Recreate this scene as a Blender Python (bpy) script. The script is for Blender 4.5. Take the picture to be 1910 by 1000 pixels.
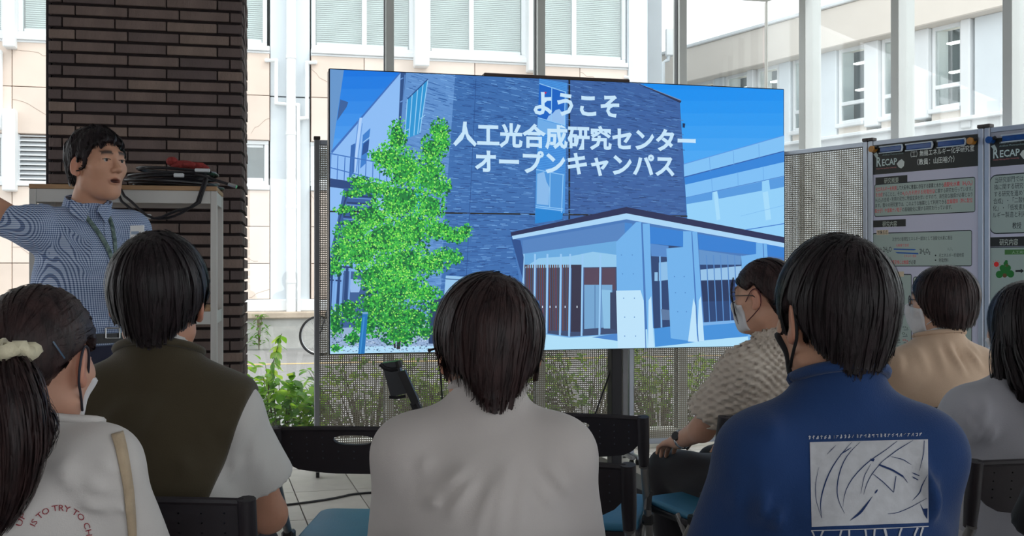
import bpy, bmesh, math, random
import numpy as np
from mathutils import Vector, Matrix, noise as mnoise

for o in list(bpy.data.objects):
    bpy.data.objects.remove(o)
S = bpy.context.scene
C = S.collection
PI = math.pi
F = 2000.0            # focal length in pixels of the 1910x1000 frame
CH = 1.25             # camera height
HY = 504.0            # horizon row

# ---------------------------------------------------------------- camera, world, light, exposure
cd = bpy.data.cameras.new('camera')
cam = bpy.data.objects.new('camera', cd)
C.objects.link(cam)
cam.location = (0, 0, CH)
cam.rotation_euler = (PI / 2, 0, 0)
cd.sensor_width = 36.0
cd.lens = 36.0 * F / 1910.0
cd.shift_y = 4.0 / 1910.0
cd.clip_start = 0.05
cd.clip_end = 300
S.camera = cam

w = bpy.data.worlds.new('world')
S.world = w
w.use_nodes = True
bg = w.node_tree.nodes['Background']
bg.inputs['Color'].default_value = (0.93, 0.97, 1.0, 1)
bg.inputs['Strength'].default_value = 1.35

sun_d = bpy.data.lights.new('sun', 'SUN')
sun_d.energy = 0.7
sun_d.angle = math.radians(12)
sun_d.color = (1.0, 0.95, 0.88)
sun = bpy.data.objects.new('sun', sun_d)
C.objects.link(sun)
sun.rotation_euler = (math.radians(38), 0, math.radians(62))

S.view_settings.view_transform = 'Standard'
S.view_settings.look = 'None'
S.view_settings.gamma = 1.0
S.view_settings.use_curve_mapping = False
S.view_settings.exposure = 0.80

# ---------------------------------------------------------------- small helpers
def lin(v):
    v = v / 255.0
    return v / 12.92 if v <= 0.04045 else ((v + 0.055) / 1.055) ** 2.4
def rgb(r, g, b, a=1.0):
    return (lin(r), lin(g), lin(b), a)
def P(x, y, Y):
    """photo pixel + distance -> world point"""
    return Vector(((x - 955.0) / F * Y, Y, CH + (HY - y) / F * Y))

MATS = {}
def mat(name, col, rough=0.6, metal=0.0, var=0.0, vscale=6.0, bump=0.0, bscale=40.0, spec=0.5, stretch=None, attr=None,
        emit=None, estr=0.0, sheen=0.0, col2=None, detail=4.0, trans=0.0):
    if name in MATS:
        return MATS[name]
    m = bpy.data.materials.new(name)
    m.use_nodes = True
    nt = m.node_tree
    N, L = nt.nodes, nt.links
    b = N['Principled BSDF']
    b.inputs['Base Color'].default_value = col
    b.inputs['Roughness'].default_value = rough
    b.inputs['Metallic'].default_value = metal
    b.inputs['Specular IOR Level'].default_value = spec
    if sheen:
        b.inputs['Sheen Weight'].default_value = sheen
    if trans:
        b.inputs['Transmission Weight'].default_value = trans
    tc = N.new('ShaderNodeTexCoord')
    src = tc.outputs['Object']
    if stretch:
        mp = N.new('ShaderNodeMapping')
        mp.inputs['Scale'].default_value = stretch
        L.new(src, mp.inputs['Vector'])
        src = mp.outputs['Vector']
    cs = None
    if attr:
        at = N.new('ShaderNodeAttribute')
        at.attribute_name = attr
        cs = at.outputs['Color']
    if var > 0 or col2:
        nz = N.new('ShaderNodeTexNoise')
        nz.inputs['Scale'].default_value = vscale
        nz.inputs['Detail'].default_value = detail
        L.new(src, nz.inputs['Vector'])
        mx = N.new('ShaderNodeMix')
        mx.data_type = 'RGBA'
        rp = N.new('ShaderNodeValToRGB')
        rp.color_ramp.elements[0].position = 0.35
        rp.color_ramp.elements[1].position = 0.68
        L.new(nz.outputs['Fac'], rp.inputs['Fac'])
        L.new(rp.outputs['Color'], mx.inputs['Factor'])
        if cs is not None:
            mul = N.new('ShaderNodeMix')
            mul.data_type = 'RGBA'
            mul.blend_type = 'MULTIPLY'
            mul.inputs['Factor'].default_value = 1.0
            L.new(cs, mul.inputs[6])
            mx.inputs[6].default_value = (1 - var, 1 - var, 1 - var, 1)
            mx.inputs[7].default_value = (1, 1, 1, 1)
            L.new(mx.outputs[2], mul.inputs[7])
            cs = mul.outputs[2]
        else:
            c2 = col2 or tuple(max(0, k * (1 - var)) for k in col[:3]) + (1,)
            mx.inputs[6].default_value = c2
            mx.inputs[7].default_value = col
            cs = mx.outputs[2]
    if cs is not None:
        L.new(cs, b.inputs['Base Color'])
    if bump > 0:
        n2 = N.new('ShaderNodeTexNoise')
        n2.inputs['Scale'].default_value = bscale
        n2.inputs['Detail'].default_value = 3.0
        L.new(src, n2.inputs['Vector'])
        bp = N.new('ShaderNodeBump')
        bp.inputs['Strength'].default_value = bump
        bp.inputs['Distance'].default_value = 0.01
        L.new(n2.outputs['Fac'], bp.inputs['Height'])
        L.new(bp.outputs['Normal'], b.inputs['Normal'])
    if emit:
        b.inputs['Emission Color'].default_value = emit
        b.inputs['Emission Strength'].default_value = estr
    MATS[name] = m
    return m

def glass_mat(name, tint=(0.97, 0.985, 0.98, 1), refl=0.06):
    m = bpy.data.materials.new(name)
    m.use_nodes = True
    N, L = m.node_tree.nodes, m.node_tree.links
    N.remove(N['Principled BSDF'])
    t = N.new('ShaderNodeBsdfTransparent'); t.inputs['Color'].default_value = tint
    g = N.new('ShaderNodeBsdfGlossy'); g.inputs['Roughness'].default_value = 0.0
    g.inputs['Color'].default_value = (1, 1, 1, 1)
    x = N.new('ShaderNodeMixShader'); x.inputs[0].default_value = refl
    L.new(t.outputs[0], x.inputs[1]); L.new(g.outputs[0], x.inputs[2])
    L.new(x.outputs[0], N['Material Output'].inputs['Surface'])
    return m

class MB:
    """collects faces of one mesh"""
    def __init__(s):
        s.v, s.f, s.m, s.c = [], [], [], []
    def add(s, vs, fs, mi=0, col=None):
        k = len(s.v)
        s.v += [tuple(p) for p in vs]
        for f in fs:
            s.f.append([k + i for i in f]); s.m.append(mi); s.c.append(col)
        return s
    def box(s, x0, x1, y0, y1, z0, z1, mi=0, M=None):
        vs = [Vector((x, y, z)) for z in (z0, z1) for y in (y0, y1) for x in (x0, x1)]
        if M is not None:
            vs = [M @ p for p in vs]
        return s.add(vs, [(0, 2, 3, 1), (4, 5, 7, 6), (0, 1, 5, 4), (2, 6, 7, 3), (0, 4, 6, 2), (1, 3, 7, 5)], mi)
    def bev(s, x0, x1, y0, y1, z0, z1, r=0.003, mi=0):
        """box with chamfered edges (24 verts)"""
        r = min(r, abs(x1 - x0) * .45, abs(y1 - y0) * .45, abs(z1 - z0) * .45)
        bm = bmesh.new()
        vs = [bm.verts.new((x, y, z)) for z in (z0, z1) for y in (y0, y1) for x in (x0, x1)]
        for f in [(0, 2, 3, 1), (4, 5, 7, 6), (0, 1, 5, 4), (2, 6, 7, 3), (0, 4, 6, 2), (1, 3, 7, 5)]:
            bm.faces.new([vs[i] for i in f])
        bmesh.ops.bevel(bm, geom=bm.edges[:], offset=r, segments=1, affect='EDGES')
        bm.verts.index_update()
        s.add([v.co for v in bm.verts], [[v.index for v in f.verts] for f in bm.faces], mi)
        bm.free()
        return s
    def prism(s, poly, d0, d1, axis='y', mi=0):
        """2-D outline (a, z) swept along an axis; axis y: (a,d,z); x: (d,a,z); z: (a,z,d)"""
        n = len(poly)
        def p3(a, b, d):
            return {'y': (a, d, b), 'x': (d, a, b), 'z': (a, b, d)}[axis]
        vs = [p3(a, b, d0) for a, b in poly] + [p3(a, b, d1) for a, b in poly]
        fs = [list(range(n))[::-1], list(range(n, 2 * n))]
        fs += [(i, (i + 1) % n, n + (i + 1) % n, n + i) for i in range(n)]
        return s.add(vs, fs, mi)
    def tube(s, pts, r, seg=8, mi=0, cap=True, flat=None):
        """round (or flat: (w,h)) section swept along points"""
        pts = [Vector(p) for p in pts]
        n = len(pts)
        rs = r if isinstance(r, (list, tuple)) else [r] * n
        up = Vector((0, 0, 1))
        vs, prev = [], None
        for i, p in enumerate(pts):
            d = (pts[min(i + 1, n - 1)] - pts[max(i - 1, 0)]).normalized()
            if prev is None:
                a = d.cross(up)
                if a.length < 1e-3:
                    a = d.cross(Vector((1, 0, 0)))
            else:
                a = prev - d * prev.dot(d)
                if a.length < 1e-5:
                    a = d.cross(up)
            a.normalize(); prev = a
            b = d.cross(a)
            for k in range(seg):
                t = 2 * PI * k / seg
                vs.append(p + (a * math.cos(t) + b * math.sin(t)) * rs[i])
        fs = []
        for i in range(n - 1):
            for k in range(seg):
                k2 = (k + 1) % seg
                fs.append((i * seg + k, i * seg + k2, (i + 1) * seg + k2, (i + 1) * seg + k))
        if cap:
            fs.append(list(range(seg))[::-1])
            fs.append([(n - 1) * seg + k for k in range(seg)])
        return s.add(vs, fs, mi)
    def cyl(s, a, b, r, seg=12, mi=0):
        return s.tube([a, b], r, seg, mi)
    def torus(s, c, R, r, nrm='y', seg=32, sg=8, mi=0, a0=0, a1=2 * PI):
        pts = []
        full = abs(a1 - a0 - 2 * PI) < 1e-6
        k = seg if full else seg + 1
        for i in range(seg + 1):
            t = a0 + (a1 - a0) * i / seg
            q = {'y': (math.cos(t) * R, 0, math.sin(t) * R), 'z': (math.cos(t) * R, math.sin(t) * R, 0),
                 'x': (0, math.cos(t) * R, math.sin(t) * R)}[nrm]
            pts.append(Vector(c) + Vector(q))
        return s.tube(pts, r, sg, mi, cap=not full)
    def sphere(s, c, r, nu=12, nv=8, mi=0, M=None):
        r = r if isinstance(r, (list, tuple)) else (r, r, r)
        vs = [Vector((0, 0, -1))]
        for j in range(1, nv):
            t = -PI / 2 + PI * j / nv
            for i in range(nu):
                a = 2 * PI * i / nu
                vs.append(Vector((math.cos(t) * math.cos(a), math.cos(t) * math.sin(a), math.sin(t))))
        vs.append(Vector((0, 0, 1)))
        fs = [(0, 1 + (i + 1) % nu, 1 + i) for i in range(nu)]
        for j in range(nv - 2):
            for i in range(nu):
                i2 = (i + 1) % nu
                fs.append((1 + j * nu + i, 1 + j * nu + i2, 1 + (j + 1) * nu + i2, 1 + (j + 1) * nu + i))
        T = len(vs) - 1
        b0 = 1 + (nv - 2) * nu
        fs += [(b0 + i, b0 + (i + 1) % nu, T) for i in range(nu)]
        out = [Vector((p.x * r[0], p.y * r[1], p.z * r[2])) for p in vs]
        if M is not None:
            out = [M @ p for p in out]
        return s.add([p + Vector(c) for p in out], fs, mi)
    def xform(s, M, k0=0):
        s.v[k0:] = [tuple(M @ Vector(p)) for p in s.v[k0:]]
        return s
    def mesh(s, name, mats, smooth=False):
        me = bpy.data.meshes.new(name)
        me.from_pydata(s.v, [], s.f)
        for m in (mats if isinstance(mats, (list, tuple)) else [mats]):
            me.materials.append(m)
        if any(s.m):
            me.polygons.foreach_set('material_index', s.m)
        if any(c is not None for c in s.c):
            at = me.color_attributes.new('Col', 'FLOAT_COLOR', 'CORNER')
            buf = []
            for f, c in zip(s.f, s.c):
                buf += list(c or (1, 1, 1, 1)) * len(f)
            at.data.foreach_set('color', buf)
        if smooth:
            me.polygons.foreach_set('use_smooth', [True] * len(me.polygons))
            if smooth != 'all':
                me.set_sharp_from_angle(angle=math.radians(40))
        me.update()
        return me

def link(name, data, parent=None, loc=None, rot=None):
    o = bpy.data.objects.new(name, data)
    C.objects.link(o)
    if parent is not None:
        o.parent = parent
    if loc is not None:
        o.location = loc
    if rot is not None:
        o.rotation_euler = rot
    return o
def obj(name, mb, mats, parent=None, smooth=False, loc=None, rot=None):
    return link(name, mb.mesh(name, mats, smooth), parent, loc, rot)
def tag(o, label=None, cat=None, group=None, kind=None):
    if label: o['label'] = label
    if cat: o['category'] = cat
    if group: o['group'] = group
    if kind: o['kind'] = kind
    return o
def thing(name, label, cat, loc=(0, 0, 0), rotz=0.0, group=None, kind=None):
    o = bpy.data.objects.new(name, None)
    o.empty_display_size = 0.05
    C.objects.link(o)
    o.location = loc
    o.rotation_euler = (0, 0, rotz)
    return tag(o, label, cat, group, kind)
def copy_tree(o, parent=None):
    c = o.copy()
    C.objects.link(c)
    c.parent = parent
    for ch in list(o.children):
        copy_tree(ch, c)
    return c

def text_polys(body, size=1.0, bold=0.0, align='LEFT', font=None):
    """lettering as plain 2-D triangles: (verts Nx2, faces); uses Blender's built-in font"""
    cu = bpy.data.curves.new('lettering', 'FONT')
    cu.body = body
    cu.size = size
    cu.offset = bold
    cu.resolution_u = 2
    cu.align_x = align
    o = bpy.data.objects.new('lettering', cu)
    me = bpy.data.meshes.new_from_object(o)
    v = np.array([tuple(p.co) for p in me.vertices], dtype=float).reshape(-1, 3)[:, :2]
    f = [list(p.vertices) for p in me.polygons]
    bpy.data.objects.remove(o)
    bpy.data.curves.remove(cu)
    bpy.data.meshes.remove(me)
    return v, f
def fit_text(mb, body, x0, x1, ybase, hgt, to3, mi=0, col=None, bold=0.0, layer=0.0):
    """lettering stretched to x0..x1 and hgt tall (em box) on baseline ybase of a 2-D sheet; to3 maps (a,b,layer) to 3-D"""
    v, f = text_polys(body, 1.0, bold)
    if len(v) == 0:
        return
    a0, a1 = v[:, 0].min(), v[:, 0].max()
    sx = (x1 - x0) / max(1e-6, a1 - a0)
    mb.add([to3(x0 + (p[0] - a0) * sx, ybase + p[1] * hgt, layer) for p in v], f, mi, col)
# ================================================================ materials of the setting
M_tile = mat('floor_tile', rgb(186, 180, 174), 0.45, var=0.12, vscale=9, bump=0.05, bscale=120)
M_tile2 = mat('floor_tile_pale', rgb(194, 188, 181), 0.45, var=0.12, vscale=7, bump=0.05, bscale=120)
M_grout = mat('floor_joint', rgb(98, 92, 88), 0.9, var=0.2, vscale=30)
M_ceil = mat('ceiling_white', rgb(226, 226, 224), 0.9, var=0.04, vscale=3)
M_wallp = mat('interior_wall', rgb(196, 190, 186), 0.85, var=0.05, vscale=3, bump=0.05, bscale=200)
M_alu = mat('mullion_aluminium', rgb(222, 224, 222), 0.42, 0.1, var=0.08, vscale=2)
M_aludark = mat('gasket_dark', rgb(92, 94, 98), 0.6, var=0.1)
M_sill = mat('sill_white', rgb(224, 222, 216), 0.5, var=0.06, vscale=5)
M_glass = glass_mat('window_glass', (0.965, 0.985, 0.98, 1), 0.05)
M_glass2 = glass_mat('far_window_glass', (0.88, 0.92, 0.92, 1), 0.12)
M_brick = [mat('brick_a', rgb(120, 103, 97), 0.75, var=0.22, vscale=14, bump=0.35, bscale=90, stretch=(1, 1, 0.5)),
           mat('brick_b', rgb(108, 93, 90), 0.75, var=0.25, vscale=11, bump=0.35, bscale=80, stretch=(1, 1, 0.5)),
           mat('brick_c', rgb(134, 116, 107), 0.78, var=0.2, vscale=16, bump=0.4, bscale=100, stretch=(1, 1, 0.5)),
           mat('brick_d', rgb(99, 85, 84), 0.72, var=0.25, vscale=9, bump=0.3, bscale=70, stretch=(1, 1, 0.5))]
M_mortar = mat('mortar_dark', rgb(42, 32, 33), 0.95, var=0.2, vscale=40, bump=0.3, bscale=150)
M_asph = mat('asphalt', rgb(150, 148, 147), 0.9, var=0.18, vscale=30, bump=0.4, bscale=160)
M_yline = mat('road_paint', rgb(232, 196, 140), 0.8, var=0.15, vscale=12)
M_stone = [mat('stone_a', rgb(232, 212, 198), 0.75, var=0.08, vscale=1.6, bump=0.15, bscale=18),
           mat('stone_b', rgb(236, 219, 207), 0.75, var=0.08, vscale=1.3, bump=0.15, bscale=18),
           mat('stone_c', rgb(228, 209, 196), 0.75, var=0.08, vscale=1.9, bump=0.15, bscale=18)]
M_crack = mat('stone_crack', rgb(176, 152, 138), 0.9, var=0.1)
M_white = mat('white_paint', rgb(233, 235, 237), 0.55, var=0.03, vscale=3)
M_pilas = mat('pale_render', rgb(222, 228, 233), 0.7, var=0.04, vscale=2)
M_pipe = mat('pipe_white', rgb(240, 241, 242), 0.4, var=0.03)
M_conc = mat('concrete', rgb(190, 188, 184), 0.85, var=0.2, vscale=4, bump=0.2, bscale=40)
M_ledge = mat('ledge_stone', rgb(196, 178, 160), 0.8, var=0.2, vscale=5)
M_roomin = mat('office_dim', rgb(150, 156, 158), 0.9, var=0.1, vscale=1)
M_dark = mat('office_dark', rgb(88, 96, 104), 0.8, var=0.35, vscale=1.2)
M_blind = mat('blind_slats', rgb(234, 237, 233), 0.6, var=0.05, vscale=2)
M_louver = mat('louver_white', rgb(228, 231, 234), 0.5, var=0.03)
M_lamp = mat('office_lamp', rgb(255, 255, 250), 0.5, emit=(1, 0.98, 0.92, 1), estr=2.5)

TAN = 0.24
TH = math.atan(TAN)
def on_plane(x, y, Y0, tan):
    """pixel -> (t along wall, z) on the vertical wall through (0,Y0) with dY/dX = tan"""
    u = (x - 955.0) / F
    Y = Y0 / (1 - tan * u)
    return u * Y * math.sqrt(1 + tan * tan), CH + (HY - y) / F * Y
def t_of(x, Y0, tan):
    return on_plane(x, 0, Y0, tan)[0]

# ================================================================ room shell
GY0 = 7.35
CX, CY = 1.85, GY0 + 1.85 * TAN          # corner of the two glass walls
RD = Vector((0.53, -0.848, 0)).normalized()  # direction of the right glass wall, towards the viewer
RE = Vector((CX, CY, 0)) + RD * 9.0
LX = -5.6
LY = GY0 + LX * TAN
ROOM = [(LX, LY), (CX, CY), (RE.x, RE.y), (RE.x, -5.0), (LX, -5.0)]

fl = MB().prism(ROOM, -0.16, -0.012, 'z')
floor = tag(obj('floor', fl, M_grout), 'pale grey stone tile floor with thin joints', kind='structure')
# each tile is its own slab; those nearest the visible strip are single pieces, the rest one mass
ang = math.radians(16.0)
ca, sa = math.cos(ang), math.sin(ang)
TW, TL = 0.345, 0.69
tile_me = [MB().bev(-TW / 2 + .003, TW / 2 - .003, -TL / 2 + .003, TL / 2 - .003, -0.012, 0.0, 0.0015).mesh('tile', m) for m in (M_tile, M_tile2)]
def inside(x, y, m=0.0):
    n = len(ROOM); ok = True
    for i in range(n):
        a, b = ROOM[i], ROOM[(i + 1) % n]
        c = (b[0] - a[0]) * (y - a[1]) - (b[1] - a[1]) * (x - a[0])
        if c / math.hypot(b[0] - a[0], b[1] - a[1]) > -m:
            ok = False
    return ok
def clip_room(poly):
    """rectangle cut to the room outline"""
    n = len(ROOM)
    for i in range(n):
        a, b = ROOM[i], ROOM[(i + 1) % n]
        out = []
        def side(p): return (b[0] - a[0]) * (p[1] - a[1]) - (b[1] - a[1]) * (p[0] - a[0])
        for k in range(len(poly)):
            p, q = poly[k], poly[(k + 1) % len(poly)]
            sp, sq = side(p), side(q)
            if sp <= 0: out.append(p)
            if sp * sq < 0:
                t = sp / (sp - sq)
                out.append((p[0] + t * (q[0] - p[0]), p[1] + t * (q[1] - p[1])))
        poly = out
        if len(poly) < 3: return []
    return poly
cand = []
for i in range(-40, 41):
    for j in range(-24, 25):
        a, b = i * TW - 0.03, j * TL + 0.27
        x, y = a * ca - b * sa, a * sa + b * ca
        s = abs(y - 5.8) * 1.5 + abs(x + 0.2)
        if y < 2.5: s += 50
        if inside(x, y, 0.40):
            cand.append((s, x, y, None))
        else:
            h, l = TW / 2 - .003, TL / 2 - .003
            pc = clip_room([(x + p * ca - q * sa, y + p * sa + q * ca) for p, q in ((-h, -l), (h, -l), (h, l), (-h, l))])
            if pc: cand.append((s, x, y, pc))
cand.sort(key=lambda c: c[0])
rnd = random.Random(3)
rest = MB()
R16 = Matrix.Rotation(ang, 4, 'Z')
for n, (s, x, y, pc) in enumerate(cand):
    if n < 250 and pc:
        obj('tile', MB().prism(pc, -.012, 0, 'z'), rnd.choice((M_tile, M_tile2)), floor)
    elif n < 250:
        link('tile', tile_me[rnd.randrange(2)], floor, (x, y, 0), (0, 0, ang))
    elif pc:
        rest.prism(pc, -.012, 0, 'z')
    else:
        rest.box(-TW / 2 + .003, TW / 2 - .003, -TL / 2 + .003, TL / 2 - .003, -.012, 0, 0, Matrix.Translation((x, y, 0)) @ R16)
tag(obj('tile_field', rest, M_tile, floor), kind='stuff')

ce = MB().prism(ROOM, 3.2, 3.4, 'z')
tag(obj('ceiling', ce, M_ceil), 'plain white ceiling', kind='structure')

# walls the photograph does not show: a lintel on piers behind the viewer, with open bays that let daylight in
wb = MB().box(LX, -2.2, -5.2, -5.0, -.1, 3.2).box(-2.2, RE.x, -5.2, -5.0, 2.9, 3.2).box(RE.x - .3, RE.x, -5.2, -5.0, -.1, 2.9)
tag(obj('wall_back', wb, M_wallp), 'pale wall behind the audience with a wide opening on one side', kind='structure')
wl = MB().box(LX - .2, LX, -5.0, 1.2, 0, 3.2).box(LX - .2, LX, 1.2, LY, 2.8, 3.2).box(LX - .2, LX, LY - .3, LY, 0, 3.2)
tag(obj('wall_left', wl, M_wallp), 'pale side wall with a wide opening', kind='structure')
wr = MB().box(RE.x, RE.x + .2, -5.0, RE.y, 2.8, 3.2).box(RE.x, RE.x + .2, -5.0, -3.8, 0, 3.2)
tag(obj('wall_right', wr, M_wallp), 'pale side wall with a wide opening', kind='structure')

# ---- back glass wall: mullions, panes, low white curb
ct = 1 / math.cos(TH)
gw = thing('window_1', 'full-height glazed wall with slim aluminium mullions behind the video wall', None, (0, GY0, 0), TH, kind='structure')
mt = [t_of(x, GY0, TAN) for x in (726, 1008, 1272)]
step = mt[1] - mt[0]
ts = [mt[0] - step * k for k in range(4, 0, -1)] + mt
tC = CX * ct
for t in ts:
    obj('mullion', MB().bev(t - .024, t + .030, -.02, .11, .12, 3.2, .002).box(t - .030, t - .024, .02, .07, .12, 3.2, 1), [M_alu, M_aludark], gw)
obj('corner_post', MB().bev(tC - .006, tC + .006, -.01, .02, .12, 3.2, .001), M_sill, gw)
ed = [LX * ct] + ts + [tC]
for a, b in zip(ed[:-1], ed[1:]):
    obj('pane', MB().box(a + .012, b - .012, .036, .044, .12, 3.19), M_glass, gw)
obj('curb', MB().bev(LX * ct, tC, -.04, .16, -.1, .12, .004), M_sill, gw)
# ---- right glass wall
r_ang = math.atan2(RD.y, RD.x)
rw = thing('window_2', 'glazed side wall with broad aluminium mullions behind the poster boards', None, (CX, CY, 0), r_ang, kind='structure')
rt = [0.408, 1.176, 1.946, 2.716, 3.486, 4.256, 5.026, 5.796, 6.566, 7.336, 8.106, 8.95]
for t in rt:
    obj('mullion', MB().bev(t - .030, t + .030, -.075, .085, .12, 3.2, .003).box(t - .036, t - .030, -.03, .03, .12, 3.2, 1), [M_alu, M_aludark], rw)
ed = [0.0] + rt
for a, b in zip(ed[:-1], ed[1:]):
    obj('pane', MB().box(a + .012, b - .012, -.004, .004, .12, 3.19), M_glass, rw)
obj('curb', MB().bev(0.02, 9.0, -.10, .10, -.1, .12, .004), M_sill, rw)

# ================================================================ brick pillar: every brick a piece
PT = 0.214
PY0 = 5.269
pa = math.atan(PT)
pl, pr = t_of(91, PY0, PT), t_of(452, PY0, PT)
PW = pr - pl
BL = PW / 3.75
BP = 0.0545
pil = thing('trim_1', 'dark brown brick pillar with deep raked joints', None, (0, PY0, 0), pa, kind='structure')
PD = 0.62
obj('pillar_core', MB().box(pl + .012, pr - .012, .012, PD, 0, 3.2), M_mortar, pil)
obj('edge_strip', MB().box(pl - .016, pl + .004, .02, .05, 0, 3.2), mat('strip_dark', rgb(38, 30, 36), 0.7, var=0.1), pil)
z0 = CH + (HY - 504) / F * 5
cache = {}
rnd = random.Random(11)
rows = int(3.2 / BP)
massb = MB()
# which course sits where: a course top is seen at y=50*.25 on the left edge
for r in range(rows):
    za = r * BP + 0.006
    zb = za + BP - 0.0135
    odd = r % 2
    cuts = [0, .25, 1.25, 2.25, 3.25, 3.75] if odd else [0, .5, 1.5, 2.5, 3.5, 3.75]
    for k in range(len(cuts) - 1):
        a, b = pl + cuts[k] * BL, pl + cuts[k + 1] * BL
        ga = 0 if k == 0 else .0028
        gb = 0 if k == len(cuts) - 2 else .0028
        proud = rnd.uniform(-.0035, .0035)
        wdt = round(b - a - ga - gb, 4)
        tilt = rnd.uniform(-.0006, .0006)
        ci = rnd.choice((0, 0, 1, 1, 2, 3))
        if za > 0.62:
            key = (wdt, ci)
            if key not in cache:
                cache[key] = MB().bev(0, wdt, 0, .05, 0, zb - za, .0022).mesh('brick', M_brick[ci])
            link('brick', cache[key], pil, (a + ga, -.006 + proud, za + tilt), (0, 0, rnd.uniform(-.004, .004)))
        else:
            massb.box(a + ga, b - gb, -.006 + proud, .05, za, zb)
    # the two flanks
    for sx in (0, 1):
        x0, x1 = (pl - .004, pl + .03) if sx == 0 else (pr - .03, pr + .004)
        off = .25 if odd else .5
        ys = [.052] + [y for y in (off * BL + k * BL for k in range(4)) if .08 < y < PD - .03] + [PD]
        for ya, yb in zip(ys[:-1], ys[1:]):
            dx = rnd.uniform(-.003, .003)
            massb.box(x0 + dx, x1 + dx, ya + .003, yb - .003, za, zb)
tag(obj('brick_flank', massb, M_brick[1], pil), kind='stuff')

# ================================================================ outdoors: ground, road line
gr = MB().add([(-60, 4.0, -.16), (70, 4.0, -.16), (70, 90, -.16), (-60, 90, -.16)], [(0, 1, 2, 3)])
gr.add([(-60, -40, -.17), (70, -40, -.17), (70, 4.0, -.17), (-60, 4.0, -.17)], [(0, 1, 2, 3)])
tag(obj('ground', gr, M_asph), 'grey asphalt lane between the two buildings', kind='structure')
FY0 = 20.5
tag(obj('road_line', MB().box(-25, 7, -.06, .06, -.158, -.152), M_yline, None, loc=(0, 16.9, 0), rot=(0, 0, TH)), 'thin yellow line painted along the asphalt lane', 'road marking')

# ================================================================ building opposite
def fx(x): return t_of(x, FY0, TAN)
def fz(y, x=480): return on_plane(x, y, FY0, TAN)[1]
bl = thing('office_building', 'pale stone-clad office building with white window frames across the lane', 'building', (0, FY0, 0), TH)
ZB = [0.72, 1.37, 2.04, 2.70]
W0, W1 = 2.79, 3.6
ZU = [3.6, 4.41, 5.21]
U0, U1 = 5.30, 7.3
tA = [fx(x) for x in (-420, -300, -170, 23, 205, 400, 503)]
tB = [fx(x) for x in (580, 679, 885, 1081, 1170)]
tEnd = fx(1231)
obj('wall', MB().box(tA[0], tEnd, .62, 9, -.2, 11.5), M_roomin, bl)
obj('end_wall', MB().box(fx(1170), tEnd, -.10, .62, -.2, 11.5).box(tEnd - .3, tEnd, -.1, 9, -.2, 11.5), M_pilas, bl)
pb = MB().bev(tA[-1] + .01, fx(578), .04, .62, .5, 4.41 - .012, .004).bev(tA[-1] + .01, fx(578), .04, .62, 4.41 + .012, 11.5, .004)
obj('pilaster', pb, M_pilas, bl)
# stone panels, each one a piece with its own crack lines
rnd = random.Random(5)
def crack(mb, x0, x1, z0_, z1_):
    side = rnd.random() < .5
    x = x0 if side else x1
    z = rnd.uniform(z0_ + .2 * (z1_ - z0_), z1_ - .05)
    pts = [(x, z)]
    for k in range(9):
        x += (1 if side else -1) * rnd.uniform(.04, .15) * min(1.6, (x1 - x0))
        z -= rnd.uniform(-.02, .11)
        if not (x0 + .03 < x < x1 - .03 and z0_ + .03 < z < z1_ - .02): break
        pts.append((x, z))
    for (a, b), (c, d) in zip(pts[:-1], pts[1:]):
        wv = .0045
        mb.add([(a, -.0318, b - wv), (c, -.0318, d - wv), (c, -.0318, d + wv), (a, -.0318, b + wv)], [(0, 1, 2, 3)], 1)
for tt, zr in ((tA, ZB), (tB, ZB), (tA, ZU), (tB, ZU), (tA, [7.4, 8.4, 9.4, 10.4]), (tB, [7.4, 8.4, 9.4, 10.4])):
    for a, b in zip(tt[:-1], tt[1:]):
        for c, d in zip(zr[:-1], zr[1:]):
            mb = MB().bev(a + .006, b - .006, -.03, .03, c + .006, d - .006, .006)
            if rnd.random() < .8: crack(mb, a, b, c, d)
            obj('stone_panel', mb, [rnd.choice(M_stone), M_crack], bl)
for tt in (tA, tB):
    obj('backing', MB().box(tt[0], tt[-1], .03, .62, .5, W0 - .09).box(tt[0], tt[-1], .03, .62, W1, U0 - .1).box(tt[0], tt[-1], .03, .62, U1 + .1, 11.5), M_crack, bl)
    obj('sill', MB().bev(tt[0], tt[-1], -.07, .3, W0 - .09, W0, .01), M_white, bl)
    obj('sill', MB().bev(tt[0], tt[-1], -.09, .3, U0 - .09, U0, .01).bev(tt[0], tt[-1], -.05, .3, U0 - .13, U0 - .09, .01), M_white, bl)
obj('plinth', MB().bev(tA[0], tEnd, -.05, .3, .50, .72, .02), M_white, bl)
obj('ledge', MB().bev(tA[0], tEnd, -.30, .3, .38, .50, .02), M_ledge, bl)
obj('base_wall', MB().box(tA[0], tEnd, -.22, .3, -.2, .38), M_conc, bl)

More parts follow.
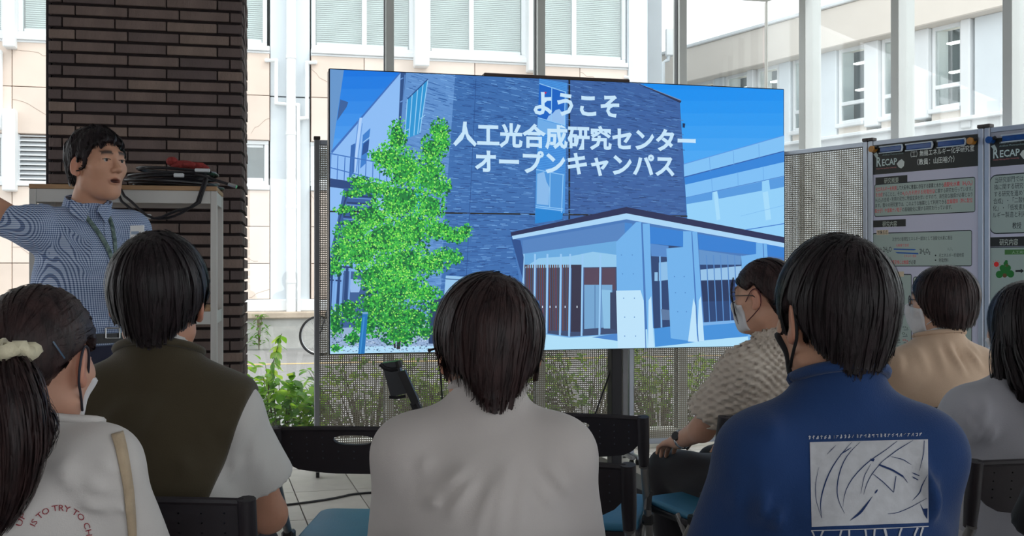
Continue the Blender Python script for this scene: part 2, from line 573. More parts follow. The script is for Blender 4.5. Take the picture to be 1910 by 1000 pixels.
def window(a, b, c, d, splits=(), blind=None, dark=False, inner=.055):
    """window with frame, panes, blind or dim room behind"""
    w_ = MB()
    fr = .075
    w_.bev(a, b, .02, .14, c, c + fr, .008).bev(a, b, .02, .14, d - fr, d, .008)
    w_.bev(a, a + fr, .02, .14, c + fr, d - fr, .008).bev(b - fr, b, .02, .14, c + fr, d - fr, .008)
    e = [a + fr] + list(splits) + [b - fr]
    for s_ in splits:
        w_.bev(s_ - .045, s_ + .045, .03, .15, c + fr, d - fr, .008)
    wn = obj('window', w_, M_white, bl)
    for p, q in zip(e[:-1], e[1:]):
        obj('sash_rail', MB().bev(p + .02, q - .02, .05, .10, c + fr, c + fr + inner, .006), M_white, wn)
        obj('sash_rail', MB().bev(p + .02, q - .02, .05, .10, d - fr - inner, d - fr, .006), M_white, wn)
        obj('pane', MB().box(p, q, .078, .084, c + fr, d - fr), M_glass2, wn)
        if blind is not None:
            sl = MB()
            z = c + fr
            p2 = p + blind * (q - p) if blind else p
            while z < d - fr:
                sl.add([(p2 + .02, .15, z), (q, .15, z), (q, .175, z + .033), (p2 + .02, .175, z + .033)], [(0, 1, 2, 3)])
                z += .037
            obj('blind', sl, M_blind, wn)
    obj('room_behind', MB().box(a, b, .5, .6, c, d), M_dark if dark else M_roomin, wn)
window(tA[0] + 1, fx(10), U0, U1, [fx(-130)], 0)
window(fx(33), fx(150), U0, U1, [], 0)
window(fx(170), fx(498), U0, U1, [fx(330)], 0)
window(fx(581), fx(771), U0, U1, [fx(680)], 0)
window(fx(796), fx(981), U0, U1, [fx(880)], 0)
window(fx(998), fx(1168), U0, U1, [fx(1072)], 0)
window(fx(-120), fx(10), W0, W1, [], None, True)
window(fx(360), fx(501), W0, W1, [fx(430)], None, True)
window(fx(579), fx(800), W0, W1, [fx(690)], None, True)
lv = MB().bev(fx(34), fx(36), .0, .16, W0, W1, .01).bev(fx(150), fx(153), .0, .16, W0, W1, .01)
z = W0 + .03
while z < W1 - .04:
    lv.add([(fx(35), .02, z), (fx(152), .02, z), (fx(152), .12, z + .075), (fx(35), .12, z + .075), (fx(35), .02, z + .018), (fx(152), .02, z + .018)], [(0, 1, 2, 3), (0, 1, 5, 4)])
    z += .082
obj('louver_vent', lv, M_louver, bl)
for xa, xb, zb_, zt in ((11, 33, fz(93, 22), 8.5), (10, 34, fz(358, 22), fz(207, 22)), (770, 797, fz(128, 783), 8.5), (980, 999, fz(137, 990), 8.5)):
    obj('fin', MB().bev(fx(xa), fx(xb), -.28, .1, zb_, zt, .02), M_white, bl)
# downpipe and small drain pipes
xp = fx(542.5)
dp = MB().tube([(xp, -.09, .42), (xp, -.09, 10.5)], .085, 12)
for y in (108, 250, 386, 525):
    z = fz(y, 542)
    dp.tube([(xp, -.09, z - .03), (xp, -.09, z + .03)], .094, 12)
obj('downpipe', dp, M_pipe, bl, smooth=True)
def dpipe(pts, r=.034):
    q = [(fx(x), -.07, fz(y, x)) for x, y in pts]
    mb = MB()
    for p0, p1 in zip(q[:-1], q[1:]):
        mb.cyl(p0, p1, r, 8)
    for p0 in q:
        mb.sphere(p0, r * 1.12, 8, 6)
    obj('drain_pipe', mb, M_pipe, bl, smooth=True)
dpipe([(497, 114), (515, 114), (515, 194), (556, 197), (557, 580)])
dpipe([(588, 118), (572, 118), (572, 221), (560, 222)])
dpipe([(1, 100), (1, 238)], .05)
dpipe([(1164, 145), (1178, 146), (1178, 240)], .03)

# ================================================================ building on the right, seen at a slant
R2T = -1.76
R2Y = 33.99
def rx(x): return t_of(x, R2Y, R2T)
def rz(x, y): return on_plane(x, y, R2Y, R2T)[1]
b2 = thing('side_building', 'cream building with deep roof fascia and tall windows behind the glass corner', 'building', (0, R2Y, 0), math.atan(R2T))
a0, a1 = rx(1241), rx(2150)
M_fas = mat('fascia_cream', rgb(232, 222, 212), 0.75, var=0.04, vscale=1.2)
obj('fascia', MB().bev(a0, a1, -.35, .5, 5.79, 6.60, .02), M_fas, b2)
obj('parapet_cap', MB().bev(a0, a1, -.40, .5, 6.60, 6.68, .015), M_white, b2)
obj('roof', MB().box(a0, a1, -.3, 9, 6.3, 6.5), M_pilas, b2)
obj('wall', MB().box(a0, a1, .55, 9, -.2, 6.4), M_dark, b2)
obj('lower_wall', MB().box(a0, a1, -.05, .55, -.2, 3.95), M_white, b2)
obj('ledge', MB().bev(a0, a1, -.2, .55, 3.95, 4.02, .01), M_white, b2)
def col2(x0, x1, zb=4.02, dep=-.05, m=None, nm='column'):
    obj(nm, MB().bev(rx(x0), rx(x1), dep, .5, zb, 5.8, .02), m or M_pilas, b2)
for x0, x1 in ((1243, 1262), (1335, 1352), (1455, 1476), (1516, 1562), (1820, 1872), (1905, 1960)):
    col2(x0, x1)
for x0, x1, y in ((1617, 1643, 236), (1707, 1737, 222), (1797, 1815, 240), (1398, 1410, 240)):
    col2(x0, x1, rz((x0 + x1) / 2, y), -.10, M_white, 'fin')
k = 0
for x0, x1 in ((1265, 1333), (1354, 1396), (1412, 1453), (1478, 1514), (1564, 1616), (1644, 1706), (1738, 1796), (1875, 1903), (1965, 2040)):
    a, b = rx(x0), rx(x1)
    wn = obj('window', MB().bev(a, a + .07, .0, .08, 4.25, 5.8, .01).bev(b - .07, b, .0, .08, 4.25, 5.8, .01)
             .bev(a + .07, b - .07, .0, .08, 4.25, 4.32, .01).bev(a + .07, b - .07, .0, .08, 4.62, 4.70, .01).bev(a + .07, b - .07, .0, .08, 5.72, 5.8, .01), M_white, b2)
    obj('pane', MB().box(a + .07, b - .07, .04, .05, 4.7, 5.72), M_glass2, wn)
    obj('pane', MB().box(a + .07, b - .07, .04, .05, 4.32, 4.62), M_glass2, wn)
    obj('sill', MB().bev(a, b, -.12, .3, 4.17, 4.25, .01), M_white, wn)
    obj('spandrel', MB().box(a, b, .0, .3, 4.02, 4.17), M_fas, wn)
    la = (a + b) / 2
    obj('ceiling_lamp', MB().box(la - .25, la + .25, .30, .42, 5.50, 5.53).box(la - .2, la + .15, .30, .42, 4.95, 4.98), M_lamp, wn)
# small mast with a boxed aerial on the corner between the two buildings
an = thing('rooftop_aerial', 'white box aerial on a short pipe bracket at the building corner', 'aerial', P(1249, 106, 26.0))
obj('aerial_box', MB().bev(-.10, .10, -.08, .08, .02, .68, .02), M_white, an)
obj('mast', MB().tube([(-.02, 0, .05), (-.04, 0, -.08), (-.16, 0, -.14), (-.16, 0, -6.4)], .05, 8), M_pilas, an, smooth=True)
# ================================================================ video wall with its picture
def sheet_mat(name, strength=None, rough=0.5):
    """flat print / lit picture: colours come from the drawn shapes"""
    m = bpy.data.materials.new(name)
    m.use_nodes = True
    N, L = m.node_tree.nodes, m.node_tree.links
    b = N['Principled BSDF']
    a = N.new('ShaderNodeAttribute'); a.attribute_name = 'Col'
    b.inputs['Roughness'].default_value = rough
    if strength:
        b.inputs['Base Color'].default_value = (0.01, 0.01, 0.012, 1)
        L.new(a.outputs['Color'], b.inputs['Emission Color'])
        b.inputs['Emission Strength'].default_value = strength
        b.inputs['Specular IOR Level'].default_value = 0.25
    else:
        L.new(a.outputs['Color'], b.inputs['Base Color'])
        b.inputs['Specular IOR Level'].default_value = 0.3
    return m
EXPO = 2 ** S.view_settings.exposure
M_screen = sheet_mat('screen_picture', 0.97 / EXPO, 0.35)
M_black = mat('black_plastic', rgb(26, 24, 28), 0.45, var=0.15, vscale=20)
M_blackm = mat('black_metal', rgb(38, 37, 42), 0.4, 0.4, var=0.1, vscale=8)
M_bezel = mat('bezel_black', rgb(16, 14, 16), 0.35, var=0.1)
M_rim = mat('bezel_rim', rgb(70, 48, 42), 0.4, var=0.1)
M_rub = mat('rubber', rgb(24, 23, 24), 0.8, var=0.1)
M_chrome = mat('chrome', rgb(190, 190, 192), 0.25, 0.9, var=0.08, vscale=10)
M_steel = mat('steel_tube', rgb(150, 148, 148), 0.3, 0.85, var=0.1, vscale=12)

VT, VY0 = 0.2515, 5.695
va = math.atan(VT)
def vp(x, y): return on_plane(x, y, VY0, VT)
vl, vr, vm = vp(612, 0)[0], vp(1456, 0)[0], vp(1057, 0)[0]
vz0, vz1 = 0.8214, 2.271
vzm = (vz0 + vz1) / 2
vw = thing('video_wall', 'large four-panel video wall showing a dark brick building and a green tree', 'display', (0, VY0, 0), va)
for a, b in ((vl, vm), (vm, vr)):
    for c, d in ((vz0, vzm), (vzm, vz1)):
        p_ = obj('display_panel', MB().bev(a + .0008, b - .0008, -.045, .06, c + .0008, d - .0008, .003), M_bezel, vw)
        obj('rim', MB().box(a, b, -.02, -.01, c, c + .0008).box(a, b, -.02, -.01, d - .0008, d).box(a, a + .0008, -.02, -.01, c, d).box(b - .0008, b, -.02, -.01, c, d), M_rim, p_)
pic = MB()
lay = [0]
def v3(t, z, k): return (t, -.0452 - k * 2e-6, z)
def sc(c, j=0.0, r=random):
    f = 1 + r.uniform(-j, j)
    return rgb(*[max(0, min(255, k * f)) for k in c])
def clampv(t, z):
    return min(max(t, vl + .006), vr - .006), min(max(z, vz0 + .006), vz1 - .006)
def pg(pts, c, k=None):
    """one painted shape given by photo pixels; later shapes lie on top"""
    lay[0] += 1
    q = [clampv(*vp(x, y)) for x, y in pts]
    pic.add([v3(t, z, lay[0]) for t, z in q], [list(range(len(q)))], 0, sc(c))
def ln(x0, y0, x1, y1, wd, c, w2=None):
    w2 = wd if w2 is None else w2
    dx, dy = x1 - x0, y1 - y0
    n = math.hypot(dx, dy) or 1
    nx, ny = -dy / n / 2, dx / n / 2
    pg([(x0 + nx * wd, y0 + ny * wd), (x1 + nx * w2, y1 + ny * w2), (x1 - nx * w2, y1 - ny * w2), (x0 - nx * wd, y0 - ny * wd)], c)
def lerp(a, b, t): return tuple(p + (q - p) * t for p, q in zip(a, b))
# skies
for i in range(24):
    y0, y1 = 122 + i * 23, 122 + (i + 1) * 23 + 1
    pg([(600, y0), (800, y0), (800, y1), (600, y1)], lerp((18, 118, 226), (110, 180, 248), min(1, i / 9)))
    pg([(1040, y0), (1470, y0), (1470, y1), (1040, y1)], lerp((0, 136, 240), (92, 176, 246), min(1, i / 9)))
r = random.Random(21)
# left background: grey wall sliver, eave, pale wing with windows, railings and stair
pg([(612, 128), (640, 129), (618, 284), (612, 330)], (104, 152, 206))
pg([(633, 188), (648, 193), (645, 202), (627, 228)], (58, 98, 158))
pg([(617, 284), (743, 136), (754, 136), (738, 420), (735, 560), (612, 560), (612, 330)], (142, 190, 247))
pg([(743, 134), (746, 136), (618, 288), (616, 284)], (62, 112, 190))
pg([(669, 222), (673.5, 222), (661, 322), (655, 322)], (176, 210, 252))
ln(667, 226, 656, 322, 1.6, (92, 146, 220)); ln(674, 232, 663, 322, 1.2, (92, 146, 220))
pg([(653, 273), (661, 269), (659, 322), (649, 336)], (52, 104, 178))
pg([(675, 254), (689, 241), (681, 306), (670, 316)], (60, 128, 208))
pg([(676, 270), (687, 262), (685, 284), (673, 292)], (38, 82, 150))
ln(675, 268, 688, 258, 1.5, (160, 205, 250))
pg([(612, 392), (720, 410), (735, 420), (735, 662), (612, 662)], (128, 178, 238))
pg([(745, 136), (755, 137), (744, 300), (738, 300)], (46, 82, 138))
ln(753, 142, 741, 300, 1.4, (92, 140, 205))
for y_ in (148, 190, 232):
    ln(750, y_, 744, y_ + 3, 2, (104, 150, 214))
for yy in (288, 314, 336):
    ln(612, yy, 722, yy + 20 + (yy - 288) * .3, 2.0, (58, 112, 190))
for k in range(9):
    x = 616 + k * 13
    ln(x, 290 + k * 2.4, x - 2, 340 + k * 3.5, 1.6, (62, 116, 194))
pg([(612, 334), (722, 350), (722, 364), (612, 350)], (40, 70, 126))
pg([(640, 352), (708, 360), (612, 520), (612, 480)], (54, 92, 156))
for k in range(13):
    y = 366 + k * 13
    x = 648 - k * 3
    ln(x, y, x + 50 - k * 1.5, y + 3, 3.0, (34, 58, 108))
    ln(x, y + 4, x + 48 - k * 1.5, y + 7, 1.4, (112, 160, 226))
ln(700, 362, 640, 500, 5, (40, 66, 118)); ln(648, 356, 612, 470, 4, (38, 64, 116))
pg([(640, 505), (700, 510), (712, 560), (712, 615), (630, 615)], (62, 96, 150))
pg([(650, 520), (676, 522), (668, 545), (652, 545)], (150, 188, 236))
for x in (618, 632, 646):
    ln(x, 500, x - 5, 590, 5, (38, 70, 124), 6); ln(x + 6, 500, x + 2, 575, 3, (120, 170, 230))
# dark brick block: lit left face and right face
pg([(755, 137), (846, 141), (827, 400), (815, 610), (730, 610), (736, 400), (744, 254)], (96, 146, 208))
pg([(846, 141), (1184, 153), (1262, 192), (1269, 300), (1276, 420), (1060, 470), (985, 610), (815, 610), (827, 400)], (60, 110, 176))
pg([(1055, 147), (1184, 153), (1262, 192), (1269, 300), (1276, 420), (1060, 440)], (58, 98, 162))
def brick_row(x, y, face):
    if face == 0:
        sl = -(y - 470) * 0.0009
        cols = ((60, 108, 174), (78, 128, 192), (128, 178, 232), (108, 160, 220), (52, 98, 164))
    else:
        sl = -(y - 450) * 0.00072
        cols = ((34, 72, 134), (42, 82, 146), (50, 94, 160), (86, 138, 202), (106, 158, 218)) if x < 1055 else ((38, 68, 122), (46, 80, 138), (72, 116, 176), (88, 132, 190))
    L_ = r.uniform(6, 18)
    wd = r.uniform(0.5, 1.3)
    ln(x, y, x + L_, y + sl * L_, wd, r.choice(cols))
def in_poly(x, y, pts):
    c = False
    j = len(pts) - 1
    for i in range(len(pts)):
        (xi, yi), (xj, yj) = pts[i], pts[j]
        if (yi > y) != (yj > y) and x < (xj - xi) * (y - yi) / (yj - yi) + xi: c = not c
        j = i
    return c
f0 = [(757, 139), (844, 141), (825, 400), (813, 606), (733, 606), (738, 400)]
f1 = [(846, 143), (1180, 155), (1250, 193), (1256, 300), (1262, 415), (1056, 460), (985, 590), (817, 600), (829, 400)]
n = 0
while n < 3900:
    x, y = r.uniform(735, 1262), r.uniform(140, 606)
    if in_poly(x, y, f0): brick_row(x, y, 0); n += 1
    elif in_poly(x, y, f1): brick_row(x, y, 1); n += 1
for x in (872, 877):
    pass
ln(884, 150, 866, 520, 0.8, (34, 70, 132))
ln(1180, 152, 1263, 193, 4.5, (42, 52, 84)); ln(1182, 151, 1263, 190, 1.5, (126, 146, 180))
pg([(1266, 232), (1271, 233), (1270, 241), (1266, 240)], (30, 50, 90)); pg([(1271, 346), (1276, 347), (1275, 354), (1272, 353)], (30, 50, 90))
# window on the left face
pg([(757, 188), (795, 151), (779, 252), (752, 262)], (44, 150, 214))
for x0, y0, x1, y1 in ((757, 188, 752, 262), (766, 179, 760, 258), (776, 169, 769, 255), (786, 160, 776, 252), (795, 151, 780, 250)):
    ln(x0, y0, x1, y1, 1.7, (150, 205, 246))
ln(757, 188, 795, 151, 2, (40, 80, 140)); ln(753, 247, 760, 243, 1.4, (150, 205, 246)); ln(781, 224, 790, 217, 1.4, (150, 205, 246))
pg([(771, 330), (785, 322), (783, 420), (768, 430)], (48, 160, 205)); ln(771, 330, 768, 430, 1.5, (150, 205, 240))
# glazed strip on the right face
pg([(1001, 148), (1052, 158), (1048, 398), (993, 410)], (72, 150, 226))
for k in range(26):
    y = 236 + k * 3.3
    ln(997, y, 1049, y + 9 - k * .12, 0.9, (46, 120, 204))
for k in range(5):
    ln(1001, 150 + k * 3, 1050, 160 + k * 3, 0.8, (50, 118, 200))
pg([(1001, 159), (1050, 175), (1049, 236), (998, 222)], (18, 98, 196))
pg([(1026, 214), (1031, 208), (1038, 206), (1043, 212), (1049, 216), (1049, 236), (1014, 227), (1018, 219)], (146, 190, 240))
pg([(998, 224), (1049, 238), (1047, 262), (997, 248)], (110, 172, 232))
pg([(995, 318), (1047, 328), (1045, 390), (994, 384)], (76, 150, 220))
pg([(997, 326), (1010, 322), (1014, 340), (1020, 352), (1018, 384), (996, 382)], (136, 186, 236))
pg([(994, 390), (1045, 396), (1043, 410), (993, 418)], (30, 132, 212))
for a in ((1001, 159, 1050, 175), (998, 222, 1049, 236), (1024, 167, 1023, 229), (1049, 175, 1047, 240), (995, 318, 1047, 328), (1021, 324, 1020, 388), (994, 385, 1045, 391), (1045, 327, 1042, 398), (994, 388, 1044, 394)):
    ln(*a, 1.5, (142, 198, 246))
pg([(1009, 174), (1015, 175), (1012, 179)], (190, 40, 90))
# wing on the right
pg([(1268, 308), (1460, 255), (1460, 470), (1276, 420)], (146, 208, 250))
pg([(1268, 308), (1460, 255), (1460, 284), (1269, 332)], (128, 194, 247)); ln(1268, 308, 1460, 255, 1.4, (90, 150, 226))
pg([(1269, 332), (1460, 284), (1460, 304), (1271, 346)], (48, 132, 218)); ln(1269, 332, 1460, 284, 1.8, (44, 92, 170))
pg([(1271, 346), (1460, 304), (1460, 330), (1272, 370)], (126, 192, 247)); ln(1272, 370, 1460, 330, 1.4, (72, 130, 204))
for q in ([(1272, 370), (1321, 359), (1321, 374), (1273, 382)], [(1330, 358), (1413, 340), (1413, 357), (1333, 372)], [(1426, 337), (1460, 331), (1460, 350), (1428, 355)]):
    pg(q, (84, 154, 224))
for x0, x1 in ((1323, 1330), (1414, 1424)):
    pg([(x0, 360), (x1, 358), (x1 + 6, 410), (x0 + 6, 412)], (166, 220, 252))
for x, y in ((1316, 296), (1360, 284), (1407, 271), (1320, 335), (1368, 324), (1415, 313)):
    ln(x, y, x + 1, y + 26, .8, (96, 160, 228))
ln(1374, 404, 1460, 384, .8, (120, 184, 240)); ln(1380, 430, 1460, 418, 1.6, (60, 120, 205))
# entrance pavilion
pg([(949, 432), (1162, 388), (1460, 446), (1460, 662), (985, 662), (970, 560)], (70, 120, 186))
pg([(970, 474), (1146, 448), (1146, 640), (985, 640)], (60, 76, 112))
pg([(970, 474), (1146, 448), (1146, 494), (972, 494)], (104, 170, 224))
pg([(1000, 482), (1060, 478), (1100, 470), (1146, 476), (1146, 498), (972, 500)], (146, 200, 238))
for k in range(22):
    x = 974 + k * 4.1
    ln(x, 494, x + 1, 616, 2.2, (78 + (k % 3) * 14, 56 + (k % 2) * 10, 62))
pg([(1058, 494), (1080, 494), (1080, 618), (1058, 618)], (52, 50, 72))
pg([(1081, 500), (1142, 500), (1142, 540), (1081, 540)], (84, 68, 88))
pg([(1084, 531), (1136, 531), (1136, 609), (1084, 613)], (116, 166, 210)); ln(1104, 532, 1104, 611, 1.2, (70, 110, 160)); pg([(1116, 540), (1134, 541), (1134, 612), (1120, 612)], (138, 192, 230))
pg([(1132, 545), (1144, 545), (1144, 615), (1132, 612)], (54, 66, 98))
for x in (972, 993, 1016, 1041, 1058, 1081, 1114):
    ln(x, 474, x - 2, 628, 3.4, (150, 200, 244)); ln(x + 2.4, 500, x + .4, 620, 1.0, (66, 110, 170))
for x in (1006, 1020, 1031, 1048, 1070):
    pg([(x, 570), (x + 1.5, 570), (x + 1.5, 574), (x, 574)], (220, 235, 250))
pg([(949, 445), (966, 449), (972, 480), (970, 520)], (40, 78, 140))
pg([(970, 449), (1159, 416), (1159, 448), (970, 474)], (84, 132, 194)); pg([(1159, 416), (1173, 418), (1173, 448), (1159, 448)], (66, 134, 208))
pg([(949, 436), (1162, 396), (1460, 452), (1460, 462), (1162, 410), (952, 447)], (170, 214, 248))
pg([(948, 434), (1162, 387), (1460, 443), (1460, 454), (1162, 399), (949, 441)], (36, 44, 84))
# forecourt
pg([(985, 618), (1058, 627), (1146, 622), (1220, 610), (1400, 600), (1460, 596), (1460, 664), (985, 664)], (176, 224, 250))
ln(1000, 620, 1058, 628, 2.0, (110, 170, 226)); ln(1058, 628, 1146, 622, 1.6, (110, 170, 226))
pg([(1098, 628), (1146, 621), (1146, 635)], (74, 134, 206))
# columns and dark glazing on the right half
pg([(1205, 423), (1267, 432), (1267, 461), (1206, 455)], (50, 128, 212)); pg([(1294, 437), (1402, 453), (1402, 476), (1296, 466)], (50, 126, 210)); pg([(1422, 456), (1460, 462), (1460, 481), (1423, 477)], (50, 126, 210))
pg([(1206, 455), (1267, 461), (1260, 620), (1213, 612)], (40, 66, 112)); pg([(1206, 455), (1240, 459), (1240, 480), (1208, 478)], (84, 138, 204))
pg([(1222, 490), (1240, 488), (1240, 522), (1222, 524)], (140, 190, 232)); ln(1224, 478, 1227, 610, 3, (118, 176, 232)); pg([(1214, 508), (1220, 508), (1220, 524), (1214, 524)], (140, 190, 232))
pg([(1226, 576), (1242, 578), (1242, 596), (1228, 596)], (92, 120, 160))
pg([(1213, 612), (1262, 606), (1400, 596), (1460, 600), (1460, 620), (1306, 634), (1270, 640), (1215, 646)], (66, 144, 218))
pg([(1296, 466), (1374, 478), (1384, 596), (1306, 602)], (36, 66, 116)); pg([(1296, 466), (1374, 478), (1374, 494), (1298, 494)], (96, 146, 202))
pg([(1299, 503), (1378, 496), (1380, 521), (1300, 523)], (150, 194, 232)); pg([(1300, 524), (1380, 522), (1384, 560), (1303, 562)], (30, 50, 92))
for k in range(7):
    x = 1310 + k * 13
    ln(x, 476, x + 6, 600, 1.8, (84, 138, 202))
pg([(1360, 575), (1395, 570), (1395, 590), (1364, 592)], (160, 198, 230))
pg([(1298, 601), (1384, 595), (1384, 600), (1299, 607)], (120, 176, 232))
for A_, lit in (([(1143, 452), (1180, 415), (1190, 415), (1198, 652), (1146, 652)], [(1143, 542), (1188, 541), (1194, 560), (1198, 652), (1146, 652)]),
                ([(1192, 418), (1205, 418), (1213, 648), (1202, 650)], [(1203, 560), (1208, 552), (1213, 648), (1202, 650)]),
                ([(1236, 464), (1267, 461), (1267, 432), (1282, 432), (1293, 637), (1244, 630)], [(1286, 556), (1290, 570), (1293, 637), (1276, 636)]),
                ([(1282, 432), (1293, 433), (1306, 635), (1296, 637)], [(1296, 560), (1300, 552), (1306, 635), (1293, 637)]),
                ([(1374, 478), (1402, 474), (1402, 453), (1422, 455), (1432, 652), (1388, 640)], [(1404, 600), (1425, 590), (1432, 652), (1402, 652)])):
    pg(A_, (112, 178, 236)); pg(lit, (190, 228, 252))
ln(1190, 416, 1198, 650, 1.6, (64, 118, 190)); ln(1283, 433, 1295, 636, 1.6, (64, 118, 190)); ln(1415, 455, 1424, 640, 1.6, (64, 118, 190))
for x, y in ((1152, 475), (1172, 475), (1154, 510), (1174, 510), (1156, 555), (1176, 555), (1158, 590), (1176, 590), (1178, 625), (1158, 625), (1250, 515), (1268, 515), (1252, 545), (1270, 545), (1256, 580), (1272, 580)):
    pg([(x, y), (x + 1.8, y), (x + 1.8, y + 1.8), (x, y + 1.8)], (70, 124, 192))
pg([(815, 590), (1000, 560), (1010, 625), (990, 662), (815, 662)], (70, 110, 168)); pg([(815, 625), (990, 622), (1000, 664), (815, 664)], (168, 210, 246))
# planting strip, gravel, sign, bollard
pg([(612, 612), (820, 600), (840, 600), (990, 640), (990, 664), (612, 664)], (150, 178, 214))
pg([(612, 645), (830, 644), (990, 648), (990, 664), (612, 664)], (178, 222, 250))
for k in range(700):
    x, y = r.uniform(614, 830), r.uniform(622, 654)
    s = r.uniform(.8, 3.2)
    pg([(x, y), (x + s, y), (x + s, y + s * .5), (x, y + s * .5)], r.choice(((40, 62, 92), (70, 96, 130), (206, 224, 244), (110, 140, 176))))
pg([(828, 514), (872, 517), (874, 540), (838, 540), (832, 612), (818, 618), (824, 560)], (150, 198, 238)); pg([(834, 538), (872, 536), (872, 570), (838, 575)], (84, 166, 206)); pg([(827, 519), (872, 522), (872, 524), (828, 521)], (60, 100, 150))
pg([(800, 560), (822, 556), (820, 640), (796, 640)], (44, 66, 104))
# tree: stems, then leaf masses from dark to bright
for x0, y0, x1, y1, w0, w1 in ((740, 650, 748, 560, 7, 4), (748, 560, 735, 420, 4, 2), (748, 565, 775, 480, 3.5, 2), (775, 480, 800, 330, 2.5, 1), (735, 425, 738, 270, 2, 1), (746, 560, 700, 470, 2.5, 1.2), (734, 648, 722, 560, 4, 2), (750, 640, 790, 560, 3, 1.5), (742, 500, 690, 400, 2, 1), (760, 520, 830, 460, 2, 1)):
    ln(x0, y0, x1, y1, w0, (44, 46, 52), w1)
BL_ = [(738, 258, 17, 30), (722, 300, 26, 28), (700, 292, 16, 10), (752, 318, 32, 34), (816, 246, 17, 20), (802, 282, 20, 28), (822, 268, 12, 24), (796, 330, 28, 34), (668, 338, 20, 9), (690, 352, 34, 14), (655, 362, 20, 8), (742, 376, 46, 36), (800, 388, 26, 26), (820, 350, 16, 18), (640, 392, 18, 8),
       (690, 405, 34, 24), (655, 432, 32, 18), (640, 470, 28, 22), (625, 498, 14, 16), (672, 470, 40, 30), (716, 446, 46, 34), (765, 430, 40, 36), (812, 430, 30, 18), (846, 440, 26, 13), (864, 432, 12, 12), (828, 476, 26, 12), (845, 484, 14, 8), (800, 492, 34, 20), (752, 492, 50, 34),
       (706, 516, 46, 28), (740, 540, 52, 30), (790, 548, 28, 16), (700, 568, 36, 22), (680, 605, 28, 24), (726, 590, 36, 26), (766, 592, 32, 24), (742, 624, 36, 18), (790, 618, 14, 12), (812, 572, 24, 7), (624, 600, 14, 30), (648, 580, 16, 18), (655, 630, 14, 12), (626, 648, 12, 6)]
tot = sum(a[2] * a[3] for a in BL_)
def leaves(num, cols, smin, smax, up=0.0):
    for cx, cy, rx_, ry_ in BL_:
        k = max(3, int(num * rx_ * ry_ / tot))
        for _ in range(k):
            a = r.uniform(0, 2 * PI); q = math.sqrt(r.random())
            x, y = cx + math.cos(a) * q * rx_ * 1.12, cy + math.sin(a) * q * ry_ * 1.12 - up * ry_
            s = r.uniform(smin, smax)
            t = r.uniform(0, PI)
            c_, s_ = math.cos(t) * s, math.sin(t) * s
            col = r.choice(cols)
            if cy > 560 and r.random() < .45: col = lerp(col, (14, 70, 52), .6)
            if x < 613: continue
            pg([(x - c_, y - s_), (x + s_ * .6, y - c_ * .6), (x + c_, y + s_), (x - s_ * .6, y + c_ * .6)], col)
for cx, cy, rx_, ry_ in BL_:
    pg([(max(614, cx + math.cos(k * PI / 5) * rx_ * r.uniform(.6, .85)), cy + math.sin(k * PI / 5) * ry_ * r.uniform(.6, .85)) for k in range(10)], r.choice(((34, 128, 60), (44, 142, 62), (30, 112, 58))))
leaves(3000, ((12, 92, 52), (22, 104, 58), (28, 120, 60), (16, 78, 60)), 2.2, 4.8)
leaves(5200, ((46, 160, 64), (62, 182, 68), (82, 200, 72), (54, 170, 82)), 1.8, 3.6, .05)
leaves(3000, ((114, 222, 76), (140, 234, 84), (94, 212, 92), (164, 244, 110)), 1.2, 2.6, .16)
pg([(673, 583), (683, 583), (677, 659), (665, 659)], (34, 116, 186)); pg([(673, 581), (683, 581), (683, 585), (673, 585)], (110, 160, 205)); ln(676, 590, 669, 658, 2.4, (62, 146, 212))
# caption lettering
def cap(body, x0, x1, y, hpx, bold):
    lay[0] += 30
    t0, z = vp(x0, y)
    t1 = vp(x1, y)[0]
    Y = VY0 / (1 - VT * (x0 - 955) / F)
    v, f = text_polys(body, 1.0, bold)
    a0, a1 = v[:, 0].min(), v[:, 0].max()
    s = (t1 - t0) / (a1 - a0)
    h = hpx / F * Y
    pic.add([v3(t0 + (p[0] - a0) * s, z + p[1] * h, lay[0]) for p in v], f, 0, rgb(198, 230, 252))
cap('ようこそ', 988, 1146, 214, 47, .034)
cap('人工光合成研究センター', 840, 1287, 270, 46, .034)
cap('オープンキャンパス', 880, 1248, 320, 45, .034)
obj('screen_picture', pic, M_screen, vw)
# dark seams between the four panels
obj('seam', MB().box(vm - .0042, vm + .0042, -.049, -.044, vz0, vz1), M_bezel, vw)
obj('seam', MB().box(vl, vm - .0042, -.049, -.044, vzm - .0040, vzm + .0040), M_bezel, vw)
obj('seam', MB().box(vm + .0042, vr, -.049, -.044, vzm - .0040, vzm + .0040), M_bezel, vw)
obj('top_rail', MB().bev(vp(903, 0)[0], vp(1175, 0)[0], .0, .06, vz1, vz1 + .022, .004), M_rim, vw)
# stand: two columns, cross bars, two feet on castors
tc = vp(1160, 0)[0]
tm = (vl + vr) / 2
for sgn in (1, -1):
    t = tm + sgn * (tc - tm)
    obj('column', MB().bev(t - .03, t + .03, .08, .16, .10, 2.1, .004), M_blackm, vw)
    ft = t + sgn * .07
    obj('foot', MB().prism([(t - .07, .55), (t + .07, .55), (t + .10, -.10), (t + sgn * .04 + .085, -.42), (t + sgn * .04 - .085, -.42), (t - .09, -.05)], .085, .135, 'z'), M_blackm, vw)
    for dx, dy in ((sgn * .04, -.36), (0, .48)):
        cs = obj('castor', MB().cyl((t + dx - .014, dy, .035), (t + dx + .014, dy, .035), .035, 14), M_rub, vw, smooth=True)
        obj('castor_fork', MB().box(t + dx - .022, t + dx - .016, dy - .015, dy + .02, .03, .085).box(t + dx + .016, t + dx + .022, dy - .015, dy + .02, .03, .085).cyl((t + dx - .026, dy, .035), (t + dx + .026, dy, .035), .007, 8), M_chrome, cs)
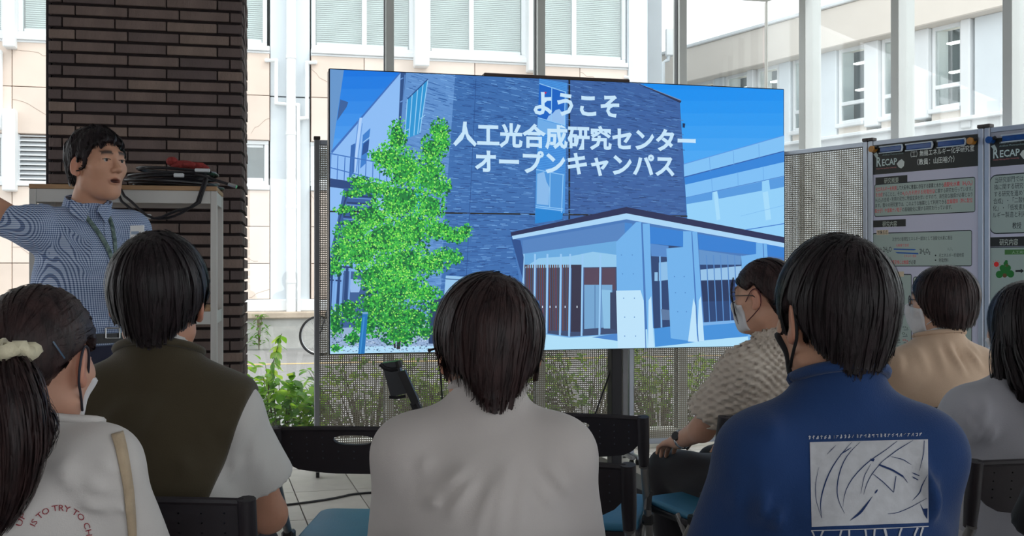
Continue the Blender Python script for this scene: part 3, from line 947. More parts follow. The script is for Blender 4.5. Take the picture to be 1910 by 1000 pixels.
obj('cross_bar', MB().bev(tm - .6, tm + .6, .06, .08, 1.1, 1.16, .003), M_blackm, vw)
obj('cross_bar', MB().bev(tm - .6, tm + .6, .06, .08, 1.9, 1.96, .003), M_blackm, vw)
obj('floor_beam', MB().bev(tm - (tc - tm), tm + (tc - tm), .09, .15, .10, .16, .003), M_blackm, vw)
# ================================================================ perforated partitions and poster boards
def perforated(name, colr, pitch=0.0132, half=0.27):
    m = bpy.data.materials.new(name)
    m.use_nodes = True
    N, L = m.node_tree.nodes, m.node_tree.links
    b = N['Principled BSDF']
    b.inputs['Base Color'].default_value = colr
    b.inputs['Roughness'].default_value = 0.55
    tc = N.new('ShaderNodeTexCoord')
    sp = N.new('ShaderNodeSeparateXYZ')
    L.new(tc.outputs['Object'], sp.inputs[0])
    ax = []
    for o_ in (sp.outputs['X'], sp.outputs['Z']):
        d = N.new('ShaderNodeMath'); d.operation = 'DIVIDE'; d.inputs[1].default_value = pitch
        L.new(o_, d.inputs[0])
        fr_ = N.new('ShaderNodeMath'); fr_.operation = 'FRACT'; L.new(d.outputs[0], fr_.inputs[0])
        su = N.new('ShaderNodeMath'); su.operation = 'SUBTRACT'; su.inputs[1].default_value = 0.5; L.new(fr_.outputs[0], su.inputs[0])
        ab = N.new('ShaderNodeMath'); ab.operation = 'ABSOLUTE'; L.new(su.outputs[0], ab.inputs[0])
        ax.append(ab.outputs[0])
    mx = N.new('ShaderNodeMath'); mx.operation = 'MAXIMUM'
    L.new(ax[0], mx.inputs[0]); L.new(ax[1], mx.inputs[1])
    lt = N.new('ShaderNodeMath'); lt.operation = 'GREATER_THAN'; lt.inputs[1].default_value = half
    L.new(mx.outputs[0], lt.inputs[0])
    L.new(lt.outputs[0], b.inputs['Alpha'])
    return m
M_perf = perforated('perforated_sheet', rgb(150, 143, 130))
M_frame = mat('partition_aluminium', rgb(170, 176, 188), 0.35, 0.6, var=0.08, vscale=6)
M_framed = mat('partition_post_grey', rgb(140, 140, 144), 0.45, 0.4, var=0.1, vscale=6)
M_cap = mat('post_cap', rgb(74, 66, 66), 0.6, var=0.1)

def board(label, p, q, z1=2.05, zb=0.11, sheet=True, post=M_frame, back=None, cat='partition'):
    p, q = Vector((*p, 0)), Vector((*q, 0))
    d = q - p
    L_ = d.length
    t = thing('partition_board' if sheet else 'poster_board', label, cat, p, math.atan2(d.y, d.x), group='free-standing display boards')
    for x in (0.0, L_ - .034):
        po = obj('post', MB().bev(x, x + .034, -.02, .02, .03, z1 + .002, .004), post, t)
        obj('post_cap', MB().bev(x - .003, x + .037, -.023, .023, z1 + .002, z1 + .022, .003), M_cap, po)
        obj('foot', MB().bev(x + .002, x + .032, -.17, .17, .035, .06, .006), post, t)
        for y in (-.14, .14):
            obj('castor', MB().cyl((x + .007, y, .018), (x + .027, y, .018), .018, 12), M_rub, t, smooth=True)
    obj('top_rail', MB().bev(.034, L_ - .034, -.014, .014, z1 - .03, z1, .003), M_frame, t)
    obj('bottom_rail', MB().bev(.034, L_ - .034, -.014, .014, zb, zb + .035, .003), M_frame, t)
    if sheet:
        obj('perforated_sheet', MB().box(.034, L_ - .034, -.0006, .0006, zb + .035, z1 - .03), M_perf, t)
    else:
        obj('panel', MB().box(.034, L_ - .034, -.008, .008, zb + .035, z1 - .03), back, t)
    return t, L_
M_bpanel = mat('board_panel', rgb(170, 172, 186), 0.6, var=0.05)
QT, QY0 = 0.213, 6.85
def qpt(x):
    u = (x - 955) / F
    Y = QY0 / (1 - QT * u)
    return (u * Y, Y)
board('perforated grey partition with a dark end post behind the left of the screen', qpt(586), qpt(872), post=M_framed)
board('perforated grey partition behind the middle of the screen', qpt(873.5), qpt(1170), post=M_framed)
board('perforated grey partition behind the right of the screen, above the sunlit floor', qpt(1172), qpt(1452))
BT, BY0 = -1.4157, 9.833
def bpt(x):
    u = (x - 955) / F
    Y = BY0 / (1 - BT * u)
    return (u * Y, Y)
bdir = Vector((bpt(1835)[0] - bpt(1620)[0], bpt(1835)[1] - bpt(1620)[1])).normalized()
e1 = Vector(bpt(1622))
s0 = e1 - bdir * .74
board('light perforated partition between the screen and the posters', s0, e1 - bdir * .004)
b1e = Vector(bpt(1837.5))
brd1, BL1 = board('aluminium-framed poster board in front of the side glass', e1, b1e, sheet=False, back=M_bpanel, cat='poster board')
b2s = b1e + bdir * .004
brd2, BL2 = board('aluminium-framed poster board at the right edge of the picture', b2s, b2s + bdir * BL1, sheet=False, back=M_bpanel, cat='poster board')
# extra feet are hidden; blue clip bars and round knobs along the top edges
M_clip = mat('blue_clip', rgb(30, 78, 150), 0.15, var=0.2, vscale=30)
M_clear = mat('clear_clip', rgb(196, 208, 222), 0.12, var=0.1)
M_amber = mat('amber_knob', rgb(190, 130, 50), 0.4, var=0.2, vscale=30)
def bloc(x, y, origin):
    t, z = on_plane(x, y, BY0, BT)
    t0 = on_plane(955 + F * origin[0] / origin[1], 504, BY0, BT)[0]
    return t - t0, z
def clips(brd, origin, bars, knobs):
    for x0, y0, x1, y1 in bars:
        a, z = bloc(x0, y0, origin); b, z2 = bloc(x1, y1, origin)
        z = (z + z2) / 2
        c_ = obj('clip_bar', MB().bev(a, b, -.028, -.012, z - .020, z + .014, .006), M_clip, brd)
        obj('clip_edge', MB().tube([(a - .004, -.022, z + .016), (b, -.022, z + .016)], .005, 8).tube([(b, -.022, z + .016), (b + .006, -.024, z), (b, -.022, z - .020)], .006, 8).tube([(a - .004, -.024, z - .022), (b, -.024, z - .022)], .004, 8), M_clear, c_, smooth=True)
    for x, y, m in knobs:
        a, z = bloc(x, y, origin)
        kn = obj('knob', MB().cyl((a, -.050, z), (a, -.012, z), .020, 16), m, brd, smooth=True)
        obj('knob_arm', MB().tube([(a, -.03, z), (a + .03, -.03, z + .012)], .011, 8), M_black, kn, smooth=True)
clips(brd1, e1, ((1645, 279, 1686, 276), (1694, 274, 1742, 271), (1753, 269, 1804, 264)), ((1634, 279, M_amber), (1818, 264, M_amber)))
clips(brd2, b2s, ((1873, 258, 1925, 254),), ((1853, 262, M_clip),))

# ---- posters: each a printed sheet hung on its board
M_paper = sheet_mat('poster_print', None, 0.4)
class Sheet:
    def __init__(s, origin):
        s.mb, s.o, s.k = MB(), origin, 0
    def at(s, x, y): return bloc(x, y, s.o)
    def p3(s, a, z): return (a, -.0105 - s.k * 1.2e-5, z)
    def sc(s, x): return BY0 / (1 - BT * (x - 955) / F) / F
    def poly(s, pts, col):
        s.k += 1
        q = [s.at(*p) for p in pts]
        s.mb.add([s.p3(*p) for p in q], [list(range(len(q)))], 0, rgb(*col))
    def rect(s, x0, y0, x1, ybot0, col, rad=0.0):
        """upright rectangle: left edge x0 from y0 to ybot0 (pixels read at x0), right edge x1"""
        s.k += 1
        a, z1 = s.at(x0, y0); _, z0_ = s.at(x0, ybot0)
        b, _ = s.at(x1, y0)
        rr = rad * s.sc(x0)
        pts = []
        for cx, cz, t0 in ((b - rr, z1 - rr, 0), (a + rr, z1 - rr, 90), (a + rr, z0_ + rr, 180), (b - rr, z0_ + rr, 270)):
            for k in range(5 if rr else 1):
                t = math.radians(t0 + k * 22.5)
                pts.append((cx + math.cos(t) * rr, cz + math.sin(t) * rr))
        s.mb.add([s.p3(*p) for p in pts], [list(range(len(pts)))], 0, rgb(*col))
    def frame(s, x0, y0, x1, yb, rad, fill, line=(28, 38, 44), wd=1.6):
        s.rect(x0, y0, x1, yb, line, rad)
        s.rect(x0 + wd * .7, y0 + wd, x1 - wd * .7, yb - wd, fill, max(0, rad - wd))
    def text(s, body, x0, y, x1, hpx, col, bold=0.0):
        """body may be one string or [(string, colour), ...]; fitted to x0..x1 on one baseline"""
        segs = [(body, col)] if isinstance(body, str) else body
        s.k += 1
        a0, z = s.at(x0, y)
        a1, _ = s.at(x1, y)
        h = hpx * s.sc(x0)
        n = sum(len(q[0]) for q in segs)
        cw = (a1 - a0) / n
        a = a0
        for b_, c_ in segs:
            v, f = text_polys(b_, 1.0, bold)
            w_ = cw * len(b_)
            if len(v):
                sx = w_ / max(v[:, 0].max() - min(0, v[:, 0].min()), .1)
                s.mb.add([s.p3(a + p[0] * sx, z + p[1] * h) for p in v], f, 0, rgb(*c_))
            a += w_
    def disc(s, x, y, r_, col, n=14, ry=None):
        s.k += 1
        a, z = s.at(x, y)
        r1 = r_ * s.sc(x)
        s.mb.add([s.p3(a + math.cos(2 * PI * i / n) * r1, z + math.sin(2 * PI * i / n) * (ry or r_) * s.sc(x)) for i in range(n)], [list(range(n))], 0, rgb(*col))
BLK, RED, LAV, GRN, HDR, TANC = (34, 38, 42), (214, 48, 58), (198, 198, 220), (166, 182, 178), (40, 42, 40), (214, 196, 170)
WHT = (226, 232, 230)
A = Sheet(e1)
A.rect(1629, 272, 1828, 705, LAV)
A.rect(1629, 272, 1828, 326.5, HDR)
A.text('Research Center for', 1648, 285, 1682, 4.6, (150, 176, 176)); A.text('Artificial Photosynthesis', 1648, 291, 1687, 4.6, (150, 176, 176))
A.text('R', 1636, 311, 1645.5, 25, (196, 214, 214), .02); A.text('ECAP', 1646.5, 309.5, 1675, 17, (196, 214, 214), .02)
A.text('Osaka Metropolitan University', 1636, 316.5, 1674, 3.6, (200, 120, 120))
A.poly([(1674.5, 306), (1679, 300), (1684, 297), (1689, 302), (1688, 310), (1683, 314.5), (1678, 312)], (206, 214, 212)); A.poly([(1631, 288), (1637, 284), (1640, 290), (1637, 296)], (180, 196, 196))
A.text('（工）', 1695, 293.5, 1713, 12.5, WHT, .005); A.text('無機エネルギー化学研究室', 1717, 291, 1819, 12.5, WHT, .005)
A.text('（教員：山田裕介）', 1707, 308, 1782, 12.5, WHT, .005)
A.frame(1633, 344, 1821, 405, 4, GRN)
A.rect(1635, 331.5, 1694.5, 344, HDR); A.text('研究概要', 1651, 342, 1678, 11, (190, 200, 190))
A.text([('光エネルギーを利用', RED), ('して大気中に豊富に存在する酸素と水から', BLK), ('過酸化水素（H₂O₂）', RED)], 1635, 357, 1816, 8.6, BLK, .012)
A.text([('を合成', RED), ('することと、その', BLK), ('H₂O₂を利用する発電技術', RED), ('に関する研究を行っています。', BLK)], 1635, 367.3, 1816, 8.6, BLK, .004)
A.text('H₂O₂の合成・利用の双方に物質変換を伴いますので、高性能な触媒が必要となり', 1635, 377, 1816, 8.6, BLK, .002)
A.text([('ます。我々の研究室では、このような触媒として利用できる', BLK), ('金属錯体（特に配位', RED)], 1634, 387, 1816, 8.6, BLK, .006)
A.text([('高分子）や金属ナノ粒子', RED), ('の高機能化に関する研究を行っています。', BLK)], 1633.5, 397, 1778, 8.6, BLK, .006)
A.rect(1631, 411.5, 1691.5, 424.5, HDR); A.text('研究内容', 1648, 422.5, 1675, 11, (190, 200, 190))
A.frame(1629.5, 435, 1815, 497.5, 4, GRN)
A.rect(1637, 429.5, 1659, 438.5, TANC); A.text('対象反応', 1638.5, 437, 1658, 8, BLK, .01)
A.text('次世代の循環型エネルギー媒体として過酸化水素に着目', 1666, 449.5, 1778, 8, BLK)
A.text('O₂ + 2H₂O', 1633, 470, 1665, 13, BLK, .01); A.text('2H₂O₂', 1717, 473, 1737, 13, BLK, .01)
A.poly([(1669, 463.5), (1707, 464.5), (1711.5, 465.5), (1707, 467), (1669, 466)], (30, 92, 176)); A.poly([(1672, 470), (1715, 472), (1715, 474.5), (1676, 472.8)], (30, 92, 176))
A.text('光触媒で合成', 1673, 460, 1697, 5.5, RED); A.text('エネルギー放出', 1688, 480, 1711, 5.5, RED); A.text('H₂O₂', 1769, 467, 1779, 7, (120, 134, 130))
A.disc(1747, 476.5, 1.5, BLK); A.disc(1747, 485.5, 1.5, BLK)
A.text('光エネルギー貯蔵物質', 1753, 479.5, 1800, 8, BLK); A.text('発電燃料', 1753, 488.5, 1771, 8, BLK)
A.text([('物質変換には触媒', RED), ('が必要', BLK)], 1662, 492.5, 1710, 8.5, RED, .004)
A.frame(1629.5, 511, 1702.5, 668, 3, GRN); A.frame(1705, 516, 1815, 668, 5, GRN)
A.rect(1662, 506.5, 1688, 516, TANC); A.text('金属錯体', 1663, 514.5, 1678, 8, BLK, .008)
rq = random.Random(8)
for cx, cy in ((1679, 535), (1679, 562)):
    for k in range(6):
        t = k * PI / 3 + .4
        A.disc(cx + math.cos(t) * 7, cy + math.sin(t) * 9, 1.7, (30, 44, 44))
        A.poly([(cx - .3, cy), (cx + math.cos(t) * 6, cy + math.sin(t) * 8), (cx + math.cos(t) * 6 + .6, cy + math.sin(t) * 8), (cx + .3, cy)], (90, 110, 120))
A.text('金属錯体・配位高分子', 1660, 588, 1690, 7, BLK); A.text('触媒の構造を制御', 1656, 596, 1682, 6, RED)
for k in range(16):
    x, y = 1637 + (k % 4) * 16 + rq.uniform(-2, 2), 612 + (k // 4) * 12
    A.text(rq.choice(('光触媒', '反応', 'H₂O', 'O₂')), x, y, x + 10, 6, rq.choice((RED, BLK, (90, 90, 96))))
    A.poly([(x + 2, y + 3), (x + 11, y + 2.5), (x + 11, y + 3.5), (x + 2, y + 4)], (70, 84, 90))
A.text('ナノ粒子触媒', 1626, 660, 1648, 7, BLK)
A.rect(1630, 672, 1676, 683, (198, 142, 196)); A.rect(1630, 686, 1716, 700, (164, 170, 176))
for k in range(7):
    A.poly([(1720 + k * 12, 600 - k * 5), (1728 + k * 12, 600 - k * 5), (1728 + k * 12, 640), (1720 + k * 12, 640)], (120 + k * 8, 150, 150))
ps1 = tag(obj('research_poster', A.mb, M_paper, None, loc=(e1.x, e1.y, 0), rot=(0, 0, math.atan2(bdir.y, bdir.x))), 'research poster with dark header and red text on the left board', 'poster', 'research posters')
B_ = Sheet(b2s)
B_.rect(1844, 260, 2062, 700, LAV)
B_.rect(1844, 260, 2062, 312.5, HDR)
B_.text('Research Center for', 1866, 269, 1908, 4.8, (150, 176, 176)); B_.text('Artificial Photosynthesis', 1866, 274.5, 1915, 4.8, (150, 176, 176))
B_.text('R', 1853.5, 295.5, 1864.5, 27, (196, 214, 214), .02); B_.text('ECAP', 1866, 293.5, 1904, 18, (196, 214, 214), .02)
B_.text('Osaka Metropolitan University', 1854, 300, 1903, 4, (200, 120, 120)); B_.poly([(1904, 288), (1909, 281), (1917, 278), (1922, 285), (1919, 294), (1911, 297)], (206, 214, 212)); B_.poly([(1850, 273), (1857, 270), (1861, 277), (1857, 282)], (180, 196, 196))
B_.frame(1848, 327, 2055, 437, 13, GRN, wd=2)
for k, tx in enumerate(('当研究部門では太陽光エネルギーの変', '換に関する研究を行っています。特に', 'する研究を進めています。「人工光合', '合成」・「二酸化炭素の資源', '化」・「低炭素燃料の', 'ルギー製造と利用に')):
    B_.text(tx, 1857 - k * .8, 341 + k * 13, 1857 - k * .8 + len(tx) * 8.0, 11.5, BLK)
B_.text('教授', 1890, 426, 1907, 13, BLK, .006)
B_.rect(1844, 443, 1935, 460.5, HDR); B_.text('研究内容', 1866, 457, 1901, 13, (196, 204, 196))
B_.frame(1843.5, 461, 2055, 690, 9, GRN, wd=1.8)
B_.rect(1876, 466, 1950, 475, (70, 120, 60)); B_.text('人工光合成', 1889, 473, 1925, 6, (170, 200, 170))
B_.disc(1860.5, 493, 5, (226, 40, 36))
for k in range(10):
    t = k * PI / 5
    B_.poly([(1860.5 + math.cos(t) * 6.2, 493 + math.sin(t) * 6.6), (1860.5 + math.cos(t + .2) * 6.2, 493 + math.sin(t + .2) * 6.6), (1860.5 + math.cos(t + .1) * 8.6, 493 + math.sin(t + .1) * 9)], (226, 60, 46))
for x, y, q in ((1866, 512, 7), (1887, 511, 7), (1876, 508, 9), (1872, 500, 6), (1882, 500, 6), (1878, 492, 4.5), (1879, 488, 3)):
    B_.disc(x, y, q, (34, 116, 44))
B_.disc(1876, 514, 4, (112, 72, 40)); B_.disc(1880, 495, 3, (84, 96, 44))
B_.poly([(1896, 504), (1906, 503.5), (1906, 501), (1912, 505.5), (1906, 510), (1906, 507.5), (1896, 507.5)], (28, 30, 30))
ps2 = tag(obj('research_poster', B_.mb, M_paper, None, loc=(b2s.x, b2s.y, 0), rot=(0, 0, math.atan2(bdir.y, bdir.x))), 'research poster with a tree and red sun drawing on the right board', 'poster', 'research posters')

# ================================================================ storage rack with coiled cables
M_wood = mat('shelf_wood', rgb(176, 138, 100), 0.55, var=0.2, vscale=8, stretch=(1, 8, 8))
M_rack = mat('rack_white', rgb(196, 194, 190), 0.45, var=0.05)
RKT = 0.20
RY0 = 4.36 * (1 + RKT * .274)
def rk(x): return t_of(x, RY0, RKT)
ra, rb_ = rk(54), rk(405)
rack = thing('storage_rack', 'white steel rack with light wooden shelves in front of the pillar', 'rack', (0, RY0, 0), math.atan(RKT))
RZ = 1.572
for x in (ra, rb_ - .026):
    for y in (0, .34):
        obj('post', MB().bev(x, x + .026, y, y + .026, .0, RZ, .002), M_rack, rack)
for zt in (RZ, 1.10, 0.62, 0.15):
    sh = obj('shelf', MB().bev(ra + (.0 if zt == RZ else .027), rb_ - (.0 if zt == RZ else .027), -.004 if zt == RZ else .028, .37 if zt == RZ else .338, zt, zt + .018, .002) if zt == RZ else MB().bev(ra + .027, rb_ - .027, .005, .36, zt - .018, zt, .002), M_wood, rack)
    zc = zt if zt == RZ else zt - .018
    obj('rail', MB().bev(ra + .026, rb_ - .026, .002, .012, zc - .052, zc, .001), M_rack, sh)
    obj('rail', MB().bev(ra + .026, rb_ - .026, .352, .362, zc - .052, zc, .001), M_rack, sh)
    obj('rail', MB().bev(ra + .004, ra + .014, .028, .338, zc - .052, zc, .001), M_rack, sh)
    obj('rail', MB().bev(rb_ - .014, rb_ - .004, .028, .338, zc - .052, zc, .001), M_rack, sh)
M_cable = mat('cable_black', rgb(30, 28, 34), 0.4, var=0.1)
M_tagw = mat('tag_white', rgb(196, 200, 204), 0.5, var=0.1)
rr = random.Random(4)
tcx, tcy = rk(315), .17
def coil(cx, cy, cz, rx_, ry_, turns, wob, r_=.0055, seed=0):
    q = random.Random(seed)
    pts = []
    n = int(turns * 26)
    ph = q.uniform(0, 6)
    for i in range(n + 1):
        a = i / 26 * 2 * PI + ph
        k = 1 + wob * math.sin(a * .37 + ph) + q.uniform(-.02, .02)
        pts.append((cx + math.cos(a) * rx_ * k, cy + math.sin(a) * ry_ * k, cz + .017 * math.sin(a * .53 + ph) + .016 * i / n))
    return pts
RM = Matrix.Translation((0, RY0, 0)) @ Matrix.Rotation(math.atan(RKT), 4, 'Z')
def cable_thing(label, lists, r_, extra=None, nm='cable_coil'):
    base = RM @ Vector((tcx, tcy, RZ + .018))
    t = thing(nm, label, 'cable', base, math.atan(RKT), group='cables on the rack')
    mb = MB()
    for pts in lists:
        mb.tube([(p[0] - tcx, p[1] - tcy, p[2] - RZ - .018) for p in pts], r_, 7)
    obj('cord', mb, M_cable, t, smooth=True)
    if extra: extra(t)
    return t
zt = RZ + .018
def tags1(t):
    obj('cable_tag', MB().bev(.10, .16, -.175, -.160, .058, .072, .003), M_tagw, t)
    obj('cable_tag', MB().bev(.02, .06, -.19, -.17, .034, .05, .003), M_tagw, t)
cable_thing('black cable coiled flat in a wide loop on the rack top', [coil(tcx - .01, tcy, zt + .02, .165, .15, 4.2, .12, seed=1)], .006)
cable_thing('black cable coil with white tags heaped on top of the others', [coil(tcx + .0, tcy - .01, zt + .054, .155, .14, 4.4, .16, seed=2)], .0055, tags1)
cable_thing('thin black cable tangle at the bottom of the heap', [coil(tcx + .01, tcy + .01, zt + .008, .175, .13, 2.6, .1, seed=5)], .005)
# loop hanging over the front edge, with a pale label and two loose plug ends
hl = []
for k in range(13):
    f_ = k / 12
    hl.append((rk(214) + (rk(382) - rk(214)) * f_, -.015 - .02 * math.sin(f_ * PI), RZ - .012 - .105 * math.sin(f_ * PI) ** .8 + (.055 if k == 12 else 0) + (.03 if k == 0 else 0)))
hl2 = [(x + .012, y - .012, z + .01 + .012 * math.sin(i)) for i, (x, y, z) in enumerate(hl)]
for L_ in (hl, hl2):
    L_.append((rk(383), .02, RZ + .062)); L_.append((rk(372), .10, RZ + .07))
def tags2(t):
    p = hl[5]
    obj('cable_tag', MB().bev(p[0] - .05 - tcx, p[0] + .0 - tcx, p[1] - .012 - tcy, p[1] + .006 - tcy, p[2] - RZ - .022, p[2] - RZ - .003, .003), M_tagw, t)
cable_thing('black double cable hanging in a loop below the rack top', [hl, hl2], .0055, tags2)
pe = [(rk(350), .06, RZ + .075), (rk(380), -.01, RZ + .06), (rk(405), -.03, RZ + .04), (rk(434), -.05, RZ + .020)]
def plug(t):
    a, b = pe[-1], pe[-2]
    d_ = (Vector(a) - Vector(b)).normalized()
    q = Vector(a) - Vector((tcx, tcy, RZ + .018))
    obj('plug', MB().tube([q - d_ * .015, q + d_ * .02], .008, 8), M_chrome, t, smooth=True)
cable_thing('black cable end with a metal plug sticking out past the rack post', [pe], .006, plug)
gl = thing('red_glove', 'crumpled red work glove lying on the black cables', 'glove', RM @ Vector((rk(335), .15, RZ + .115)), .4)
obj('glove_body', MB().sphere((0, 0, .0), (.055, .04, .022), 14, 8).sphere((-.045, 0, .015), (.025, .03, .02), 12, 8).tube([(.03, .0, .0), (.075, -.01, .0), (.10, -.015, -.012)], [.018, .014, .008], 8).tube([(.03, .02, .0), (.07, .025, .004), (.092, .03, -.006)], [.016, .012, .007], 8).tube([(.0, -.03, .0), (.04, -.055, -.002)], [.014, .008], 8), mat('glove_red', rgb(150, 48, 46), 0.8, var=0.3, vscale=40, bump=0.4, bscale=120), gl, smooth='all')

# ================================================================ folding chairs
M_cback = mat('chair_black', rgb(34, 29, 36), 0.5, var=0.12, vscale=25, bump=0.05, bscale=300)
M_cseat = mat('seat_blue', rgb(58, 124, 160), 0.5, var=0.08, vscale=9, bump=0.1, bscale=200)
def plate(outline, holes, thick, bend=0.0):
    cu = bpy.data.curves.new('plate', 'CURVE')
    cu.dimensions = '2D'; cu.fill_mode = 'BOTH'; cu.extrude = thick / 2
    for ring in [outline] + holes:
        sp = cu.splines.new('POLY')
        sp.points.add(len(ring) - 1)
        for pt, (a, b) in zip(sp.points, ring):
            pt.co = (a, b, 0, 1)
        sp.use_cyclic_u = True
    o = bpy.data.objects.new('plate', cu)
    me = bpy.data.meshes.new_from_object(o)
    bpy.data.objects.remove(o)
    vs = [(v.co.x, v.co.z, v.co.y) for v in me.vertices]
    fs = [list(p.vertices)[::-1] for p in me.polygons]
    mb = MB().add(vs, fs)
    mb.v = [(x, y - bend * (1 - (x / .22) ** 2), z) for x, y, z in mb.v]
    return mb
def make_chair():
    t = thing('folding_chair', 'folding chair', 'chair')
    W = .218
    top = [(W * math.cos(a), 0) for a in ()]
    outl = []
    for k in range(17):
        x = W - 2 * W * k / 16
        outl.append((x, .80 - .004 * (x / W) ** 2))
    for k in range(17):
        x = -W + 2 * W * k / 16
        e = abs(x) / W
        outl.append((x, .668 + (.030 * max(0, e - .25) ** 1.4 + .035 * max(0, e - .82) / .18)))
    holes = []
    hh = []
    for k in range(20):
        a = 2 * PI * k / 20
        hh.append((.058 * math.copysign(abs(math.cos(a)) ** .7, math.cos(a)), .771 + (.012 if math.sin(a) > 0 else .017) * math.sin(a)))
    holes.append(hh)
    for i in range(9):
        for j in range(4):
            x, z = -.18 + i * .045, .714 + j * .0205
            if abs(x) < .075 and z > .74: continue
            holes.append([(x + .0022 * math.cos(q * PI / 3), z + .0022 * math.sin(q * PI / 3)) for q in range(6)])
    bk = plate(outl, holes, .012, .0)
    T = Matrix.Translation((0, -.215, 0)) @ Matrix.Translation((0, 0, .68)) @ Matrix.Rotation(math.radians(10), 4, 'X') @ Matrix.Translation((0, 0, -.68))
    bk.xform(T)
    b = obj('backrest', bk, M_cback, t)
    lip = MB().tube([(-W + 2 * W * k / 16, 0, .80 - .004 * (-1 + 2 * k / 16) ** 2) for k in range(17)], .0085, 8)
    obj('top_lip', lip.xform(T), M_cback, b, smooth=True)
    for s in (-1, 1):
        sl = MB().tube([(s * (W + .006), .0, .640), (s * (W + .006), .0, .70), (s * (W + .006), 0, .803)], [.0155, .0185, .0185], 10)
        obj('side_sleeve', sl.xform(T), M_cback, b, smooth=True)
    sx = W + .008
    for s in (-1, 1):
        obj('front_leg', MB().tube([(s * sx, -.222, .645), (s * sx, -.10, .46), (s * sx, .19, .012)], .0125, 10), M_steel, t, smooth=True)
        obj('rear_leg', MB().tube([(s * (sx - .03), .02, .45), (s * (sx - .03), -.30, .012)], .0115, 10), M_steel, t, smooth=True)
        jt = obj('hinge', MB().tube([(s * (sx + .004), -.165, .50), (s * (sx + .008), -.15, .555)], .012, 8).bev(s * sx - .018, s * sx + .018, -.12, -.08, .44, .475, .006), M_black, t)
        obj('rubber_tip', MB().cyl((s * sx, .190, .0), (s * sx, .184, .03), .016, 10), M_rub, t)
        obj('rubber_tip', MB().cyl((s * (sx - .03), -.306, .0), (s * (sx - .03), -.288, .03), .015, 10), M_rub, t)
    obj('crossbar', MB().cyl((-sx + .03, -.26, .066), (sx - .03, -.26, .066), .009, 8), M_steel, t, smooth=True)
    obj('crossbar', MB().cyl((-sx, .13, .105), (sx, .13, .105), .009, 8), M_steel, t, smooth=True)
    def pad(x, y, z, h, r_):
        pts = []
        for cx, cy, t0 in ((x - r_, y - r_, 0), (-x + r_, y - r_, 90), (-x + r_, -y + r_ * .6, 180), (x - r_, -y + r_ * .6, 270)):
            for k in range(6):
                a = math.radians(t0 + 18 * k)
                pts.append((cx + math.cos(a) * r_, cy + math.sin(a) * (r_ if t0 < 180 else r_ * .6)))
        mb = MB()
        n = len(pts)
        rings = [(1.0, 0), (1.0, h * .6), (.985, h * .9), (.94, h), (.6, h * 1.12), (.0, h * 1.16)]
        for sc_, dz in rings:
            mb.v += [(a * sc_, b_ * sc_, z + dz) for a, b_ in pts]
        for q in range(len(rings) - 1):
            for k in range(n):
                mb.f.append([q * n + k, q * n + (k + 1) % n, (q + 1) * n + (k + 1) % n, (q + 1) * n + k]); mb.m.append(0); mb.c.append(None)
        mb.f.append(list(range(n))[::-1]); mb.m.append(0); mb.c.append(None)
        return mb
    tilt = Matrix.Translation((0, 0.03, 0)) @ Matrix.Rotation(math.radians(3), 4, 'X')
    obj('seat', pad(.198, .195, .445, .022, .045).xform(tilt), M_cseat, t, smooth='all')
    obj('seat_pan', pad(.204, .20, .425, .020, .045).xform(tilt), M_cback, t, smooth=True)
    return t
chair0 = make_chair()
used = [False]
def chair(X, Y, rz, label):
    o = copy_tree(chair0) if used[0] else chair0
    used[0] = True
    o.location = (X, Y, 0)
    o.rotation_euler = (0, 0, math.radians(rz))
    o['label'] = label
    o['group'] = 'audience folding chairs'
    return o
def cpx(x, Yb, dx=0): return (x - 955) / F * Yb + dx
# back edge distances: Yb is the distance of the backrest, the chair centre lies .215 beyond it
chair(cpx(672, 3.07), 3.07 + .215, -4, 'empty blue-seated folding chair just left of the white-shirted person')
chair(cpx(1096, 3.35), 3.35 + .215, -13, 'empty folding chair in the front row right of the white-shirted person')
chair(cpx(1036, 2.54), 2.54 + .215, -13, 'empty folding chair in the second row right of the white-shirted person')
def under(X, Y, yaw, label, back=.045, dx=0.0):
    a = math.radians(yaw)
    chair(X + math.sin(a) * back + dx * math.cos(a), Y - math.cos(a) * back + dx * math.sin(a), yaw, label)
under(.725, 3.60, 30, 'angled folding chair under the woman in the textured cream top', 0.0)
under(-.775, 2.40, 0, 'folding chair under the person in the olive vest', .06, .03)
under(1.475, 3.80, 12, 'folding chair under the woman in the beige blouse')
under(1.340, 2.875, 4, 'folding chair under the long-haired woman in pale grey', .10, -.05)
under(-.047, 1.945, -1, 'folding chair under the person in the plain white shirt')
under(.566, 1.93, 4, 'folding chair under the person in the navy sweatshirt', .05)
under(-.842, 1.93, -5, 'folding chair under the person with the cream scrunchie')
under(1.165, 1.93, 3, 'folding chair under the person in black at the right edge')

# ================================================================ angled device stand, loose cables
st = thing('device_stand', 'black device head on a leaning arm in front of the perforated partition', 'stand', P(905, 504, 4.1) * 1.0, 0)
st.location.z = 0
def sp(x, y, Y=4.1):
    q = P(x, y, Y)
    return q - Vector(st.location)
M_dev = mat('device_grey', rgb(52, 54, 60), 0.4, var=0.12, vscale=15)
hd = MB()
hd.prism([(0, 0), (1, 0), (1, 1), (0, 1)], 0, 0.001, 'y') if False else None
c1, c2, c3, c4 = sp(712, 678), sp(741, 674), sp(762, 733), sp(729, 741)
dirY = Vector((0, .06, 0))
for a_, b_, o1, o2 in ((c1, c2, 0, 0),):
    vs = [c1, c2, c3, c4, c1 + dirY, c2 + dirY, c3 + dirY, c4 + dirY]
    hd.add(vs, [(0, 3, 2, 1), (4, 5, 6, 7), (0, 1, 5, 4), (1, 2, 6, 5), (2, 3, 7, 6), (3, 0, 4, 7)])
h_ = obj('device_head', hd, M_dev, st)
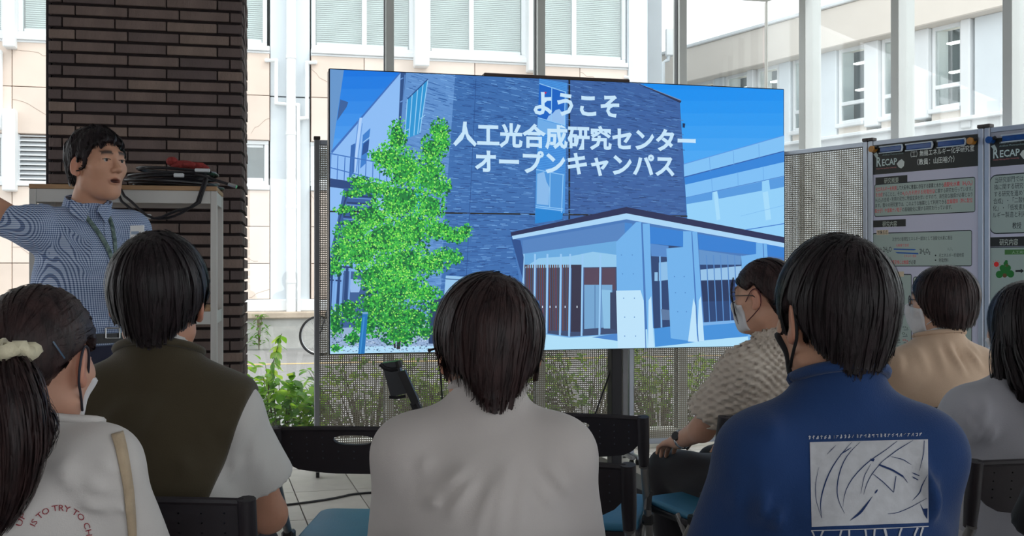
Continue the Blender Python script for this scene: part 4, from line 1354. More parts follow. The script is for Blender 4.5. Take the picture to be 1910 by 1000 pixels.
obj('head_rim', MB().tube([sp(709, 679), sp(717, 687), sp(730, 690), sp(742, 688)], .008, 8), M_blackm, h_, smooth=True)
obj('head_foot', MB().tube([sp(726, 741), sp(740, 742), sp(757, 739)], .006, 8), M_blackm, h_, smooth=True)
obj('head_lip', MB().tube([sp(742, 673), sp(746, 686)], .012, 8), M_black, h_, smooth=True)
am = MB()
n_ = Vector((0, .02, 0))
q1, q2, q3, q4 = sp(742, 694), sp(756, 690), sp(782, 748), sp(770, 756)
am.add([q1 - n_, q2 - n_, q3 - n_, q4 - n_, q1 + n_, q2 + n_, q3 + n_, q4 + n_], [(0, 3, 2, 1), (4, 5, 6, 7), (0, 1, 5, 4), (1, 2, 6, 5), (2, 3, 7, 6), (3, 0, 4, 7)])
obj('arm_block', am, M_black, st)
obj('arm', MB().tube([sp(775, 750), sp(800, 800), sp(820, 840)], .014, 8).tube([sp(767, 752), sp(775, 770), sp(792, 782)], .007, 8), M_blackm, st, smooth=True)
jz = sp(820, 840)
obj('pole', MB().tube([jz, (jz.x, jz.y, .03)], .016, 10), M_blackm, st, smooth=True)
obj('base_plate', MB().cyl((jz.x, jz.y, 0), (jz.x, jz.y, .025), .17, 28), M_blackm, st, smooth=True)

def loose(label, pts, r_=.005):
    pts = [Vector(p) for p in pts]
    # smooth the polyline
    for _ in range(2):
        q = [pts[0]]
        for a_, b_ in zip(pts[:-1], pts[1:]):
            q += [a_.lerp(b_, .25), a_.lerp(b_, .75)]
        pts = q + [pts[-1]]
    t = thing('loose_cable', label, 'cable', pts[-1], 0, group='loose black cables')
    obj('cord', MB().tube([p - pts[-1] for p in pts], r_, 7), M_cable, t, smooth=True)
    obj('plug', MB().tube([Vector((0, 0, 0)), (pts[-2] - pts[-1]).normalized() * .03], .009, 8), M_black, t, smooth=True)
def fp(x, y):
    Y = CH * F / (y - HY)
    q = P(x, y, Y); q.z = .006
    return q
loose('black cable dropping from the screen just left of the central head', [P(817, 640, 5.85), P(818, 668, 5.85), P(824, 720, 5.86), P(826, 790, 5.9), P(832, 860, 5.9), (P(835, 0, 5.9).x, 5.9, .006), (P(860, 0, 5.8).x, 5.8, .006)])
loose('black cable curving down below the right half of the screen', [P(1146, 640, 5.95), P(1146, 662, 5.95), P(1136, 700, 5.95), P(1122, 740, 5.95), P(1108, 778, 5.95), P(1095, 830, 5.95), (P(1080, 0, 5.9).x, 5.9, .006), (P(1060, 0, 5.75).x, 5.75, .006)])
loose('black cable trailing across the floor tiles beside the empty chair', [fp(380, 968), fp(440, 957), fp(475, 951), fp(505, 947), fp(560, 941), fp(610, 934), fp(640, 928), fp(655, 924), fp(690, 921), fp(740, 918)], .006)

# ================================================================ plants, bicycle outside
def leaf_mat(name, c, tr):
    m = bpy.data.materials.new(name)
    m.use_nodes = True
    N, L = m.node_tree.nodes, m.node_tree.links
    b = N['Principled BSDF']
    b.inputs['Roughness'].default_value = 0.45
    b.inputs['Base Color'].default_value = c
    nz = N.new('ShaderNodeTexNoise'); nz.inputs['Scale'].default_value = 25
    tcn = N.new('ShaderNodeTexCoord'); L.new(tcn.outputs['Object'], nz.inputs['Vector'])
    mx = N.new('ShaderNodeMix'); mx.data_type = 'RGBA'; L.new(nz.outputs['Fac'], mx.inputs['Factor'])
    mx.inputs[6].default_value = tuple(k * .72 for k in c[:3]) + (1,); mx.inputs[7].default_value = c
    L.new(mx.outputs[2], b.inputs['Base Color'])
    t = N.new('ShaderNodeBsdfTranslucent'); t.inputs['Color'].default_value = tr
    x = N.new('ShaderNodeMixShader'); x.inputs[0].default_value = 0.45
    L.new(b.outputs[0], x.inputs[1]); L.new(t.outputs[0], x.inputs[2])
    L.new(x.outputs[0], N['Material Output'].inputs['Surface'])
    return m
M_leaf = [leaf_mat('leaf_a', rgb(142, 190, 58), rgb(190, 226, 70)), leaf_mat('leaf_b', rgb(106, 164, 48), rgb(150, 204, 60)), leaf_mat('leaf_c', rgb(172, 206, 76), rgb(214, 236, 96)), leaf_mat('leaf_d', rgb(84, 134, 46), rgb(120, 170, 60))]
M_stem = mat('stem_brown', rgb(98, 84, 60), 0.8, var=0.2, vscale=20)
def leaf_verts(L_=.07, W_=.036, fold=.25, droop=.25):
    vs, fs = [], []
    prof = [(0, .08), (.18, .62), (.45, 1.0), (.72, .78), (.92, .3), (1.0, 0.02)]
    for f_, w_ in prof:
        x = f_ * L_
        z = -droop * L_ * f_ * f_
        hw = W_ * w_ / 2
        vs += [(x, -hw, z + hw * fold), (x, 0, z), (x, hw, z + hw * fold)]
    for k in range(len(prof) - 1):
        a = k * 3
        fs += [(a, a + 3, a + 4, a + 1), (a + 1, a + 4, a + 5, a + 2)]
    return vs, fs
lv_, lf_ = leaf_verts()
leaf_me = [MB().add(lv_, lf_).mesh('leaf', m, 'all') for m in M_leaf]
def leaf_rot(rn, outward):
    yaw = math.atan2(outward[1], outward[0]) + rn.uniform(-.9, .9)
    return (rn.uniform(-.5, .5), rn.uniform(-.9, .5), yaw)
def shrub(label, base, count, rx_, ry_, h0, h1, seed, group=None, single=True, name='shrub', scl=(.7, 1.35), cat='shrub', lush=None):
    rn = random.Random(seed)
    t = thing(name, label, cat, base, 0, group)
    stm = MB()
    allv, allf, allm = [], [], []
    for k in range(count):
        a = rn.uniform(0, 2 * PI); q = math.sqrt(rn.uniform(0.12, 1))
        x, y = math.cos(a) * q * rx_, math.sin(a) * q * ry_
        top = h1 * (1 - .35 * q * q) * (1 + .12 * math.sin(x * 9 + seed) + .08 * math.sin(x * 23))
        z = h0 + (top - h0) * (rn.random() ** .55)
        s = rn.uniform(*scl)
        mi = rn.choice((0, 0, 1, 2, 2, 3) if z > h0 + .5 * (top - h0) else (0, 1, 1, 3, 3))
        if single:
            o = link('leaf', leaf_me[mi], t, (x, y, z), leaf_rot(rn, (x + .001, y - .3)))
            o.scale = (s, s, s)
        else:
            M_ = Matrix.LocRotScale(Vector((x, y, z)), None, Vector((s, s, s)))
            from mathutils import Euler
            M_ = Matrix.Translation((x, y, z)) @ Euler(leaf_rot(rn, (x, y - .3))).to_matrix().to_4x4() @ Matrix.Scale(s, 4)
            k0 = len(allv)
            allv += [tuple(M_ @ Vector(p)) for p in lv_]
            allf += [[k0 + i for i in f_] for f_ in lf_]
            allm += [mi] * len(lf_)
        if k % 5 == 0:
            stm.tube([(x * .25, y * .25, 0), (x * .6, y * .6, z * .5), (x, y, z)], [.006, .004, .002], 5)
    obj('stems', stm, M_stem, t)
    if lush:
        for _ in range(lush):
            a = rn.uniform(0, 2 * PI); q = math.sqrt(rn.random())
            x, y = math.cos(a) * q * rx_, math.sin(a) * q * ry_
            z = h0 - .05 + (h1 * .9 - h0) * rn.random()
            s = rn.uniform(*scl) * .9
            M_ = Matrix.Translation((x, y, z)) @ Matrix.Rotation(rn.uniform(0, 6.3), 4, 'Z') @ Matrix.Rotation(rn.uniform(-.9, .5), 4, 'Y') @ Matrix.Scale(s, 4)
            k0 = len(allv)
            allv += [tuple(M_ @ Vector(p)) for p in lv_]
            allf += [[k0 + i for i in f_] for f_ in lf_]
            allm += [rn.choice((0, 1, 1, 3))] * len(lf_)
    if not single or lush:
        mb = MB(); mb.v, mb.f, mb.m, mb.c = allv, allf, allm, [None] * len(allf)
        tag(obj('foliage', mb, M_leaf, t, smooth='all'), kind='stuff')
    return t
def gz(p): return (p.x, p.y, -.15)
sb = P(525, 0, 7.75)
shrub('leafy bright green shrub at the glass between pillar and screen', gz(sb), 290, .36, .20, .10, .70, 3, scl=(1.1, 1.9), lush=420)
# tall climbing shoot rising out of the shrub
vn = thing('climbing_shoot', 'tall pale green shoot rising above the shrub by the pillar', 'plant', gz(P(510, 0, 7.7)), 0)
tip = [P(498, 760, 7.7), P(502, 715, 7.7), P(508, 680, 7.7), P(516, 655, 7.7), P(522, 632, 7.7), P(526, 622, 7.7)]
b0 = Vector(vn.location)
obj('stem', MB().tube([Vector((0, 0, 0))] + [p - b0 for p in tip], [.006, .006, .005, .004, .003, .003, .002], 6), M_stem, vn, smooth=True)
rn = random.Random(9)
for k in range(34):
    f_ = rn.uniform(1.2, 4.99)
    i = int(f_)
    p = tip[i].lerp(tip[min(i + 1, 5)], f_ - i) - b0
    o = link('leaf', leaf_me[rn.choice((0, 2, 2, 0, 1))], vn, p, (rn.uniform(-.6, .6), rn.uniform(.2, 1.4), rn.uniform(0, 6.28)))
    s = rn.uniform(.8, 1.5) * (1.25 - .1 * i)
    o.scale = (s, s, s)
# planting seen only as colour through the perforated sheets
for i, (x, Y, wd, hh) in enumerate(((690, 8.1, .55, .85), (800, 8.2, .5, .75), (940, 8.3, .6, .8), (1090, 8.4, .6, .95), (1235, 8.5, .5, .8))):
    shrub(('low green shrub seen through the perforated partition, leftmost of the row', 'second green shrub from the left behind the perforated partition', 'green shrub behind the perforated partition, hidden by the central head', 'tall green shrub behind the perforated partition beside the hanging cable', 'green shrub behind the perforated partition, rightmost of the row')[i],
          gz(P(x, 0, Y)), 420, wd, .28, .15, hh, 20 + i, 'shrubs behind the partition', single=False)
wd_ = thing('wall_weed', 'small weed growing at the foot of the concrete base across the lane', 'plant', gz(P(483, 0, 18.9)), 0)
wm = MB(); wst = MB()
rn = random.Random(14)
for k in range(60):
    a = rn.uniform(0, 6.28); q = rn.uniform(0, .2); z = rn.uniform(.05, .62)
    M_ = Matrix.Translation((math.cos(a) * q * (1.1 - z), math.sin(a) * q, z)) @ Matrix.Rotation(a, 4, 'Z') @ Matrix.Rotation(rn.uniform(-.8, .6), 4, 'Y') @ Matrix.Scale(1.6, 4)
    wm.add([M_ @ Vector(p) for p in lv_], lf_)
for k in range(5):
    wst.tube([(0, 0, 0), (rn.uniform(-.1, .1), 0, .6)], .006, 5)
tag(obj('leaves', wm, M_leaf[3], wd_, smooth='all'), kind='stuff')
obj('stems', wst, M_stem, wd_)

bk = thing('bicycle', 'parked bicycle across the lane, its wheel showing beside the partition post', 'bicycle', P(596, 0, 17.6), TH)
bk.location.z = -.16
M_bike = mat('bike_frame', rgb(70, 74, 82), 0.4, 0.5, var=0.1)
for x in (0.0, 1.05):
    wh = obj('wheel', MB().torus((x, 0, .335), .315, .018, 'y', 36, 8), M_rub, bk, smooth=True)
    obj('rim', MB().torus((x, 0, .335), .292, .009, 'y', 36, 6), M_chrome, wh, smooth=True)
    sp_ = MB().cyl((x, -.04, .335), (x, .04, .335), .022, 10)
    for k in range(18):
        a = k * PI / 9
        sp_.tube([(x, 0, .335), (x + math.cos(a) * .29, 0, .335 + math.sin(a) * .29)], .0018, 4)
    obj('spokes', sp_, M_chrome, wh)
obj('frame', MB().tube([(1.05, 0, .335), (.62, 0, .30), (.45, 0, .78)], .016, 8).tube([(.62, 0, .30), (.14, 0, .74)], .017, 8).tube([(.47, 0, .70), (.13, 0, .80)], .015, 8).tube([(1.05, 0, .335), (.46, 0, .74)], .012, 8).tube([(0, 0, .335), (.12, 0, .72), (.17, 0, .96)], .015, 8), M_bike, bk, smooth=True)
obj('handlebar', MB().tube([(.28, -.27, .98), (.18, -.2, 1.0), (.17, 0, .97), (.18, .2, 1.0), (.28, .27, .98)], .012, 8), M_chrome, bk, smooth=True)
obj('saddle', MB().sphere((.44, 0, .83), (.13, .08, .035), 12, 8), M_black, bk, smooth='all')
obj('pedals', MB().tube([(.62, -.06, .30), (.72, -.08, .16)], .01, 6).box(.68, .78, -.16, -.08, .15, .17).tube([(.62, .06, .30), (.52, .08, .44)], .01, 6).box(.46, .56, .08, .16, .43, .45), M_blackm, bk)
# ================================================================ figures: smooth implicit surfaces meshed on a grid
f4 = np.float32
def A3(v): return np.asarray(v, dtype=f4)
def sd_seg(p, a, b):
    a, b = A3(a), A3(b)
    ba = b - a
    t = np.clip(((p - a) @ ba) / max(float(ba @ ba), 1e-9), 0, 1)
    d = p - a - t[:, None] * ba
    return np.sqrt(np.einsum('ij,ij->i', d, d)), t
def cap(p, a, b, ra, rb=None):
    rb = ra if rb is None else rb
    d, t = sd_seg(p, a, b)
    return d - (ra + (rb - ra) * t)
def ell(p, c, r, R=None):
    q = p - A3(c)
    if R is not None:
        q = q @ A3(R)          # columns of R are the ellipsoid axes
    r = A3(r)
    a = q / r
    b = a / r
    k0 = np.sqrt(np.einsum('ij,ij->i', a, a))
    k1 = np.sqrt(np.einsum('ij,ij->i', b, b)) + 1e-9
    return k0 * (k0 - 1) / k1
def smin(a, b, k):
    h = np.maximum(k - np.abs(a - b), 0) / k
    return np.minimum(a, b) - h * h * k * .25
def smax(a, b, k): return -smin(-a, -b, k)
def axis_pts(lo, hi, base, fine):
    """sorted coordinates lo..hi with finer spacing inside the given intervals [(a,b,step)]"""
    out, x = [lo], lo
    while x < hi:
        st = base
        for a, b, s in fine:
            if a - base * .6 <= x <= b: st = min(st, s)
        x += st
        out.append(x)
    n = len(out)
    while (n - 1) % 6: 
        x += base; out.append(x); n += 1
    return np.array(out, dtype=f4)
def mesh_sdf(f, lo, hi, base, fine=((), (), ())):
    """surface nets of f over a rectilinear grid, evaluated only near the surface"""
    ax = [axis_pts(lo[i], hi[i], base, fine[i]) for i in range(3)]
    nx, ny, nz = [len(a) for a in ax]
    B = 6
    bx, by, bz = (nx - 1) // B, (ny - 1) // B, (nz - 1) // B
    cen = [(a[0:-1:B] + a[B::B]) * .5 for a in ax]
    hw = [(a[B::B] - a[0:-1:B]) * .5 for a in ax]
    G = np.stack(np.meshgrid(*cen, indexing='ij'), -1).reshape(-1, 3)
    H = np.stack(np.meshgrid(*hw, indexing='ij'), -1).reshape(-1, 3)
    fc = f(G).reshape(bx, by, bz)
    rad = np.sqrt((H * H).sum(1)).reshape(bx, by, bz)
    act = np.abs(fc) < rad * 1.25 + .012
    V = np.empty((nx, ny, nz), f4)
    up = np.where(fc < 0, f4(-1), f4(1))
    e = np.repeat(np.repeat(np.repeat(up, B, 0), B, 1), B, 2)
    V[:-1, :-1, :-1] = e
    V[-1] = 1; V[:, -1] = 1; V[:, :, -1] = 1
    am = np.zeros((nx, ny, nz), bool)
    aa = np.repeat(np.repeat(np.repeat(act, B, 0), B, 1), B, 2)
    am[:-1, :-1, :-1] |= aa; am[1:, :-1, :-1] |= aa; am[:-1, 1:, :-1] |= aa; am[:-1, :-1, 1:] |= aa
    am[1:, 1:, :-1] |= aa; am[1:, :-1, 1:] |= aa; am[:-1, 1:, 1:] |= aa; am[1:, 1:, 1:] |= aa
    I = np.nonzero(am)
    pts = np.stack([ax[0][I[0]], ax[1][I[1]], ax[2][I[2]]], -1)
    V[I] = f(pts)
    V[0] = np.maximum(V[0], 1e-4); V[:, 0] = np.maximum(V[:, 0], 1e-4); V[:, :, 0] = np.maximum(V[:, :, 0], 1e-4)
    s = V < 0
    c8 = [(i, j, k) for i in (0, 1) for j in (0, 1) for k in (0, 1)]
    cnt = np.zeros((nx - 1, ny - 1, nz - 1), np.uint8)
    for i, j, k in c8:
        cnt += s[i:nx - 1 + i, j:ny - 1 + j, k:nz - 1 + k]
    cell = (cnt > 0) & (cnt < 8)
    ci = np.nonzero(cell)
    n = len(ci[0])
    cv = {c: V[ci[0] + c[0], ci[1] + c[1], ci[2] + c[2]] for c in c8}
    acc = np.zeros((n, 3)); num = np.zeros(n)
    for a in c8:
        for d in range(3):
            if a[d] == 1: continue
            b = list(a); b[d] = 1; b = tuple(b)
            va, vb = cv[a], cv[b]
            m = (va < 0) != (vb < 0)
            t = np.where(m, va / np.where(m, va - vb, 1), 0)
            for d2 in range(3):
                x0 = ax[d2][ci[d2] + a[d2]]
                if d2 == d:
                    x1 = ax[d2][ci[d2] + 1]
                    acc[:, d2] += np.where(m, x0 + t * (x1 - x0), 0)
                else:
                    acc[:, d2] += np.where(m, x0, 0)
            num += m
    vert = acc / num[:, None]
    idm = np.full(cell.shape, -1, np.int32)
    idm[ci] = np.arange(n)
    quads = []
    for d in range(3):
        sl0 = [slice(None)] * 3; sl1 = [slice(None)] * 3
        sl0[d] = slice(0, -1); sl1[d] = slice(1, None)
        s0, s1 = s[tuple(sl0)], s[tuple(sl1)]
        o = [k for k in range(3) if k != d]
        E = np.nonzero(s0 != s1)
        ok = (E[o[0]] > 0) & (E[o[1]] > 0) & (E[o[0]] < cell.shape[o[0]]) & (E[o[1]] < cell.shape[o[1]])
        E = [x[ok] for x in E]
        flip = s0[tuple(E)]
        q = []
        for da, db in ((-1, -1), (0, -1), (0, 0), (-1, 0)):
            ix = list(E); ix[o[0]] = E[o[0]] + da; ix[o[1]] = E[o[1]] + db
            q.append(idm[tuple(ix)])
        q = np.stack(q, 1)
        if d == 1: flip = ~flip
        q[~flip] = q[~flip][:, ::-1]
        quads.append(q)
    Q = np.concatenate(quads)
    Q = Q[(Q >= 0).all(1)]
    return vert, Q
def np_mesh(name, v, q, mats, cols=None, smooth=True):
    me = bpy.data.meshes.new(name)
    nv, nq = len(v), len(q)
    k = q.shape[1]
    me.vertices.add(nv); me.vertices.foreach_set('co', np.ascontiguousarray(v, dtype=f4).ravel())
    me.loops.add(nq * k); me.loops.foreach_set('vertex_index', np.ascontiguousarray(q, dtype=np.int32).ravel())
    me.polygons.add(nq); me.polygons.foreach_set('loop_start', np.arange(0, nq * k, k, dtype=np.int32))
    if smooth: me.polygons.foreach_set('use_smooth', np.ones(nq, bool))
    for m in (mats if isinstance(mats, (list, tuple)) else [mats]): me.materials.append(m)
    if cols is not None:
        at = me.color_attributes.new('Col', 'FLOAT_COLOR', 'POINT')
        c4 = np.ones((nv, 4), f4); c4[:, :3] = cols
        at.data.foreach_set('color', c4.ravel())
    me.update(calc_edges=True)
    me.validate()
    return me
def grad(f, p, e=.002):
    g = np.empty_like(p)
    for d in range(3):
        o = np.zeros(3, f4); o[d] = e
        g[:, d] = f(p + o) - f(p - o)
    n = np.sqrt((g * g).sum(1))[:, None] + 1e-9
    return g / n
def rotz(a): 
    c, s = math.cos(a), math.sin(a)
    return np.array([[c, -s, 0], [s, c, 0], [0, 0, 1]], dtype=f4)
def rotx(a):
    c, s = math.cos(a), math.sin(a)
    return np.array([[1, 0, 0], [0, c, -s], [0, s, c]], dtype=f4)
def roty(a):
    c, s = math.cos(a), math.sin(a)
    return np.array([[c, 0, s], [0, 1, 0], [-s, 0, c]], dtype=f4)
def ribbons(paths, normals, width, taper=None):
    """paths (N,K,3), normals (N,K,3) -> thin flat strips"""
    N, K, _ = paths.shape
    d = np.gradient(paths, axis=1)
    d /= np.linalg.norm(d, axis=2, keepdims=True) + 1e-9
    side = np.cross(d, normals)
    side /= np.linalg.norm(side, axis=2, keepdims=True) + 1e-9
    tp = np.ones(K) if taper is None else taper
    w_ = (np.asarray(width).reshape(-1, 1) * tp[None, :])[:, :, None] * .5
    v = np.stack([paths - side * w_, paths + side * w_], 2).reshape(-1, 3)
    base = (np.arange(N)[:, None] * K + np.arange(K - 1)[None, :]) * 2
    q = np.stack([base, base + 1, base + 3, base + 2], -1).reshape(-1, 4)
    return v, q
def joinm(parts):
    vs, qs, k = [], [], 0
    for v, q in parts:
        vs.append(v); qs.append(q + k); k += len(v)
    return np.concatenate(vs), np.concatenate(qs)

# ---------------------------------------------------------------- materials for figures
M_skin = mat('skin', rgb(206, 160, 136), 0.5, attr='Col', var=0.06, vscale=30, bump=0.04, bscale=250, spec=0.4)
M_skin.node_tree.nodes['Principled BSDF'].inputs['Subsurface Weight'].default_value = 0.08
M_skin.node_tree.nodes['Principled BSDF'].inputs['Subsurface Radius'].default_value = (.012, .004, .002)
def hair_mat(name, c, c2):
    return mat(name, c, 0.46, var=0.3, vscale=60, col2=c2, spec=0.3, bump=0.25, bscale=160, stretch=(1, 1, .25))
M_hair = hair_mat('hair_black', rgb(38, 28, 32), rgb(22, 16, 19))
M_hairb = hair_mat('hair_dark_brown', rgb(58, 40, 40), rgb(31, 21, 23))
M_eyew = mat('eye_white', rgb(186, 178, 174), 0.25, var=0.03)
M_iris = mat('iris_dark', rgb(38, 26, 22), 0.2, var=0.2)
M_maskw = mat('mask_white', rgb(218, 218, 222), 0.8, var=0.05, vscale=20, bump=0.1, bscale=120)
M_maskb = mat('mask_black', rgb(26, 24, 28), 0.8, var=0.1, bump=0.1, bscale=200)
M_strapd = mat('strap_dark', rgb(44, 44, 56), 0.7, var=0.1)
def cloth(name, c, var=.06, vs=8, bs=500, bump=.12, sheen=.15, rough=.85, col2=None):
    return mat(name, c, rough, var=var, vscale=vs, bump=bump, bscale=bs, sheen=sheen, spec=.25, col2=col2)

# ---------------------------------------------------------------- head
def head_sdf(p, ears=True, mouth=False):
    """p in head coordinates (face +y, up +z); returns distance of skull + face"""
    ap = p.copy(); ap[:, 0] = np.abs(ap[:, 0])
    d = ell(p, (0, -.012, .030), (.076, .097, .089))
    d = smin(d, ell(p, (0, .030, -.035), (.061, .064, .084)), .035)
    d = smin(d, cap(ap, (.047, .002, -.062), (.012, .062, -.098), .021, .019), .03)
    d = smin(d, ell(p, (0, .070, -.097), (.024, .020, .018)), .02)
    d = smin(d, ell(ap, (.043, .058, -.014), (.024, .022, .020)), .03)
    d = smin(d, cap(ap, (.0, .090, .031), (.036, .082, .034), .010, .009), .022)
    d = smax(d, -ell(ap, (.031, .104, .012), (.019, .014, .012)), .014)
    d = smin(d, cap(p, (0, .090, .018), (0, .111, -.021), .007, .0115), .012)
    d = smin(d, ell(ap, (.0125, .101, -.026), (.0085, .011, .0075)), .007)
    d = smin(d, cap(ap, (.016, .0895, .0176), (.047, .0815, .0161), .0046), .006)
    d = smin(d, cap(ap, (.017, .0885, .0046), (.046, .081, .0058), .0040), .007)
    d = smin(d, cap(ap, (0, .0985, -.0545), (.021, .090, -.0575), .0050, .003), .007)
    d = smin(d, cap(ap, (0, .0965, -.0675), (.018, .090, -.0655), .0058, .003), .007)
    if mouth:
        d = smax(d, -ell(p, (0, .100, -.0605), (.0205, .022, .0068)), .004)
    else:
        d = smax(d, -cap(ap, (0, .107, -.0605), (.021, .097, -.0605), .0045, .003), .005)
    if ears:
        R = roty(-.12) @ rotx(-.22)
        e = ell(ap, (.0805, -.012, -.004), (.0085, .0195, .0325), rotz(.38) @ rotx(-.2))
        e = smax(e, -ell(ap, (.0905, -.008, .000), (.0065, .0125, .0215), rotz(.38) @ rotx(-.2)), .006)
        d = smin(d, e, .008)
        d = smin(d, ell(ap, (.079, -.0035, -.030), (.0075, .010, .011)), .008)
    return d

class Fig:
    """one person: joints in local coordinates (facing +y), garments and hair hang off it"""
    def __init__(s, label, loc, yaw, head, head_yaw, head_pitch=0., head_roll=0., hs=1.0, nb=1.03, shw=.165, shz=.915, hipz=.53, hipy=-.06, chesty=-.075, necky=-.055,
                 tw=1.0, td=1.0, arms=None, legs=None, skin=(206, 160, 136), seed=1, mouth=False, ears=True, neckr=.054, res=.0042, ar=1.0):
        s.ar = ar
        s.label, s.loc, s.yaw = label, loc, math.radians(yaw)
        s.skin, s.seed, s.mouth, s.ears, s.neckr, s.res = skin, seed, mouth, ears, neckr, res
        s.hs = hs
        ry = -s.yaw
        c, q = math.cos(ry), math.sin(ry)
        dx, dy = head[0] - loc[0], head[1] - loc[1]
        s.hc = A3((dx * c - dy * q, dx * q + dy * c, head[2]))
        s.hR = rotz(math.radians(head_yaw) - s.yaw) @ rotx(math.radians(head_pitch)) @ roty(math.radians(head_roll))
        s.nb = A3((0, necky, nb))
        s.tw, s.td = tw, td
        s.sh = {k: A3((k * shw, chesty + .005, shz)) for k in (-1, 1)}
        s.hip, s.chest = A3((0, hipy, hipz)), A3((0, chesty, (shz + hipz) / 2 + .06))
        s.arms = {}
        for k in (-1, 1):
            a = (arms or {}).get(k) or ((k * (shw + .055), .0, shz - .25), (k * .13, .22, hipz + .105), (-.25 * k, .95, -.15))
            s.arms[k] = [A3(x) for x in a]
        s.legs = {}
        for k in (-1, 1):
            l = (legs or {}).get(k) or ((k * .085, hipy + .01, hipz), (k * .11, .40, .515), (k * .11, .37, .09), (k * .12, .49, .035))
            s.legs[k] = [A3(x) for x in l]
    def to_head(s, p): return ((p - s.hc) @ s.hR) / s.hs
    def from_head(s, q): return (A3(q) * s.hs) @ s.hR.T + s.hc
    def torso(s, p, off=0.0):
        c, h = s.chest, s.hip
        wz = (s.sh[1][2] + h[2]) / 2
        d = ell(p, h + A3((0, .0, .03)), (.168 * s.tw + off, .125 * s.td + off, .13 + off))
        d = smin(d, ell(p, (0, (c[1] + h[1]) / 2, wz - .05), (.140 * s.tw + off, .105 * s.td + off, .17 + off)), .09)
        d = smin(d, ell(p, (0, c[1] + .002, c[2]), (.152 * s.tw + off, .112 * s.td + off, .185 + off)), .08)
        d = smin(d, cap(p, s.sh[-1] * A3((.9, 1, 1)), s.sh[1] * A3((.9, 1, 1)), (.056 + off) * s.ar), .05)
        for k in (-1, 1):
            d = smin(d, cap(p, (k * .022, s.nb[1] - .010, s.nb[2] - .052), s.sh[k] + A3((0, 0, .010)), .036 + off, (.044 + off) * s.ar), .040)
        return d
    def neck(s, p, off=0.0):
        top = s.from_head((0, -.022, -.05))
        return cap(p, s.nb + A3((0, .0, -.05)), top, s.neckr * 1.08 + off, s.neckr + off)
    def arm(s, p, k, off=0.0, t0=0.0, t1=2.0):
        el, wr = s.arms[k][0], s.arms[k][1]
        d = cap(p, s.sh[k], el, .050 * s.ar + off, .040 * s.ar + off)
        return smin(d, cap(p, el, wr, .041 * s.ar + off, .027 + off), .02)
    def hand(s, p, k):
        wr = s.arms[k][1]
        d = s.arms[k][2] / np.linalg.norm(s.arms[k][2])
        n = s.arms[k][3] / np.linalg.norm(s.arms[k][3]) if len(s.arms[k]) > 3 else A3((0, 0, 1))
        n = n - d * (n @ d); n /= np.linalg.norm(n)
        sd = np.cross(d, n)
        curl = float(s.arms[k][4][0]) if len(s.arms[k]) > 4 else .35
        R = np.stack([sd, d, n], 1)
        f = ell(p, wr + d * .047, (.041, .052, .0155), R)
        f = smin(f, cap(p, wr - d * .02, wr + d * .02, .025, .024), .02)
        for i, (o, L_, r_) in enumerate(((-.031, .066, .0088), (-.0105, .077, .0092), (.0105, .072, .009), (.030, .056, .008))):
            b = wr + d * (.086 - abs(i - 1.3) * .005) + sd * o * k
            m = b + (d * math.cos(curl) - n * math.sin(curl)) * L_ * .52 + sd * o * .12 * k
            e = m + (d * math.cos(curl * 2.4) - n * math.sin(curl * 2.4)) * L_ * .48
            f = smin(f, cap(p, b - d * .012, m, r_ * 1.06, r_), .006)
            f = smin(f, cap(p, m, e, r_, r_ * .82), .004)
        tb = wr + d * .028 - sd * .030 * k
        tm = tb + (d * .65 - sd * k * .7 - n * .25) * .042
        te = tm + (d * .9 - sd * k * .25 - n * .3) * .030
        f = smin(f, cap(p, tb, tm, .0135, .0105), .012)
        return smin(f, cap(p, tm, te, .0105, .008), .004)
    def leg(s, p, k, off=0.0):
        h, kn, an, to = s.legs[k]
        d = cap(p, h, kn, .083 + off, .058 + off)
        return smin(d, cap(p, kn, an, .056 + off, .036 + off), .03)
    def foot(s, p, k, off=0.0):
        h, kn, an, to = s.legs[k]
        hl = A3((an[0], an[1] - (to[1] - an[1]) * .25, an[2] - .045))
        d = cap(p, hl, to, .034 + off, .028 + off)
        return smin(d, cap(p, an, hl, .036 + off, .034 + off), .03)
    def body(s, p):
        d = s.torso(p)
        d = smin(d, s.neck(p), .035)
        for k in (-1, 1):
            d = smin(d, s.arm(p, k), .03)
            d = smin(d, s.leg(p, k), .04)
            d = smin(d, s.foot(p, k), .03)
        q = s.to_head(p)
        m = (np.abs(q) < .19).all(1)
        if m.any():
            d[m] = smin(d[m], head_sdf(q[m], s.ears, s.mouth) * s.hs, .018)
        for k in (-1, 1):
            w_ = s.arms[k][1]
            m = (np.abs(p - w_) < .21).all(1)
            if m.any(): d[m] = smin(d[m], s.hand(p[m], k), .01)
        return d
    def build(s, cat='person'):
        pts = [s.hc + .15, s.hc - .15]
        for k in (-1, 1):
            pts += [x for x in s.legs[k]] + [s.sh[k], s.arms[k][0], s.arms[k][1] + .2 * s.arms[k][2] / np.linalg.norm(s.arms[k][2])]
        pts = np.array(pts)
        lo, hi = pts.min(0) - .12, pts.max(0) + .12
        lo[2] = max(lo[2], -.01)
        s.lo, s.hi = lo, hi
        fine = []
        for i in range(3):
            fi = [(s.hc[i] - .135 * s.hs, s.hc[i] + .135 * s.hs, s.res)]
            for k in (-1, 1):
                wv = s.arms[k][1]; tv = wv + .19 * s.arms[k][2] / np.linalg.norm(s.arms[k][2])
                fi.append((min(wv[i], tv[i]) - .04, max(wv[i], tv[i]) + .04, .0062))
            fine.append(fi)
        v, q = mesh_sdf(s.body, lo, hi, .0115, fine)
        base = np.array(rgb(*s.skin)[:3])
        cols = np.repeat(base[None], len(v), 0)
        h = s.to_head(v.astype(f4))
